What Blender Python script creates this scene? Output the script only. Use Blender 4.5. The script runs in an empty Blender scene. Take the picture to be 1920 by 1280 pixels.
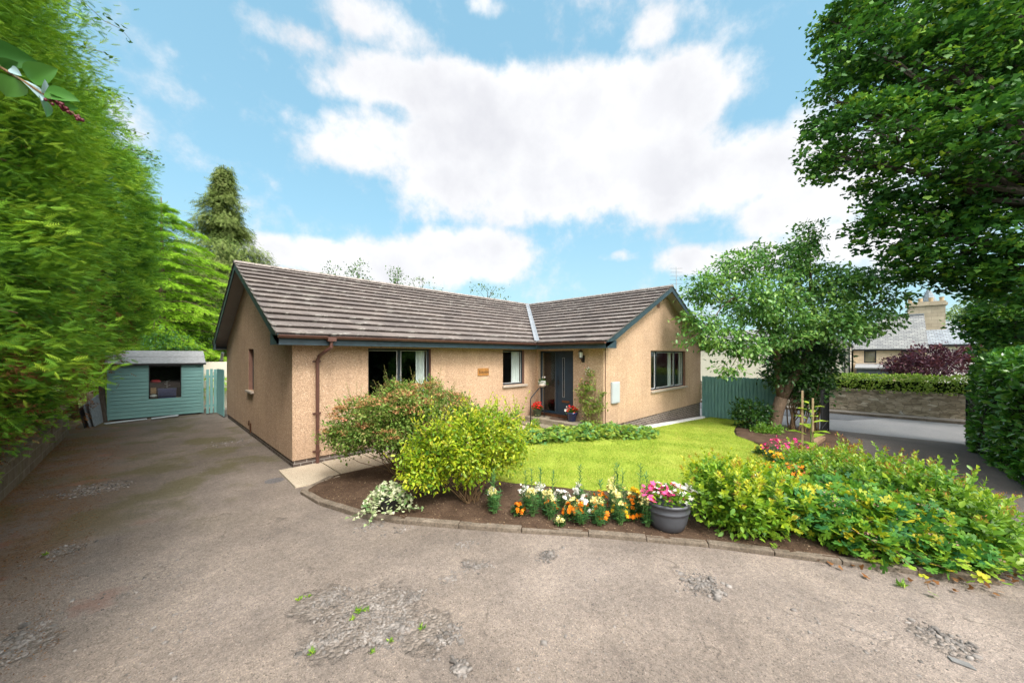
import bpy, bmesh, math, random
import numpy as np
from mathutils import Vector, Matrix
R = np.random.RandomState(7)
random.seed(7)
PI = math.pi
sc = bpy.context.scene
COL = sc.collection
# ------------------------------------------------------------------ survey helpers (metres; camera stands at x=y=0)
FPX, HOR, EYE, S2 = 685.4, 665.9, 2.15, 0.70710678
def ray(u, v):
    a = (u-960)/FPX
    return (S2*(a+1), S2*(1-a), (HOR-v)/FPX)
def atx(u, v, X): r = ray(u, v); t = X/r[0]; return (X, t*r[1], EYE+t*r[2])
def aty(u, v, Y): r = ray(u, v); t = Y/r[1]; return (t*r[0], Y, EYE+t*r[2])
def atd(u, v, b): r = ray(u, v); return (b*r[0], b*r[1], EYE+b*r[2])
def smooth(t): t = np.clip(t, 0, 1); return t*t*(3-2*t)
def gz(x, y):                                   # the plot falls gently towards the road
    return -.15-.60*np.clip((np.asarray(x, float)-8.5)/10., 0, 1)
def gzf(x, y=0): return float(gz(x, y))

# ------------------------------------------------------------------ materials
def newmat(name):
    m = bpy.data.materials.new(name); m.use_nodes = True
    nt = m.node_tree; nt.nodes.clear()
    return m, nt
def N(nt, t, **k):
    n = nt.nodes.new(t)
    for a, b in k.items():
        if a.startswith('i_'):
            key = a[2:].replace('_', ' ')
            n.inputs[key].default_value = b
        else: setattr(n, a, b)
    return n
def L(nt, a, b): nt.links.new(a, b)
def ramp(nt, src, stops, interp='LINEAR'):
    r = nt.nodes.new('ShaderNodeValToRGB'); r.color_ramp.interpolation = interp
    e = r.color_ramp.elements
    while len(e) < len(stops): e.new(.5)
    for el, (p, c) in zip(e, stops):
        el.position = p; el.color = (c[0], c[1], c[2], 1) if len(c) == 3 else c
    if src is not None: L(nt, src, r.inputs[0])
    return r.outputs[0]
def objcoord(nt, scale=(1, 1, 1), rot=(0, 0, 0)):
    g = N(nt, 'ShaderNodeNewGeometry'); mp = N(nt, 'ShaderNodeMapping')
    mp.inputs['Scale'].default_value = scale; mp.inputs['Rotation'].default_value = rot
    L(nt, g.outputs['Position'], mp.inputs['Vector']); return mp.outputs[0]
def noise(nt, co, scale, detail=4, rough=.55, dist=0):
    n = N(nt, 'ShaderNodeTexNoise'); n.inputs['Scale'].default_value = scale; n.inputs['Detail'].default_value = detail
    n.inputs['Roughness'].default_value = rough; n.inputs['Distortion'].default_value = dist
    L(nt, co, n.inputs['Vector']); return n.outputs['Fac']
def mixc(nt, f, a, b, mode='MIX'):
    m = N(nt, 'ShaderNodeMix', data_type='RGBA', blend_type=mode)
    for sock, v in ((m.inputs[0], f), (m.inputs[6], a), (m.inputs[7], b)):
        if isinstance(v, (tuple, list)): sock.default_value = (v[0], v[1], v[2], 1)
        elif isinstance(v, (int, float)): sock.default_value = v
        else: L(nt, v, sock)
    return m.outputs[2]
def mth(nt, op, a, b=0., c=None, clamp=False):
    m = N(nt, 'ShaderNodeMath', operation=op, use_clamp=clamp)
    for i, v in enumerate((a, b) if c is None else (a, b, c)):
        if isinstance(v, (int, float)): m.inputs[i].default_value = v
        else: L(nt, v, m.inputs[i])
    return m.outputs[0]
def finish(nt, col, rough=.7, bump=None, bstr=.3, bdist=.01, metal=0, spec=.5, coat=0):
    p = N(nt, 'ShaderNodeBsdfPrincipled'); o = N(nt, 'ShaderNodeOutputMaterial')
    if isinstance(col, (tuple, list)): p.inputs['Base Color'].default_value = (col[0], col[1], col[2], 1)
    else: L(nt, col, p.inputs['Base Color'])
    if isinstance(rough, (int, float)): p.inputs['Roughness'].default_value = rough
    else: L(nt, rough, p.inputs['Roughness'])
    p.inputs['Metallic'].default_value = metal; p.inputs['Specular IOR Level'].default_value = spec
    p.inputs['Coat Weight'].default_value = coat
    if bump is not None:
        b = N(nt, 'ShaderNodeBump'); b.inputs['Strength'].default_value = bstr; b.inputs['Distance'].default_value = bdist
        L(nt, bump, b.inputs['Height']); L(nt, b.outputs[0], p.inputs['Normal'])
    L(nt, p.outputs[0], o.inputs[0]); return p
def plain(name, c, rough=.5, var=.15, sc_=8, bstr=.1, metal=0, spec=.5, coat=0):
    m, nt = newmat(name); co = objcoord(nt); n = noise(nt, co, sc_, 5)
    lo = tuple(v*(1-var) for v in c); hi = tuple(min(1, v*(1+var)) for v in c)
    finish(nt, ramp(nt, n, [(.3, lo), (.7, hi)]), rough, noise(nt, co, sc_*6, 3), bstr, .004, metal, spec, coat); return m
def leafmat(name, cols, trans=.35, rough=.5, spec=.35, clump=.25, cscale=1.5):
    """cols: base colours picked by the per-leaf random value; a large soft noise varies whole sprays (growth, not light)"""
    m, nt = newmat(name)
    a = N(nt, 'ShaderNodeAttribute', attribute_name='rnd')
    co = objcoord(nt); n = noise(nt, co, cscale, 3)
    f = mth(nt, 'ADD', a.outputs['Fac'], mth(nt, 'MULTIPLY', mth(nt, 'SUBTRACT', n, .5), clump*2), clamp=True)
    k = len(cols); c = ramp(nt, f, [(i/(k-1) if k > 1 else 0, cc) for i, cc in enumerate(cols)])
    p = N(nt, 'ShaderNodeBsdfPrincipled'); L(nt, c, p.inputs['Base Color'])
    p.inputs['Roughness'].default_value = rough; p.inputs['Specular IOR Level'].default_value = spec
    t = N(nt, 'ShaderNodeBsdfTranslucent'); L(nt, mixc(nt, .5, c, (1, 1, .35), 'MULTIPLY'), t.inputs[0])
    x = N(nt, 'ShaderNodeMixShader'); x.inputs[0].default_value = trans
    L(nt, p.outputs[0], x.inputs[1]); L(nt, t.outputs[0], x.inputs[2])
    o = N(nt, 'ShaderNodeOutputMaterial'); L(nt, x.outputs[0], o.inputs[0]); return m

M = {}
# pebble-dash render
def mk_harl():
    m, nt = newmat('harling'); co = objcoord(nt)
    v = N(nt, 'ShaderNodeTexVoronoi'); v.inputs['Scale'].default_value = 62; L(nt, co, v.inputs['Vector'])
    sp = ramp(nt, v.outputs['Color'], [(.0, (.25, .165, .115)), (.2, (.42, .285, .19)), (.6, (.555, .385, .26)), (.85, (.64, .47, .335)), (1, (.82, .70, .57))])
    big = ramp(nt, noise(nt, co, 1.1, 5), [(.3, (.88, .86, .84)), (.7, (1.05, 1.03, 1.0))])
    c = mixc(nt, 1., sp, big, 'MULTIPLY')
    # damp staining near the ground
    s = N(nt, 'ShaderNodeSeparateXYZ'); g = N(nt, 'ShaderNodeNewGeometry'); L(nt, g.outputs['Position'], s.inputs[0])
    lowm = mth(nt, 'MULTIPLY', mth(nt, 'SUBTRACT', .6, s.outputs[2], clamp=True), noise(nt, objcoord(nt, (3, 3, .7)), 3, 4), clamp=True)
    c = mixc(nt, mth(nt, 'MULTIPLY', lowm, 1.3, clamp=True), c, (.30, .21, .15))
    st = ramp(nt, noise(nt, objcoord(nt, (5, 5, .25)), 2.2, 4), [(.48, (1, 1, 1)), (.72, (.87, .85, .84))])
    c = mixc(nt, .8, c, st, 'MULTIPLY')
    finish(nt, c, .9, v.outputs['Distance'], .75, .012, spec=.2); return m
M['harl'] = mk_harl()
def mk_brick(name, c1, c2, mor, sx=1., vertical_axis='y'):
    m, nt = newmat(name); g = N(nt, 'ShaderNodeNewGeometry'); s = N(nt, 'ShaderNodeSeparateXYZ'); L(nt, g.outputs['Position'], s.inputs[0])
    cb = N(nt, 'ShaderNodeCombineXYZ'); L(nt, mth(nt, 'ADD', s.outputs[0], s.outputs[1]), cb.inputs[0]); L(nt, s.outputs[2], cb.inputs[1])
    b = N(nt, 'ShaderNodeTexBrick'); L(nt, cb.outputs[0], b.inputs['Vector'])
    b.inputs['Scale'].default_value = 1; b.inputs['Brick Width'].default_value = .225*sx; b.inputs['Row Height'].default_value = .075*sx
    b.inputs['Mortar Size'].default_value = .008; b.inputs['Color1'].default_value = (*c1, 1); b.inputs['Color2'].default_value = (*c2, 1); b.inputs['Mortar'].default_value = (*mor, 1)
    c = mixc(nt, .5, b.outputs[0], ramp(nt, noise(nt, objcoord(nt), 9, 5), [(.3, (.6, .6, .6)), (.7, (1.25, 1.25, 1.25))]), 'MULTIPLY')
    finish(nt, c, .85, b.outputs['Fac'], -.5, .01, spec=.2); return m
M['brick'] = mk_brick('dark_brick', (.085, .062, .052), (.15, .115, .095), (.30, .27, .24))
def mk_tile():
    m, nt = newmat('roof_tile'); g = N(nt, 'ShaderNodeNewGeometry')
    a = N(nt, 'ShaderNodeAttribute', attribute_name='tile')          # x = along the course, y = up the slope
    n1 = noise(nt, a.outputs['Vector'], 1.2, 5); n2 = noise(nt, a.outputs['Vector'], 9, 6, .7)
    base = ramp(nt, n1, [(.3, (.115, .096, .088)), (.7, (.185, .158, .145))])
    # each tile its own tone, thin joints staggered course by course
    s = N(nt, 'ShaderNodeSeparateXYZ'); L(nt, a.outputs['Vector'], s.inputs[0])
    row = mth(nt, 'FLOOR', s.outputs[1]); off = mth(nt, 'MULTIPLY', mth(nt, 'MODULO', row, 2), .5)
    tx = mth(nt, 'ADD', mth(nt, 'DIVIDE', s.outputs[0], .38), off)
    jt = mth(nt, 'LESS_THAN', mth(nt, 'FRACT', tx), .035)
    wn = N(nt, 'ShaderNodeTexWhiteNoise', noise_dimensions='2D'); cb = N(nt, 'ShaderNodeCombineXYZ')
    L(nt, mth(nt, 'FLOOR', tx), cb.inputs[0]); L(nt, row, cb.inputs[1]); L(nt, cb.outputs[0], wn.inputs['Vector'])
    tone = ramp(nt, wn.outputs['Value'], [(0, (.86, .86, .87)), (1, (1.14, 1.12, 1.1))])
    c = mixc(nt, 1., base, tone, 'MULTIPLY')
    # lichen: pale spots crowding the lower edge of each course
    fr = mth(nt, 'FRACT', s.outputs[1])
    mp = N(nt, 'ShaderNodeMapping'); mp.inputs['Scale'].default_value = (.55, .6, 1); L(nt, a.outputs['Vector'], mp.inputs[0])
    lich = noise(nt, mp.outputs[0], 7.5, 7, .68)
    big = noise(nt, a.outputs['Vector'], .6, 2)
    k = mth(nt, 'ADD', lich, mth(nt, 'MULTIPLY', mth(nt, 'SUBTRACT', .45, fr), .13))
    k = mth(nt, 'ADD', k, mth(nt, 'MULTIPLY', mth(nt, 'SUBTRACT', big, .5), .25))
    lm = ramp(nt, k, [(.585, (0, 0, 0)), (.66, (1, 1, 1))])
    c = mixc(nt, mth(nt, 'MULTIPLY', lm, .68), c, (.40, .38, .34))
    moss = ramp(nt, noise(nt, a.outputs['Vector'], 3.1, 6, .7), [(.66, (0, 0, 0)), (.75, (1, 1, 1))])
    c = mixc(nt, mth(nt, 'MULTIPLY', moss, .45), c, (.05, .045, .035))
    c = mixc(nt, mth(nt, 'MULTIPLY', jt, .22), c, (.03, .027, .025))
    finish(nt, c, .85, n2, .35, .01, spec=.25); return m
M['tile'] = mk_tile()
M['ridge'] = plain('ridge_tile', (.24, .21, .19), .9, .5, 14, .5, spec=.2)
M['verge'] = plain('verge_mortar', (.11, .10, .09), .9, .4, 14, .5, spec=.2)
M['lead'] = plain('lead_flashing', (.27, .29, .31), .5, .15, 5, .1, .3)
M['fascia'] = plain('slate_blue_paint', (.030, .055, .070), .45, .25, 6, .1)
M['soffit'] = plain('soffit_board', (.30, .27, .25), .7, .08, 2, .05)
M['gutter'] = plain('brown_gutter', (.105, .048, .036), .38, .18, 9, .05)
M['frame'] = plain('window_frame_paint', (.016, .025, .034), .6, .1, 5, .02)
M['white'] = plain('white_trim', (.72, .72, .70), .45, .05, 5, .02)
M['door'] = plain('navy_door', (.010, .026, .044), .55, .12, 4, .03)
M['copper'] = plain('brown_metal', (.12, .055, .03), .4, .2, 20, .05, .6)
M['chrome'] = plain('steel', (.5, .5, .5), .3, .1, 5, .02, .9)
M['sill'] = plain('sill_concrete', (.40, .34, .28), .85, .15, 9, .2, spec=.2)
M['reveal'] = plain('reveal_brown', (.22, .12, .09), .8, .1, 9, .2, spec=.2)
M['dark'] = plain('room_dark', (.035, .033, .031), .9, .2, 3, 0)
M['curtain'] = plain('curtain_cloth', (.82, .82, .82), .9, .08, 3, .1)
M['black'] = plain('black_metal', (.012, .012, .013), .45, .2, 9, .05)
M['teal'] = None
def mk_teal():
    m, nt = newmat('teal_paint'); co = objcoord(nt, (9, 9, .8)); n = noise(nt, co, 3, 5)
    c = ramp(nt, n, [(.25, (.13, .28, .27)), (.55, (.20, .40, .38)), (.8, (.28, .48, .45))])
    w = ramp(nt, noise(nt, objcoord(nt), 6, 6, .75), [(.66, (0, 0, 0)), (.76, (1, 1, 1))])
    c = mixc(nt, mth(nt, 'MULTIPLY', w, .45), c, (.16, .15, .12)); finish(nt, c, .7, noise(nt, objcoord(nt, (30, 30, 2)), 5, 3), .2, .004, spec=.25); return m
M['teal'] = mk_teal()
def mk_tealh():
    m, nt = newmat('teal_cladding'); n = noise(nt, objcoord(nt, (.8, 1, 9)), 3, 5)
    c = ramp(nt, n, [(.25, (.135, .29, .28)), (.75, (.20, .37, .35))])
    c = mixc(nt, mth(nt, 'MULTIPLY', ramp(nt, noise(nt, objcoord(nt), 2.5, 5, .7), [(.55, (0, 0, 0)), (.75, (1, 1, 1))]), .25), c, (.15, .17, .12))
    finish(nt, c, .6, noise(nt, objcoord(nt, (2, 30, 30)), 5, 3), .15, .003, spec=.3); return m
M['shed'] = mk_tealh()
M['felt'] = plain('roof_felt', (.25, .25, .25), .95, .2, 12, .5, spec=.1)
M['wood'] = plain('weathered_wood', (.26, .17, .10), .8, .3, 12, .3, spec=.2)
M['wood_l'] = plain('pale_stake_wood', (.42, .30, .18), .8, .2, 14, .3, spec=.2)
def mk_bark(name, c, s=1.):
    m, nt = newmat(name); n = noise(nt, objcoord(nt, (6*s, 6*s, 1.6*s)), 5, 7, .7, .6)
    finish(nt, ramp(nt, n, [(.3, tuple(v*.45 for v in c)), (.55, c), (.75, tuple(v*1.5 for v in c))]), .9, n, .8, .02, spec=.15); return m
M['bark'] = mk_bark('tree_bark', (.20, .14, .095)); M['bark_g'] = mk_bark('grey_bark', (.085, .07, .055)); M['stem'] = mk_bark('brown_stem', (.20, .125, .065), 2)
M['greenstem'] = plain('green_stem', (.10, .20, .05), .6, .2, 20, .1)
def mk_asphalt():
    m, nt = newmat('worn_tarmac'); co = objcoord(nt)
    big = noise(nt, co, .33, 5, .6); mid = noise(nt, co, 1.7, 6, .65); fine = noise(nt, co, 55, 4, .7)
    c = ramp(nt, big, [(.3, (.175, .145, .122)), (.5, (.245, .205, .175)), (.72, (.32, .27, .235))])
    c = mixc(nt, .75, c, ramp(nt, mid, [(.3, (.70, .70, .72)), (.7, (1.22, 1.2, 1.18))]), 'MULTIPLY')
    v = N(nt, 'ShaderNodeTexVoronoi'); v.inputs['Scale'].default_value = 130; L(nt, co, v.inputs['Vector'])
    c = mixc(nt, .85, c, ramp(nt, v.outputs['Color'], [(0, (.40, .40, .42)), (.3, (.86, .86, .86)), (.7, (1.1, 1.08, 1.05)), (1, (1.75, 1.65, 1.55))]), 'MULTIPLY')
    c = mixc(nt, .55, c, ramp(nt, noise(nt, co, 22, 5, .8), [(.35, (.55, .54, .54)), (.6, (1.15, 1.15, 1.15))]), 'MULTIPLY')
    v4 = N(nt, 'ShaderNodeTexVoronoi'); v4.inputs['Scale'].default_value = 26; L(nt, co, v4.inputs['Vector']); c = mixc(nt, mth(nt, 'MULTIPLY', ramp(nt, mth(nt, 'ADD', v4.outputs['Distance'], mth(nt, 'MULTIPLY', noise(nt, co, 2.3, 4), .22)), [(.23, (1, 1, 1)), (.28, (0, 0, 0))]), .78), c, (.075, .062, .052))
    v5 = N(nt, 'ShaderNodeTexVoronoi'); v5.inputs['Scale'].default_value = 17; L(nt, co, v5.inputs['Vector']); c = mixc(nt, mth(nt, 'MULTIPLY', ramp(nt, v5.outputs['Distance'], [(.07, (1, 1, 1)), (.10, (0, 0, 0))]), .6), c, (.42, .37, .33))
    ck = N(nt, 'ShaderNodeTexVoronoi', feature='DISTANCE_TO_EDGE'); ck.inputs['Scale'].default_value = .55; cw = N(nt, 'ShaderNodeVectorMath', operation='MULTIPLY_ADD'); nn_ = N(nt, 'ShaderNodeTexNoise'); nn_.inputs['Scale'].default_value = 2.5; nn_.inputs['Detail'].default_value = 6; L(nt, co, nn_.inputs['Vector']); L(nt, nn_.outputs['Color'], cw.inputs[0]); cw.inputs[1].default_value = (.8, .8, .8); L(nt, co, cw.inputs[2]); L(nt, cw.outputs[0], ck.inputs['Vector'])
    c = mixc(nt, mth(nt, 'MULTIPLY', mth(nt, 'MULTIPLY', ramp(nt, ck.outputs['Distance'], [(.0, (1, 1, 1)), (.012, (0, 0, 0))]), ramp(nt, mid, [(.5, (0, 0, 0)), (.6, (1, 1, 1))])), .55), c, (.06, .05, .045))
    pit = ramp(nt, noise(nt, co, 38, 3, .6), [(.28, (1, 1, 1)), (.33, (0, 0, 0))])
    c = mixc(nt, mth(nt, 'MULTIPLY', pit, .75), c, (.035, .03, .028))
    # broadly darker up the left side and towards the right, moss near the shed and along the walls, brown needle litter along the left wall
    s = N(nt, 'ShaderNodeSeparateXYZ'); g = N(nt, 'ShaderNodeNewGeometry'); L(nt, g.outputs['Position'], s.inputs[0])
    X, Y = s.outputs[0], s.outputs[1]
    def band(src, a, b):   # 0..1 ramp
        mr = N(nt, 'ShaderNodeMapRange', interpolation_type='SMOOTHSTEP'); L(nt, src, mr.inputs[0]); mr.inputs[1].default_value = a; mr.inputs[2].default_value = b; return mr.outputs[0]
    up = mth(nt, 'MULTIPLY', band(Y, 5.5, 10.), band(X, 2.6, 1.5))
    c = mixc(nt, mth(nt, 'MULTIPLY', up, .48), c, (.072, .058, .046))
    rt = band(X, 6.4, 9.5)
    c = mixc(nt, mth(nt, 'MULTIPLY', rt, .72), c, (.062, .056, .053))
    lf = mth(nt, 'MULTIPLY', band(X, .3, -1.4), band(mid, .30, .62))
    lf = mth(nt, 'MULTIPLY', lf, band(Y, 4.5, 7.5))
    litter = ramp(nt, noise(nt, co, 26, 4, .75), [(.3, (.06, .035, .02)), (.6, (.17, .095, .045)), (.8, (.30, .18, .09))])
    c = mixc(nt, lf, c, litter)
    mo = mth(nt, 'MULTIPLY', band(noise(nt, co, .9, 5, .6), .47, .60), mth(nt, 'MULTIPLY', band(Y, 5.6, 9), band(X, 2.6, 1.8)))
    c = mixc(nt, mth(nt, 'MULTIPLY', mo, .60), c, (.095, .085, .030))
    rd = mth(nt, 'MULTIPLY', band(noise(nt, co, 1.3, 3, .6), .60, .68), band(X, .4, -.6))
    c = mixc(nt, mth(nt, 'MULTIPLY', rd, .5), c, (.24, .11, .08))
    hol = None
    def gpt(u, v_): r_ = ray(u, v_); t_ = (-.15-EYE)/r_[2]; return r_[0]*t_, r_[1]*t_
    for u, v_, rad in ((700, 1150, .50), (800, 1180, .30), (600, 1130, .30), (620, 1200, .26), (880, 1055, .13), (1025, 1040, .13), (1315, 1095, .19), (860, 1245, .10), (180, 915, .5), (40, 1210, .25), (1760, 1200, .22), (120, 1030, .2)):
        px_, py_ = gpt(u, v_); dd = N(nt, 'ShaderNodeVectorMath', operation='DISTANCE'); L(nt, co, dd.inputs[0]); dd.inputs[1].default_value = (px_, py_, -.15)
        q_ = mth(nt, 'SUBTRACT', 1., mth(nt, 'DIVIDE', dd.outputs['Value'], rad)); hol = q_ if hol is None else mth(nt, 'MAXIMUM', hol, q_)
    hm = band(mth(nt, 'ADD', hol, mth(nt, 'MULTIPLY', mth(nt, 'SUBTRACT', noise(nt, co, 9, 5, .7), .5), 1.6)), .10, .40)
    vs = N(nt, 'ShaderNodeTexVoronoi'); vs.inputs['Scale'].default_value = 34; L(nt, co, vs.inputs['Vector'])
    c = mixc(nt, mth(nt, 'MULTIPLY', hm, .62), c, ramp(nt, vs.outputs['Color'], [(0, (.10, .084, .070)), (.5, (.19, .16, .135)), (1, (.32, .28, .25))]))
    h = mth(nt, 'ADD', mth(nt, 'MULTIPLY', v.outputs['Distance'], .6), mth(nt, 'MULTIPLY', fine, 1.))
    h = mth(nt, 'ADD', h, mth(nt, 'MULTIPLY', hm, mth(nt, 'SUBTRACT', mth(nt, 'MULTIPLY', vs.outputs['Distance'], -3.), 1.)))
    h = mth(nt, 'ADD', h, mth(nt, 'MULTIPLY', noise(nt, co, 7, 4), 1.8))
    finish(nt, c, .9, h, .8, .012, spec=.2); return m
M['asphalt'] = mk_asphalt()
def mk_ground(name, cols, scale, bs=.5, rough=.95, fine=60):
    m, nt = newmat(name); co = objcoord(nt)
    c = ramp(nt, noise(nt, co, scale, 7, .65), [(i/(len(cols)-1)*.6+.2, cc) for i, cc in enumerate(cols)])
    c = mixc(nt, .8, c, ramp(nt, noise(nt, co, fine, 4, .8), [(.32, (.45, .45, .45)), (.68, (1.45, 1.4, 1.35))]), 'MULTIPLY')
    finish(nt, c, rough, noise(nt, co, fine*.6, 5, .7), bs, .02, spec=.15); return m
M['soil'] = mk_ground('bed_soil', [(.045, .028, .018), (.085, .054, .036), (.14, .095, .065)], 3, .9, fine=45)
M['lawn'] = mk_ground('lawn_turf', [(.17, .25, .03), (.28, .36, .045), (.40, .42, .085)], 1.1, .8, fine=70)
M['ground'] = mk_ground('rough_ground', [(.06, .09, .02), (.09, .11, .03), (.12, .11, .05)], .4, .5)
M['road'] = mk_ground('road_tarmac', [(.20, .20, .205), (.24, .24, .245), (.28, .275, .27)], .8, .4, fine=90)
M['patch'] = mk_ground('road_repair', [(.11, .115, .125), (.13, .135, .145), (.15, .155, .165)], .9, .4, fine=90)
M['pave'] = mk_ground('pavement', [(.20, .18, .16), (.26, .235, .21), (.32, .29, .26)], 1.5, .4, fine=40)
M['slab'] = mk_ground('paving_slab', [(.34, .28, .21), (.43, .365, .28), (.50, .43, .34)], 1.8, .3, fine=50)
M['kerb'] = mk_ground('kerb_concrete', [(.10, .08, .06), (.17, .14, .11), (.26, .22, .18)], 3.5, .5, fine=35)
M['blockwall'] = None
def mk_block():
    m, nt = newmat('garden_wall_block'); g = N(nt, 'ShaderNodeNewGeometry'); s = N(nt, 'ShaderNodeSeparateXYZ'); L(nt, g.outputs['Position'], s.inputs[0])
    cb = N(nt, 'ShaderNodeCombineXYZ'); L(nt, mth(nt, 'ADD', s.outputs[0], s.outputs[1]), cb.inputs[0]); L(nt, s.outputs[2], cb.inputs[1])
    b = N(nt, 'ShaderNodeTexBrick'); L(nt, cb.outputs[0], b.inputs['Vector']); b.inputs['Scale'].default_value = 1
    b.inputs['Brick Width'].default_value = .44; b.inputs['Row Height'].default_value = .215; b.inputs['Mortar Size'].default_value = .012
    b.inputs['Color1'].default_value = (.125, .105, .075, 1); b.inputs['Color2'].default_value = (.17, .14, .105, 1); b.inputs['Mortar'].default_value = (.20, .175, .14, 1)
    co = objcoord(nt); n = noise(nt, co, 3, 6, .7)
    c = mixc(nt, .8, b.outputs[0], ramp(nt, n, [(.3, (.5, .5, .45)), (.7, (1.4, 1.4, 1.35))]), 'MULTIPLY')
    wl = ramp(nt, noise(nt, co, 4.3, 6, .75), [(.66, (0, 0, 0)), (.70, (1, 1, 1))]); c = mixc(nt, mth(nt, 'MULTIPLY', wl, .6), c, (.5, .5, .46))
    mo = ramp(nt, noise(nt, co, 1.4, 5, .7), [(.5, (0, 0, 0)), (.7, (1, 1, 1))]); c = mixc(nt, mth(nt, 'MULTIPLY', mo, .5), c, (.09, .10, .03))
    finish(nt, c, .95, noise(nt, co, 30, 5, .7), .5, .02, spec=.15); return m
M['blockwall'] = mk_block()
def mk_rubble():
    m, nt = newmat('rubble_stone'); g = N(nt, 'ShaderNodeNewGeometry'); s = N(nt, 'ShaderNodeSeparateXYZ'); L(nt, g.outputs['Position'], s.inputs[0])
    cb = N(nt, 'ShaderNodeCombineXYZ'); L(nt, mth(nt, 'MULTIPLY', s.outputs[1], 3.6), cb.inputs[0]); L(nt, mth(nt, 'MULTIPLY', s.outputs[2], 9.5), cb.inputs[1]); L(nt, mth(nt, 'MULTIPLY', s.outputs[0], 3.6), cb.inputs[2])
    v = N(nt, 'ShaderNodeTexVoronoi'); v.inputs['Scale'].default_value = 1; v.inputs['Randomness'].default_value = .85; L(nt, cb.outputs[0], v.inputs['Vector'])
    e = N(nt, 'ShaderNodeTexVoronoi', feature='DISTANCE_TO_EDGE'); e.inputs['Scale'].default_value = 1; e.inputs['Randomness'].default_value = .85; L(nt, cb.outputs[0], e.inputs['Vector'])
    c = ramp(nt, v.outputs['Color'], [(0, (.20, .16, .11)), (.4, (.34, .275, .19)), (.75, (.45, .37, .27)), (1, (.60, .53, .42))])
    c = mixc(nt, .7, c, ramp(nt, noise(nt, objcoord(nt), 5, 6, .7), [(.3, (.6, .58, .55)), (.7, (1.3, 1.28, 1.25))]), 'MULTIPLY')
    jm = ramp(nt, e.outputs['Distance'], [(.0, (1, 1, 1)), (.07, (0, 0, 0))]); c = mixc(nt, mth(nt, 'MULTIPLY', jm, .7), c, (.13, .105, .08))
    wl = ramp(nt, noise(nt, objcoord(nt), 1.7, 5, .6), [(.66, (0, 0, 0)), (.70, (1, 1, 1))]); c = mixc(nt, mth(nt, 'MULTIPLY', wl, .7), c, (.6, .57, .52))
    finish(nt, c, .95, e.outputs['Distance'], .8, .04, spec=.15); return m
M['rubble'] = mk_rubble()
M['slate'] = None
def mk_slate(name, c1, c2):
    m, nt = newmat(name); g = N(nt, 'ShaderNodeNewGeometry'); s = N(nt, 'ShaderNodeSeparateXYZ'); L(nt, g.outputs['Position'], s.inputs[0])
    cb = N(nt, 'ShaderNodeCombineXYZ'); L(nt, s.outputs[1], cb.inputs[0]); L(nt, s.outputs[2], cb.inputs[1])
    b = N(nt, 'ShaderNodeTexBrick'); L(nt, cb.outputs[0], b.inputs['Vector']); b.inputs['Scale'].default_value = 1
    b.inputs['Brick Width'].default_value = .3; b.inputs['Row Height'].default_value = .13; b.inputs['Mortar Size'].default_value = .012
    b.inputs['Color1'].default_value = (*c1, 1); b.inputs['Color2'].default_value = (*c2, 1); b.inputs['Mortar'].default_value = (.06, .06, .065, 1)
    c = mixc(nt, .7, b.outputs[0], ramp(nt, noise(nt, objcoord(nt), 2, 6, .7), [(.3, (.65, .65, .65)), (.7, (1.3, 1.3, 1.2))]), 'MULTIPLY')
    finish(nt, c, .7, b.outputs['Fac'], -.4, .02); return m
M['slate'] = mk_slate('old_slate', (.15, .155, .16), (.25, .25, .245)); M['slate_b'] = mk_slate('blue_slate', (.20, .23, .27), (.26, .29, .33))
def mk_ashlar(name, c1, c2, mor):
    m, nt = newmat(name); g = N(nt, 'ShaderNodeNewGeometry'); s = N(nt, 'ShaderNodeSeparateXYZ'); L(nt, g.outputs['Position'], s.inputs[0])
    cb = N(nt, 'ShaderNodeCombineXYZ'); L(nt, mth(nt, 'ADD', s.outputs[0], s.outputs[1]), cb.inputs[0]); L(nt, s.outputs[2], cb.inputs[1])
    b = N(nt, 'ShaderNodeTexBrick'); L(nt, cb.outputs[0], b.inputs['Vector']); b.inputs['Scale'].default_value = 1
    b.inputs['Brick Width'].default_value = .7; b.inputs['Row Height'].default_value = .3; b.inputs['Mortar Size'].default_value = .012
    b.inputs['Color1'].default_value = (*c1, 1); b.inputs['Color2'].default_value = (*c2, 1); b.inputs['Mortar'].default_value = (*mor, 1)
    c = mixc(nt, .6, b.outputs[0], ramp(nt, noise(nt, objcoord(nt), 3, 6, .7), [(.3, (.75, .75, .72)), (.7, (1.2, 1.2, 1.2))]), 'MULTIPLY')
    finish(nt, c, .9, b.outputs['Fac'], -.4, .02, spec=.15); return m
M['sand'] = mk_ashlar('sandstone', (.60, .47, .32), (.70, .56, .40), (.50, .41, .31)); M['chim'] = mk_ashlar('chimney_stone', (.36, .30, .22), (.45, .38, .28), (.28, .24, .18))
M['cream'] = plain('cream_render', (.66, .60, .50), .9, .06, 1, .1, spec=.1); M['whitewall'] = plain('white_render', (.74, .74, .74), .9, .05, 1, .1, spec=.1)
def mk_glass():
    m, nt = newmat('window_glass'); fr = N(nt, 'ShaderNodeFresnel'); fr.inputs[0].default_value = 1.7
    t = N(nt, 'ShaderNodeBsdfTransparent'); t.inputs[0].default_value = (.88, .91, .90, 1); g = N(nt, 'ShaderNodeBsdfGlossy'); g.inputs['Roughness'].default_value = .015
    gb = N(nt, 'ShaderNodeNewGeometry'); x = N(nt, 'ShaderNodeMixShader'); L(nt, mth(nt, 'MULTIPLY', fr.outputs[0], mth(nt, 'SUBTRACT', 1., gb.outputs['Backfacing'])), x.inputs[0]); L(nt, t.outputs[0], x.inputs[1]); L(nt, g.outputs[0], x.inputs[2])
    o = N(nt, 'ShaderNodeOutputMaterial'); L(nt, x.outputs[0], o.inputs[0]); return m
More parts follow.
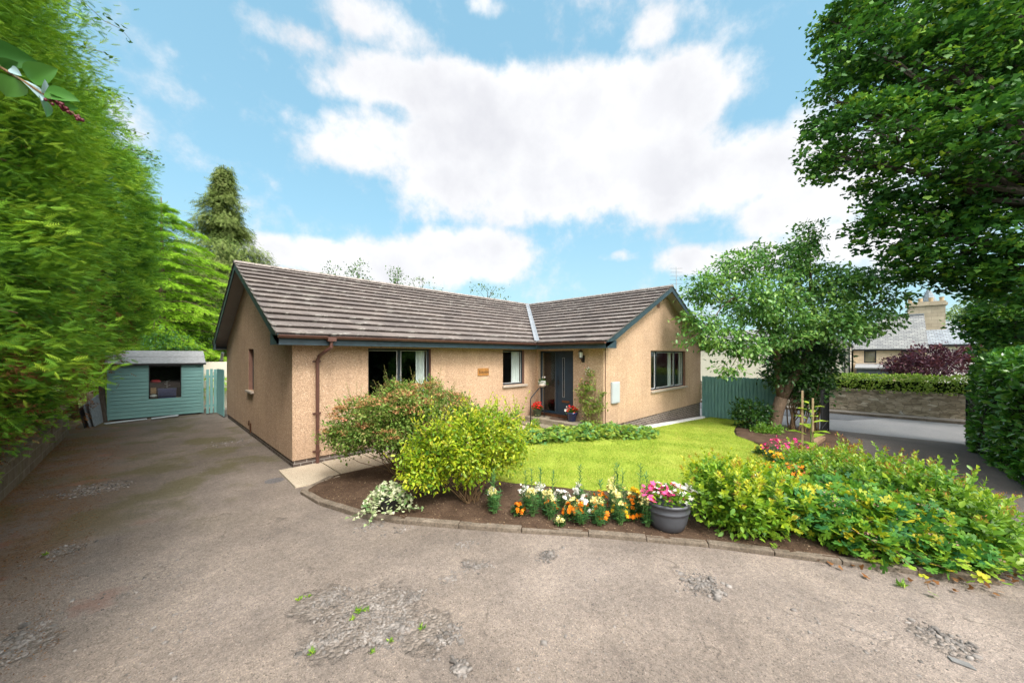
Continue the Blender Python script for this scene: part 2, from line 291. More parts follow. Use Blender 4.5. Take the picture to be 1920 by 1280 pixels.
M['glass'] = mk_glass()
M['potgrey'] = plain('grey_plastic_pot', (.075, .080, .092), .45, .12, 6, .05)
M['potblue'] = plain('cobalt_glaze', (.010, .020, .085), .12, .15, 6, .02, coat=.5); M['potgreen'] = plain('green_glaze', (.045, .060, .030), .3, .2, 6, .05); M['potblack'] = plain('black_plastic', (.018, .018, .02), .5, .2, 6, .05)
M['mat'] = plain('doormat_coir', (.09, .06, .045), .95, .4, 60, .8, spec=.1)
M['meter'] = plain('meter_box_grey', (.42, .46, .48), .5, .06, 3, .03)
M['stepstone'] = mk_ground('step_stone', [(.16, .14, .105), (.24, .21, .16), (.34, .30, .24)], 3, .5, fine=40)
M['pebblewhite'] = plain('white_chips', (.70, .68, .66), .9, .3, 35, .8, spec=.2)
M['stone'] = plain('loose_stone', (.19, .17, .155), .9, .7, 9, .5, spec=.2)
def flat(name, c, rough=.6): return leafmat(name, [tuple(v*.75 for v in c), c, tuple(min(1, v*1.2) for v in c)], .25, rough, .3, .1, 5)
M['p_red'] = flat('red_petal', (.65, .02, .015)); M['p_pink'] = flat('pink_petal', (.78, .10, .28)); M['p_white'] = flat('white_petal', (.80, .78, .74)); M['p_cream'] = flat('cream_yellow_petal', (.82, .74, .32))
M['p_orange'] = flat('orange_petal', (.85, .26, .01)); M['p_yellow'] = flat('yellow_petal', (.85, .55, .02)); M['p_mag'] = flat('magenta_petal', (.62, .03, .20)); M['p_rust'] = flat('rust_seedhead', (.42, .16, .04)); M['p_coral'] = flat('coral_petal', (.85, .30, .22))
M['p_faded'] = flat('faded_flower', (.44, .23, .10)); M['p_lav'] = flat('lilac_petal', (.55, .50, .72))
# ------------------------------------------------------------------ scene graph helpers
ORG = {}
def setp(o, label=None, cat=None, group=None, kind=None):
    if label: o['label'] = label
    if cat: o['category'] = cat
    if group: o['group'] = group
    if kind: o['kind'] = kind
    return o
def thing(name, label, cat, loc=(0, 0, 0), group=None):
    o = bpy.data.objects.new(name, None); COL.objects.link(o); o.location = loc; o.empty_display_size = .3
    ORG[o.name] = Vector(loc); return setp(o, label, cat, group)
def link(name, me, mat, parent=None):
    if mat is not None:
        for mm in (mat if isinstance(mat, (list, tuple)) else [mat]): me.materials.append(mm)
    o = bpy.data.objects.new(name, me); COL.objects.link(o)
    if parent is not None:
        o.parent = parent; ORG[o.name] = ORG[parent.name]
    else: ORG[o.name] = Vector((0, 0, 0))
    return o
class MB:
    def __init__(s): s.v = []; s.f = []; s.t = []; s.smooth = False
    def q(s, pts, tile=None):
        i = len(s.v); s.v += [tuple(p) for p in pts]; s.f.append(tuple(range(i, i+len(pts))))
        if tile is not None: s.t += tile
        return s
    def box(s, a, b, bev=0):
        x0, x1 = sorted((a[0], b[0])); y0, y1 = sorted((a[1], b[1])); z0, z1 = sorted((a[2], b[2]))
        i = len(s.v)
        s.v += [(x0, y0, z0), (x1, y0, z0), (x1, y1, z0), (x0, y1, z0), (x0, y0, z1), (x1, y0, z1), (x1, y1, z1), (x0, y1, z1)]
        s.f += [tuple(i+k for k in f) for f in ((3, 2, 1, 0), (4, 5, 6, 7), (0, 1, 5, 4), (1, 2, 6, 5), (2, 3, 7, 6), (3, 0, 4, 7))]
        return s
    def beam(s, a, b, w, h, up=(0, 0, 1)):          # rectangular bar from a to b, w sideways, h along up
        a = Vector(a); b = Vector(b); d = (b-a).normalized(); u = Vector(up); sd = d.cross(u).normalized()*w/2; u = sd.cross(d).normalized()*h/2
        i = len(s.v)
        for p in (a, b):
            s.v += [tuple(p-sd-u), tuple(p+sd-u), tuple(p+sd+u), tuple(p-sd+u)]
        s.f += [tuple(i+k for k in f) for f in ((0, 1, 2, 3), (7, 6, 5, 4), (0, 4, 5, 1), (1, 5, 6, 2), (2, 6, 7, 3), (3, 7, 4, 0))]
        return s
    def tube(s, pts, rad, n=8, cap=True):
        pts = [Vector(p) for p in pts]
        if isinstance(rad, (int, float)): rad = [rad]*len(pts)
        rings = []; prev = None
        for k, p in enumerate(pts):
            d = (pts[min(k+1, len(pts)-1)]-pts[max(k-1, 0)]).normalized()
            if prev is None:
                u = Vector((0, 0, 1)) if abs(d.z) < .9 else Vector((1, 0, 0)); u = (u-d*u.dot(d)).normalized()
            else: u = (prev-d*prev.dot(d)).normalized()
            prev = u; w = d.cross(u); i = len(s.v)
            for j in range(n):
                an = 2*PI*j/n; s.v.append(tuple(p+(u*math.cos(an)+w*math.sin(an))*rad[k]))
            rings.append(i)
        for a, b in zip(rings, rings[1:]):
            for j in range(n): s.f.append((a+j, a+(j+1) % n, b+(j+1) % n, b+j))
        if cap: s.f.append(tuple(rings[0]+j for j in reversed(range(n)))); s.f.append(tuple(rings[-1]+j for j in range(n)))
        return s
    def lathe(s, c, prof, n=24):
        rings = []
        for r, z in prof:
            i = len(s.v); rings.append(i)
            for j in range(n): an = 2*PI*j/n; s.v.append((c[0]+r*math.cos(an), c[1]+r*math.sin(an), c[2]+z))
        for a, b in zip(rings, rings[1:]):
            for j in range(n): s.f.append((a+j, a+(j+1) % n, b+(j+1) % n, b+j))
        s.f.append(tuple(rings[0]+j for j in reversed(range(n)))); s.f.append(tuple(rings[-1]+j for j in range(n)))
        return s
    def prism(s, poly, d):                          # poly (3-D points) extruded by vector d
        i = len(s.v); n = len(poly); d = Vector(d)
        s.v += [tuple(p) for p in poly]+[tuple(Vector(p)+d) for p in poly]
        s.f.append(tuple(i+k for k in reversed(range(n)))); s.f.append(tuple(i+n+k for k in range(n)))
        for k in range(n): s.f.append((i+k, i+(k+1) % n, i+n+(k+1) % n, i+n+k))
        return s
    def build(s, name, mat, parent=None, smooth=False, bevel=0):
        me = bpy.data.meshes.new(name); o_ = ORG[parent.name] if parent is not None else Vector((0, 0, 0))
        me.from_pydata([(x-o_.x, y-o_.y, z-o_.z) for x, y, z in s.v], [], s.f)
        bm = bmesh.new(); bm.from_mesh(me)
        if not s.t: bmesh.ops.recalc_face_normals(bm, faces=bm.faces)
        bm.to_mesh(me); bm.free()
        if s.t:
            at = me.attributes.new('tile', 'FLOAT_VECTOR', 'POINT'); at.data.foreach_set('vector', np.array(s.t, dtype=np.float32).ravel())
        if smooth: me.polygons.foreach_set('use_smooth', [True]*len(me.polygons))
        o = link(name, me, mat, parent)
        if bevel:
            b = o.modifiers.new('b', 'BEVEL'); b.width = bevel; b.segments = 2; b.limit_method = 'ANGLE'
        return o
def npmesh(name, V, F, mat, parent=None, rnd=None, smooth=False):
    """V (n,3) world, F (m,k)"""
    me = bpy.data.meshes.new(name); o_ = ORG[parent.name] if parent is not None else Vector((0, 0, 0))
    V = V-np.array([o_.x, o_.y, o_.z]); m, k = F.shape
    me.vertices.add(len(V)); me.vertices.foreach_set('co', V.astype(np.float32).ravel())
    me.loops.add(m*k); me.loops.foreach_set('vertex_index', F.astype(np.int32).ravel())
    me.polygons.add(m); me.polygons.foreach_set('loop_start', np.arange(0, m*k, k, dtype=np.int32)); me.polygons.foreach_set('loop_total', np.full(m, k, dtype=np.int32))
    me.update(calc_edges=True)
    if smooth: me.polygons.foreach_set('use_smooth', np.ones(m, bool))
    if rnd is not None:
        a = me.attributes.new('rnd', 'FLOAT', 'FACE'); a.data.foreach_set('value', rnd.astype(np.float32))
    return link(name, me, mat, parent)
def nrm(v): return v/np.maximum(np.linalg.norm(v, axis=-1, keepdims=True), 1e-9)
# leaf templates: x along the leaf, y across, z up
def T_(v, f): return np.array(v, float), np.array(f, int)
LEAF = T_([(0, 0, 0), (.45, .27, .07), (1, 0, -.05), (.45, -.27, .07)], [(0, 1, 2), (0, 2, 3)])
OVAL = T_([(0, 0, 0), (.22, .20, .05), (.6, .24, .06), (1, 0, -.10), (.6, -.24, .06), (.22, -.20, .05), (.5, 0, 0)], [(0, 6, 1), (1, 6, 2), (2, 6, 3), (3, 6, 4), (4, 6, 5), (5, 6, 0)])
NARROW = T_([(0, 0, 0), (.4, .11, .03), (1, 0, -.12), (.4, -.11, .03)], [(0, 1, 2), (0, 2, 3)])
def palm(n=5, inner=.45, spread=2.5):
    v = [(.15, 0, .0)]; 
    for i in range(2*n+1):
        an = -spread+2*spread*i/(2*n); r = (.62-.10*abs(an)/spread) if i % 2 else inner*.62
        v.append((.25+r*math.cos(an), r*math.sin(an), .03*(i % 2)-.02*abs(an)))
    f = [(0, i, i+1) for i in range(1, 2*n+1)]
    return T_(v, f)
PALM = palm(5, .74, 2.7)
def palmg():
    v = [(.12, 0, -.03)]; n = 5
    for i in range(n):
        a = -2.35+4.7*i/(n-1)
        if i: v.append((.25+.20*math.cos(a-.59), .20*math.sin(a-.59), -.01))
        for da, r_ in ((-.34, .50), (-.10, .50), (0, .60), (.12, .49), (.34, .50)): v.append((.25+r_*math.cos(a+da), r_*math.sin(a+da), .05-.06*abs(a)/2.35+.02*math.cos(da*6)))
    return T_(v, [(0, i, i+1) for i in range(1, len(v)-1)])
PALMG = palmg()
PALM3 = palm(3, .62, 1.9)
def spray(n=5):
    v = []; f = []
    def tri(a, b, w):
        a = np.array(a); b = np.array(b); d = b-a; p = np.array([-d[1], d[0], 0]); p = p/np.linalg.norm(p)*w
        i = len(v); v.extend([a+p, a-p, b]); f.append((i, i+1, i+2))
    tri((0, 0, 0), (1, 0, -.08), .025)
    for k in range(n):
        t = .12+.75*k/n; l = .42*(1-t*.65)
        for sgn in (1, -1):
            tri((t, 0, -.03*t), (t+l*.75, sgn*l*.62, -.06*t-.05), .034)
    return T_(v, f)
SPRAY = spray(5); SPRAYS = spray(3)
PETAL5 = T_([(0, 0, 0)]+[(math.cos(2*PI*i/10)*(.5 if i % 2 == 0 else .28), math.sin(2*PI*i/10)*(.5 if i % 2 == 0 else .28), .12 if i % 2 == 0 else .05) for i in range(10)], [(0, 1+i, 1+(i+1) % 10) for i in range(10)])
def inst(tmpl, P, D, U, S, rnd=None):
    tv, tf = tmpl; n = len(P); D = nrm(D); B = nrm(np.cross(U, D)); Nn = np.cross(D, B)
    S = np.broadcast_to(np.asarray(S, float), (n,))
    V = P[:, None, :]+S[:, None, None]*(tv[None, :, 0:1]*D[:, None, :]+tv[None, :, 1:2]*B[:, None, :]+tv[None, :, 2:3]*Nn[:, None, :])
    F = tf[None]+(np.arange(n)*len(tv))[:, None, None]
    if rnd is None: rnd = R.rand(n)
    return V.reshape(-1, 3), F.reshape(-1, 3), np.repeat(rnd, len(tf))
def joinm(parts):
    Vs = []; Fs = []; Rs = []; o = 0
    for V, F, r in parts: Vs.append(V); Fs.append(F+o); Rs.append(r); o += len(V)
    return np.concatenate(Vs), np.concatenate(Fs), np.concatenate(Rs)
def rdir(n, zs=1., zb=0.):
    d = R.normal(size=(n, 3)); d[:, 2] = d[:, 2]*zs+zb; return nrm(d)
def clusters(lobes, n, shell=.55):
    """points in a union of ellipsoids, biased to the outside"""
    w = np.array([l[3]*l[4]*l[5] for l in lobes])**.67; w /= w.sum(); idx = R.choice(len(lobes), n, p=w)
    Lb = np.array(lobes)[idx]; d = rdir(n); r = shell+(1-shell)*R.rand(n)**.6
    P = Lb[:, :3]+d*Lb[:, 3:6]*r[:, None]
    keep = np.ones(n, bool)
    for l in lobes:
        q = ((P-np.array(l[:3]))/np.array(l[3:6])); keep &= (np.linalg.norm(q, axis=1) > shell*.9)
    return P[keep], d[keep]
def crown(name, lobes, ncl, per, crad, lsize, tmpl, mat, parent, droop=-.15, flatn=.5, shell=.55, zmin=None):
    C, d = clusters(lobes, ncl, shell); n = len(C)
    k = np.repeat(np.arange(n), per); m = len(k)
    off = R.normal(size=(m, 3))*crad*np.array([1, 1, flatn]); P = C[k]+off
    D = nrm(d[k]*.8+R.normal(size=(m, 3))*.6+np.array([0, 0, droop])); U = nrm(R.normal(size=(m, 3))*.45+np.array([0, 0, 1.]))
    cr = R.rand(n)[k]; rnd = np.clip(cr*.5+R.rand(m)*.5, 0, 1)
    if zmin is not None:
        kk = P[:, 2] > zmin; P, D, U, rnd = P[kk], D[kk], U[kk], rnd[kk]; m = len(P)
    V, F, r = inst(tmpl, P, D, U, lsize*(.65+.7*R.rand(m)), rnd)
    return npmesh(name, V, F, mat, parent, r), C
def limb(mb, a, b, r0, r1, sag=.0, k=6, wig=.05, n=7):
    a = Vector(a); b = Vector(b); pts = []; ln = (b-a).length
    for i in range(k+1):
        t = i/k; p = a.lerp(b, t); p.z += sag*math.sin(PI*t)*ln
        if 0 < i < k: p += Vector([random.uniform(-1, 1)*wig*ln for _ in range(3)])*.5
        pts.append(p)
    mb.tube(pts, [r0+(r1-r0)*i/k for i in range(k+1)], n); return pts
# ================================================================== SETTING
def struct(o): o['kind'] = 'structure'; return o
def grid_sheet(name, xs, ys, zf, mat):
    X, Y = np.meshgrid(xs, ys, indexing='ij'); Z = zf(X, Y); V = np.stack([X, Y, Z], -1).reshape(-1, 3); nx, ny = len(xs), len(ys)
    i = (np.arange(nx-1)[:, None]*ny+np.arange(ny-1)[None]).ravel(); F = np.stack([i, i+ny, i+ny+1, i+1], 1)
    return npmesh(name, V, F, mat, smooth=True)
ax = np.concatenate([np.linspace(-900, -40, 8), np.linspace(-30, 70, 60), np.linspace(90, 900, 8)])
struct(grid_sheet('ground', ax, ax, lambda X, Y: gz(X, Y)-.16, M['ground']))
def drz(X, Y):
    z = gz(X, Y)+.012*np.sin(X*1.3+Y*.7)*np.cos(Y*.9-X*.4)
    return z-.006
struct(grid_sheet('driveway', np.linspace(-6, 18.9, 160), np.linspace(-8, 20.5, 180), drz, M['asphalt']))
def polysheet(name, poly, dz, mat, res=.3, bump=.0, skirt=.12, zf=None, kind='structure'):
    bm = bmesh.new(); vs = [bm.verts.new((x, y, 0)) for x, y in poly]; f = bm.faces.new(vs); bmesh.ops.triangulate(bm, faces=[f])
    xs = [p[0] for p in poly]; ys = [p[1] for p in poly]
    for (a, b, nv) in ((min(xs), max(xs), (1, 0, 0)), (min(ys), max(ys), (0, 1, 0))):
        c = a+res
        while c < b:
            bmesh.ops.bisect_plane(bm, geom=bm.verts[:]+bm.edges[:]+bm.faces[:], plane_co=(c if nv[0] else 0, c if nv[1] else 0, 0), plane_no=nv); c += res
    for v in bm.verts:
        e = all(len(ed.link_faces) == 2 for ed in v.link_edges)
        n = (math.sin(v.co.x*5.1+v.co.y*3.3)+math.sin(v.co.y*7.7-v.co.x*2.9)+math.sin(v.co.x*13+1)*math.sin(v.co.y*11))*bump if e else 0
        v.co.z = (zf or gzf)(v.co.x, v.co.y)+dz+n
    be = [e for e in bm.edges if len(e.link_faces) == 1]
    r = bmesh.ops.extrude_edge_only(bm, edges=be)
    for g in r['geom']:
        if isinstance(g, bmesh.types.BMVert): g.co.z -= skirt
    bmesh.ops.recalc_face_normals(bm, faces=bm.faces)
    me = bpy.data.meshes.new(name); bm.to_mesh(me); bm.free()
    me.polygons.foreach_set('use_smooth', [True]*len(me.polygons))
    o = link(name, me, mat); o['kind'] = kind; return o
# curved planting bed: outer (drive) edge runs along the kerb
KERB = [(2.45, 7.22), (1.86, 6.80), (1.93, 6.1), (2.18, 5.25), (2.52, 4.62), (2.98, 3.98), (3.48, 3.30), (4.0, 2.62), (4.40, 2.04), (4.80, 1.46), (5.14, .86), (5.46, .30), (5.80, -.28), (6.12, -.85)]
BED = KERB + [(6.9, -1.05), (8.2, -.75), (10.2, -.15), (12.6, .25), (14.9, .55), (16.6, .75), (18.0, 1.05), (18.1, 3.2), (16.0, 3.9), (13.0, 3.1), (11.9, 2.1), (10.2, 2.0), (8.9, 1.15), (7.0, 1.9), (5.3, 3.35), (4.55, 4.6), (4.2, 5.7), (4.2, 7.25)]
polysheet('planting_bed', BED, .045, M['soil'], .22, .010)
LAWN = [(4.45, 6.9), (4.35, 5.6), (4.62, 4.55), (5.3, 3.3), (6.2, 2.45), (7.0, 1.85), (7.9, 1.45), (8.75, 1.12), (9.5, 1.35), (10.15, 1.85), (10.7, 2.25), (11.4, 2.15), (12.1, 2.5), (12.9, 3.1), (14.2, 3.5), (16.2, 3.85), (18.05, 3.6), (18.05, 5.35), (11.0, 5.35), (9.4, 5.5), (8.4, 6.0), (7.6, 6.8), (6.2, 7.1)]
lawn = polysheet('lawn', LAWN, .075, M['lawn'], .3, .006)
# bed soil between lawn, steps and house
polysheet('border_soil', [(4.2, 7.15), (6.2, 7.1), (7.6, 6.8), (8.4, 6.0), (9.4, 5.5), (11.0, 5.35), (18.05, 5.35), (18.05, 5.74), (9.6, 5.74), (9.55, 6.3), (8.6, 6.35), (8.6, 8.4), (4.2, 8.4)], .035, M['soil'], .25, .006)
# slab path along the front wall
mb = MB()
for i, (a, b) in enumerate(((1.82, 2.62), (2.64, 3.5), (3.52, 4.4), (4.42, 5.3), (5.32, 6.2), (6.22, 7.1), (7.12, 8.0), (8.02, 8.6))):
    z = -.118+.004*(i % 3)
    if i == 0: mb.prism([(a+.03, 8.38, z-.1), (a-.0, 7.12, z-.1), (2.62, 6.98, z-.1), (2.62, 8.38, z-.1)], (0, 0, .1))
    else: mb.box((a, 7.25, z-.1), (b, 8.38, z))
struct(mb.build('path', M['slab'], bevel=.006))
# kerb edging: separate short lengths laid end to end
mb = MB(); acc = [Vector((x, y, 0)) for x, y in KERB]
for i, (a, b) in enumerate(zip(acc[:-1], acc[1:])):
    n = max(1, round((b-a).length/.85))
    for k in range(n):
        p = a.lerp(b, k/n); q = a.lerp(b, (k+1)/n); d = (q-p).normalized(); p = p+d*.004; q = q-d*.004
        h = .055+random.uniform(-.012, .012); z0 = gzf(p.x); s = Vector((-d.y, d.x, 0))*.055
        mb.prism([(p.x-s.x, p.y-s.y, z0-.1), (q.x-s.x, q.y-s.y, z0-.1), (q.x+s.x, q.y+s.y, z0-.1), (p.x+s.x, p.y+s.y, z0-.1)], (0, 0, .1+h))
struct(mb.build('kerb_edging', M['kerb'], bevel=.01))
# loose end stone at the right end of the kerb
# public road, pavement and the far kerb
struct(grid_sheet('road', np.linspace(18.9, 24.45, 12), np.linspace(-60, 60, 60), lambda X, Y: X*0-.775+.04*np.sin((X-18.9)/5.5*PI), M['road']))
struct(polysheet('road_repair_patch', [(22.0, .9), (24.42, -.4), (24.42, 9), (21.2, 9), (21.6, 2.6)], -.0, M['patch'], .6, 0, .003, zf=lambda x, y: -.775+.04*math.sin((x-18.9)/5.5*PI)+.005))
mb = MB(); y = -60.
while y < 60: mb.box((24.45, y+.004, -.9), (24.6, y+.91, -.665)); y += .914
struct(mb.build('road_kerb', M['kerb'], bevel=.015))
mb = MB(); mb.box((24.6, -60, -.9), (25.42, 60, -.672)); struct(mb.build('pavement', M['pave']))
# pale chippings along the gable wall
struct(polysheet('stone_chippings', [(11.6, 5.60), (12.3, 5.38), (15, 5.36), (17.2, 5.34), (17.85, 5.5), (17.85, 5.70), (11.6, 5.70)], .10, M['pebblewhite'], .12, .010))

# ================================================================== BUNGALOW
X0, Y0, Y1, X1, Yw, X2 = 2.096, 8.41, 16.97, 9.577, 5.742, 17.99
OV, OE, ZS, ZE = .36, .43, 2.36, 2.545
Xr, Yr = (X1+X2)/2, (Y0+Y1)/2; TAN = .465
house = thing('bungalow', 'L-shaped tan pebble-dashed bungalow with brown tiled roofs and dark blue front door', 'house', (X0, Y0, -.15))
TH = .3
def wall_x(mb, y, sgn, a0, a1, z0, z1, holes):       # wall lying along x, outer face at y, body towards sgn
    cuts = sorted({a0, a1, *[h[0] for h in holes], *[h[1] for h in holes]})
    for p, q in zip(cuts[:-1], cuts[1:]):
        hs = [h for h in holes if h[0] <= p and h[1] >= q]
        if not hs: mb.box((p, y, z0), (q, y+sgn*TH, z1))
        else:
            h = hs[0]; 
            if h[2] > z0: mb.box((p, y, z0), (q, y+sgn*TH, h[2]))
            if h[3] < z1: mb.box((p, y, h[3]), (q, y+sgn*TH, z1))
def wall_y(mb, x, sgn, a0, a1, z0, z1, holes):
    m2 = MB(); wall_x(m2, x, sgn, a0, a1, z0, z1, holes); i = len(mb.v)
    mb.v += [(b, a, c) for a, b, c in m2.v]; mb.f += [tuple(i+k for k in f) for f in m2.f]
W1 = (3.66, 5.36, 1.0, 2.32); W2 = (8.0, 9.0, 1.19, 2.32); DR = (6.83, 8.28, .2, 2.30); GW = (12.78, 16.1, .87, 2.32); SL = (12.2, 12.92, 1.15, 2.33)
mb = MB(); wall_x(mb, Y0, 1, X0, X1, 0, ZS+.08, [W1, W2]); w = mb.build('wall', M['harl'], house)
mb = MB(); wall_y(mb, X1, 1, Yw+TH, Y0+TH, 0, ZS+.08, [DR]); mb.build('wall', M['harl'], house)
mb = MB(); wall_x(mb, Yw, 1, X1, X2, 0, ZS+.08, [GW])
zt = ZS+.08; zap = ZE+TAN*(Xr-X1+OE)-.13
def gy(z): return z
mb.prism([(X1, Yw, zt), (X2, Yw, zt), (X2, Yw, zt+.14), (Xr, Yw, zap), (X1, Yw, zt+.14)], (0, TH, 0)); mb.build('wall', M['harl'], house)
mb = MB(); wall_y(mb, X0, 1, Y0+TH, Y1, 0, ZS+.08, [SL])
zap2 = ZE+TAN*(Yr-Y0+OE)-.13
mb.prism([(X0, Y0, zt), (X0, Y1, zt), (X0, Y1, zt+.14), (X0, Yr, zap2), (X0, Y0, zt+.14)], (TH, 0, 0)); mb.build('wall', M['harl'], house)
mb = MB(); wall_x(mb, Y1, -1, X0+TH, X2, 0, ZS+.08, []); mb.build('wall', M['harl'], house)
mb = MB(); wall_y(mb, X2, -1, Yw+TH, Y1-TH, 0, ZS+.08, []); mb.build('wall', M['harl'], house)
mb = MB(); e = .022                                        # recessed brick base course
mb.box((X0+e, Y0+e, -1.1), (X1+e, Y1-e, -.004)); mb.box((X1+e+.001, Yw+e, -1.1), (X2-e, Y1-e, -.004)); mb.build('brick_base', M['brick'], house)
mb = MB()                                                  # vents in the gables
mb.box((13.28, Yw-.012, 3.9), (13.5, Yw+.02, 4.12)); mb.build('gable_vent', M['reveal'], house)
# inner rooms
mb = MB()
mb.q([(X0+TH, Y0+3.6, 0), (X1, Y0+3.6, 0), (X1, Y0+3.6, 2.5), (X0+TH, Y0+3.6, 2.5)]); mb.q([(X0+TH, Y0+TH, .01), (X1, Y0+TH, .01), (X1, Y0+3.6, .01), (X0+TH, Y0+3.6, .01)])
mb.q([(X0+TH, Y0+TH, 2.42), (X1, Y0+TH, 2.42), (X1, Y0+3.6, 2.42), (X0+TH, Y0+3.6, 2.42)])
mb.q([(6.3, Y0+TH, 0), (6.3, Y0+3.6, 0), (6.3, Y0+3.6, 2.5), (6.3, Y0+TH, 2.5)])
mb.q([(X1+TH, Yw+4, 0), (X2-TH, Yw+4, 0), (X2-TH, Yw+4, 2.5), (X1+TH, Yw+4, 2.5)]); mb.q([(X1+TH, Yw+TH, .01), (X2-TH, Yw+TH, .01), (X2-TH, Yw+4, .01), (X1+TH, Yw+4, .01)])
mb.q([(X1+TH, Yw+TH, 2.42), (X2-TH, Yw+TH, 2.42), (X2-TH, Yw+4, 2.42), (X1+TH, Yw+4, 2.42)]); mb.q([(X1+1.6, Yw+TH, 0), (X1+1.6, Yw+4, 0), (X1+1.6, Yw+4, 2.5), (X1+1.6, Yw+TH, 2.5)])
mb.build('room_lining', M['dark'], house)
# ---- roof
NC = 14
def courses(mb, Pf, s0, s1, run, n=NC):
    dt = run/n
    for k in range(n):
        t0, t1 = k*dt, (k+1)*dt; za, zb = ZE+TAN*t0+.053, ZE+TAN*t1+.004; zc = ZE+TAN*t0+.0; tn = t0-.022
        a0, b0, a1, b1 = s0(t0), s1(t0), s0(t1), s1(t1)
        if b0 <= a0 and b1 <= a1: continue
        b0 = max(a0, b0); b1 = max(a1, b1); nseg = max(1, int((max(b0, b1)-min(a0, a1))/.8))
        for j in range(nseg):
            u, v = j/nseg, (j+1)/nseg
            pa0, pb0, pa1, pb1 = a0+(b0-a0)*u, a0+(b0-a0)*v, a1+(b1-a1)*u, a1+(b1-a1)*v
            w0 = .004*math.sin(pa0*2.1+k*1.7); w1 = .004*math.sin(pb0*2.1+k*1.7)
            P = lambda s, t, z: (*Pf(s, t), z)
            mb.q([P(pa0, tn, za+w0), P(pb0, tn, za+w1), P(pb1, t1+.03, zb), P(pa1, t1+.03, zb)], [(pa0, k+.02, 0), (pb0, k+.02, 0), (pb1, k+.98, 0), (pa1, k+.98, 0)]); mb.q([P(pa0, t0+.028, za+w0-.022), P(pb0, t0+.028, za+w1-.022), P(pb0, tn, za+w1-.016), P(pa0, tn, za+w0-.016)], [(pa0, k+.01, 0), (pb0, k+.01, 0), (pb0, k+.01, 0), (pa0, k+.01, 0)]); mb.q([P(pa0, tn, za+w0-.016), P(pb0, tn, za+w1-.016), P(pb0, tn, za+w1), P(pa0, tn, za+w0)], [(pa0, k+.01, 0), (pb0, k+.01, 0), (pb0, k+.02, 0), (pa0, k+.02, 0)])
            mb.q([P(pa0, t0+.028, zc), P(pb0, t0+.028, zc), P(pb0, t0+.028, za+w1-.02), P(pa0, t0+.028, za+w0-.02)], [(pa0, k+.0, 0), (pb0, k+.0, 0), (pb0, k+.02, 0), (pa0, k+.02, 0)])
runm, runw = Yr-Y0+OE, Xr-X1+OE
mb = MB()
courses(mb, lambda s, t: (s, Y0-OE+t), lambda t: X0-OV-.02, lambda t: X1-OE+t, runm)
courses(mb, lambda s, t: (s, Y1+OE-t), lambda t: X0-OV-.02, lambda t: X1-OE+t, runm)
r1 = mb.build('roof', M['tile'], house)
mb = MB()
courses(mb, lambda s, t: (X1-OE+t, s), lambda t: Yw-OV-.02, lambda t: Y0-OE+t, runw)
courses(mb, lambda s, t: (X2+OE-t, s), lambda t: Yw-OV-.02, lambda t: Y1+OV, runw)
courses(mb, lambda s, t: (X1-OE+t, s), lambda t: Y1+OE-t, lambda t: Y1+OV, runw)
r2 = mb.build('roof', M['tile'], house)
zrd, zrw = ZE+TAN*runm, ZE+TAN*runw
def ridge(a, b, parent):
    mb = MB(); a = Vector(a); b = Vector(b); ln = (b-a).length; n = int(ln/.45); d = (b-a)/n; u = d.normalized(); sd = Vector((-u.y, u.x, 0))
    for i in range(n):
        p = a+d*i; q = p+d*.985; r = .125+.006*random.random(); i0 = len(mb.v)
        for c in (p, q):
            for j in range(7):
                an = PI*j/6; mb.v.append(tuple(c+sd*math.cos(an)*r+Vector((0, 0, math.sin(an)*r*.62-.045+.004*random.random()))))
        for j in range(6): mb.f.append((i0+j, i0+j+1, i0+7+j+1, i0+7+j))
        mb.f.append(tuple(i0+j for j in range(7))); mb.f.append(tuple(i0+7+j for j in reversed(range(7))))
    return mb.build('ridge_tiles', M['ridge'], parent)
ridge((X0-OV-.02, Yr, zrd+.03), (Xr, Yr, zrd+.03), r1); ridge((Xr, Yw-OV-.02, zrw+.03), (Xr, Y1+OV, zrw+.03), r2)
mb = MB()                                                  # lead valley
va = Vector((X1-OE-.02, Y0-OE-.02, ZE+.075)); vb = Vector((Xr-.02, Yr-.02, zrw+.075)); sd = Vector((.7071, -.7071, 0))*.085
n = 5
for i in range(n):
    p = va.lerp(vb, i/n); q = va.lerp(vb, (i+1)/n+.004); up = Vector((0, 0, .03+.003*(i % 2)))
    mb.q([p-sd+up, p+Vector((0, 0, .004*(i % 2))), q+Vector((0, 0, .004*(i % 2))), q-sd+up]); mb.q([p+Vector((0, 0, .004*(i % 2))), p+sd+up, q+sd+up, q+Vector((0, 0, .004*(i % 2)))])
mb.build('valley_flashing', M['lead'], r2)
# fascia, soffit, barge boards
mb = MB(); ft = .024
for a_, b_ in (((X0-OV, Y0-OE, ZS-.01), (X1-OE+.0, Y0-OE+ft, ZE-.005)), ((X1-OE, Yw-OV+.03, ZS-.01), (X1-OE+ft, Y0-OE+ft, ZE-.005)), ((X2+OE-ft, Yw-OV+.03, ZS-.01), (X2+OE, Y1+OV, ZE-.005)), ((X0-OV, Y1+OE-ft, ZS-.01), (X1, Y1+OE, ZE-.005))):
    mb = MB(); mb.box(a_, b_); mb.build('fascia_board', M['fascia'], house, bevel=.003)
pass
mb = MB()
mb.box((X0-OV+.03, Y0-OE+ft, ZS), (X1-OE+ft, Y0+.05, ZS+.012)); mb.box((X1-OE+ft, Yw-OV+.03, ZS), (X1+.05, Y0+.05, ZS+.012)); mb.box((X2-.05, Yw-OV+.03, ZS), (X2+OE-ft, Y1, ZS+.012)); mb.box((X0-OV+.03, Y1-.05, ZS), (X1, Y1+OE-ft, ZS+.012))
dz = -.135                                                 # sloping boards under the gable overhangs
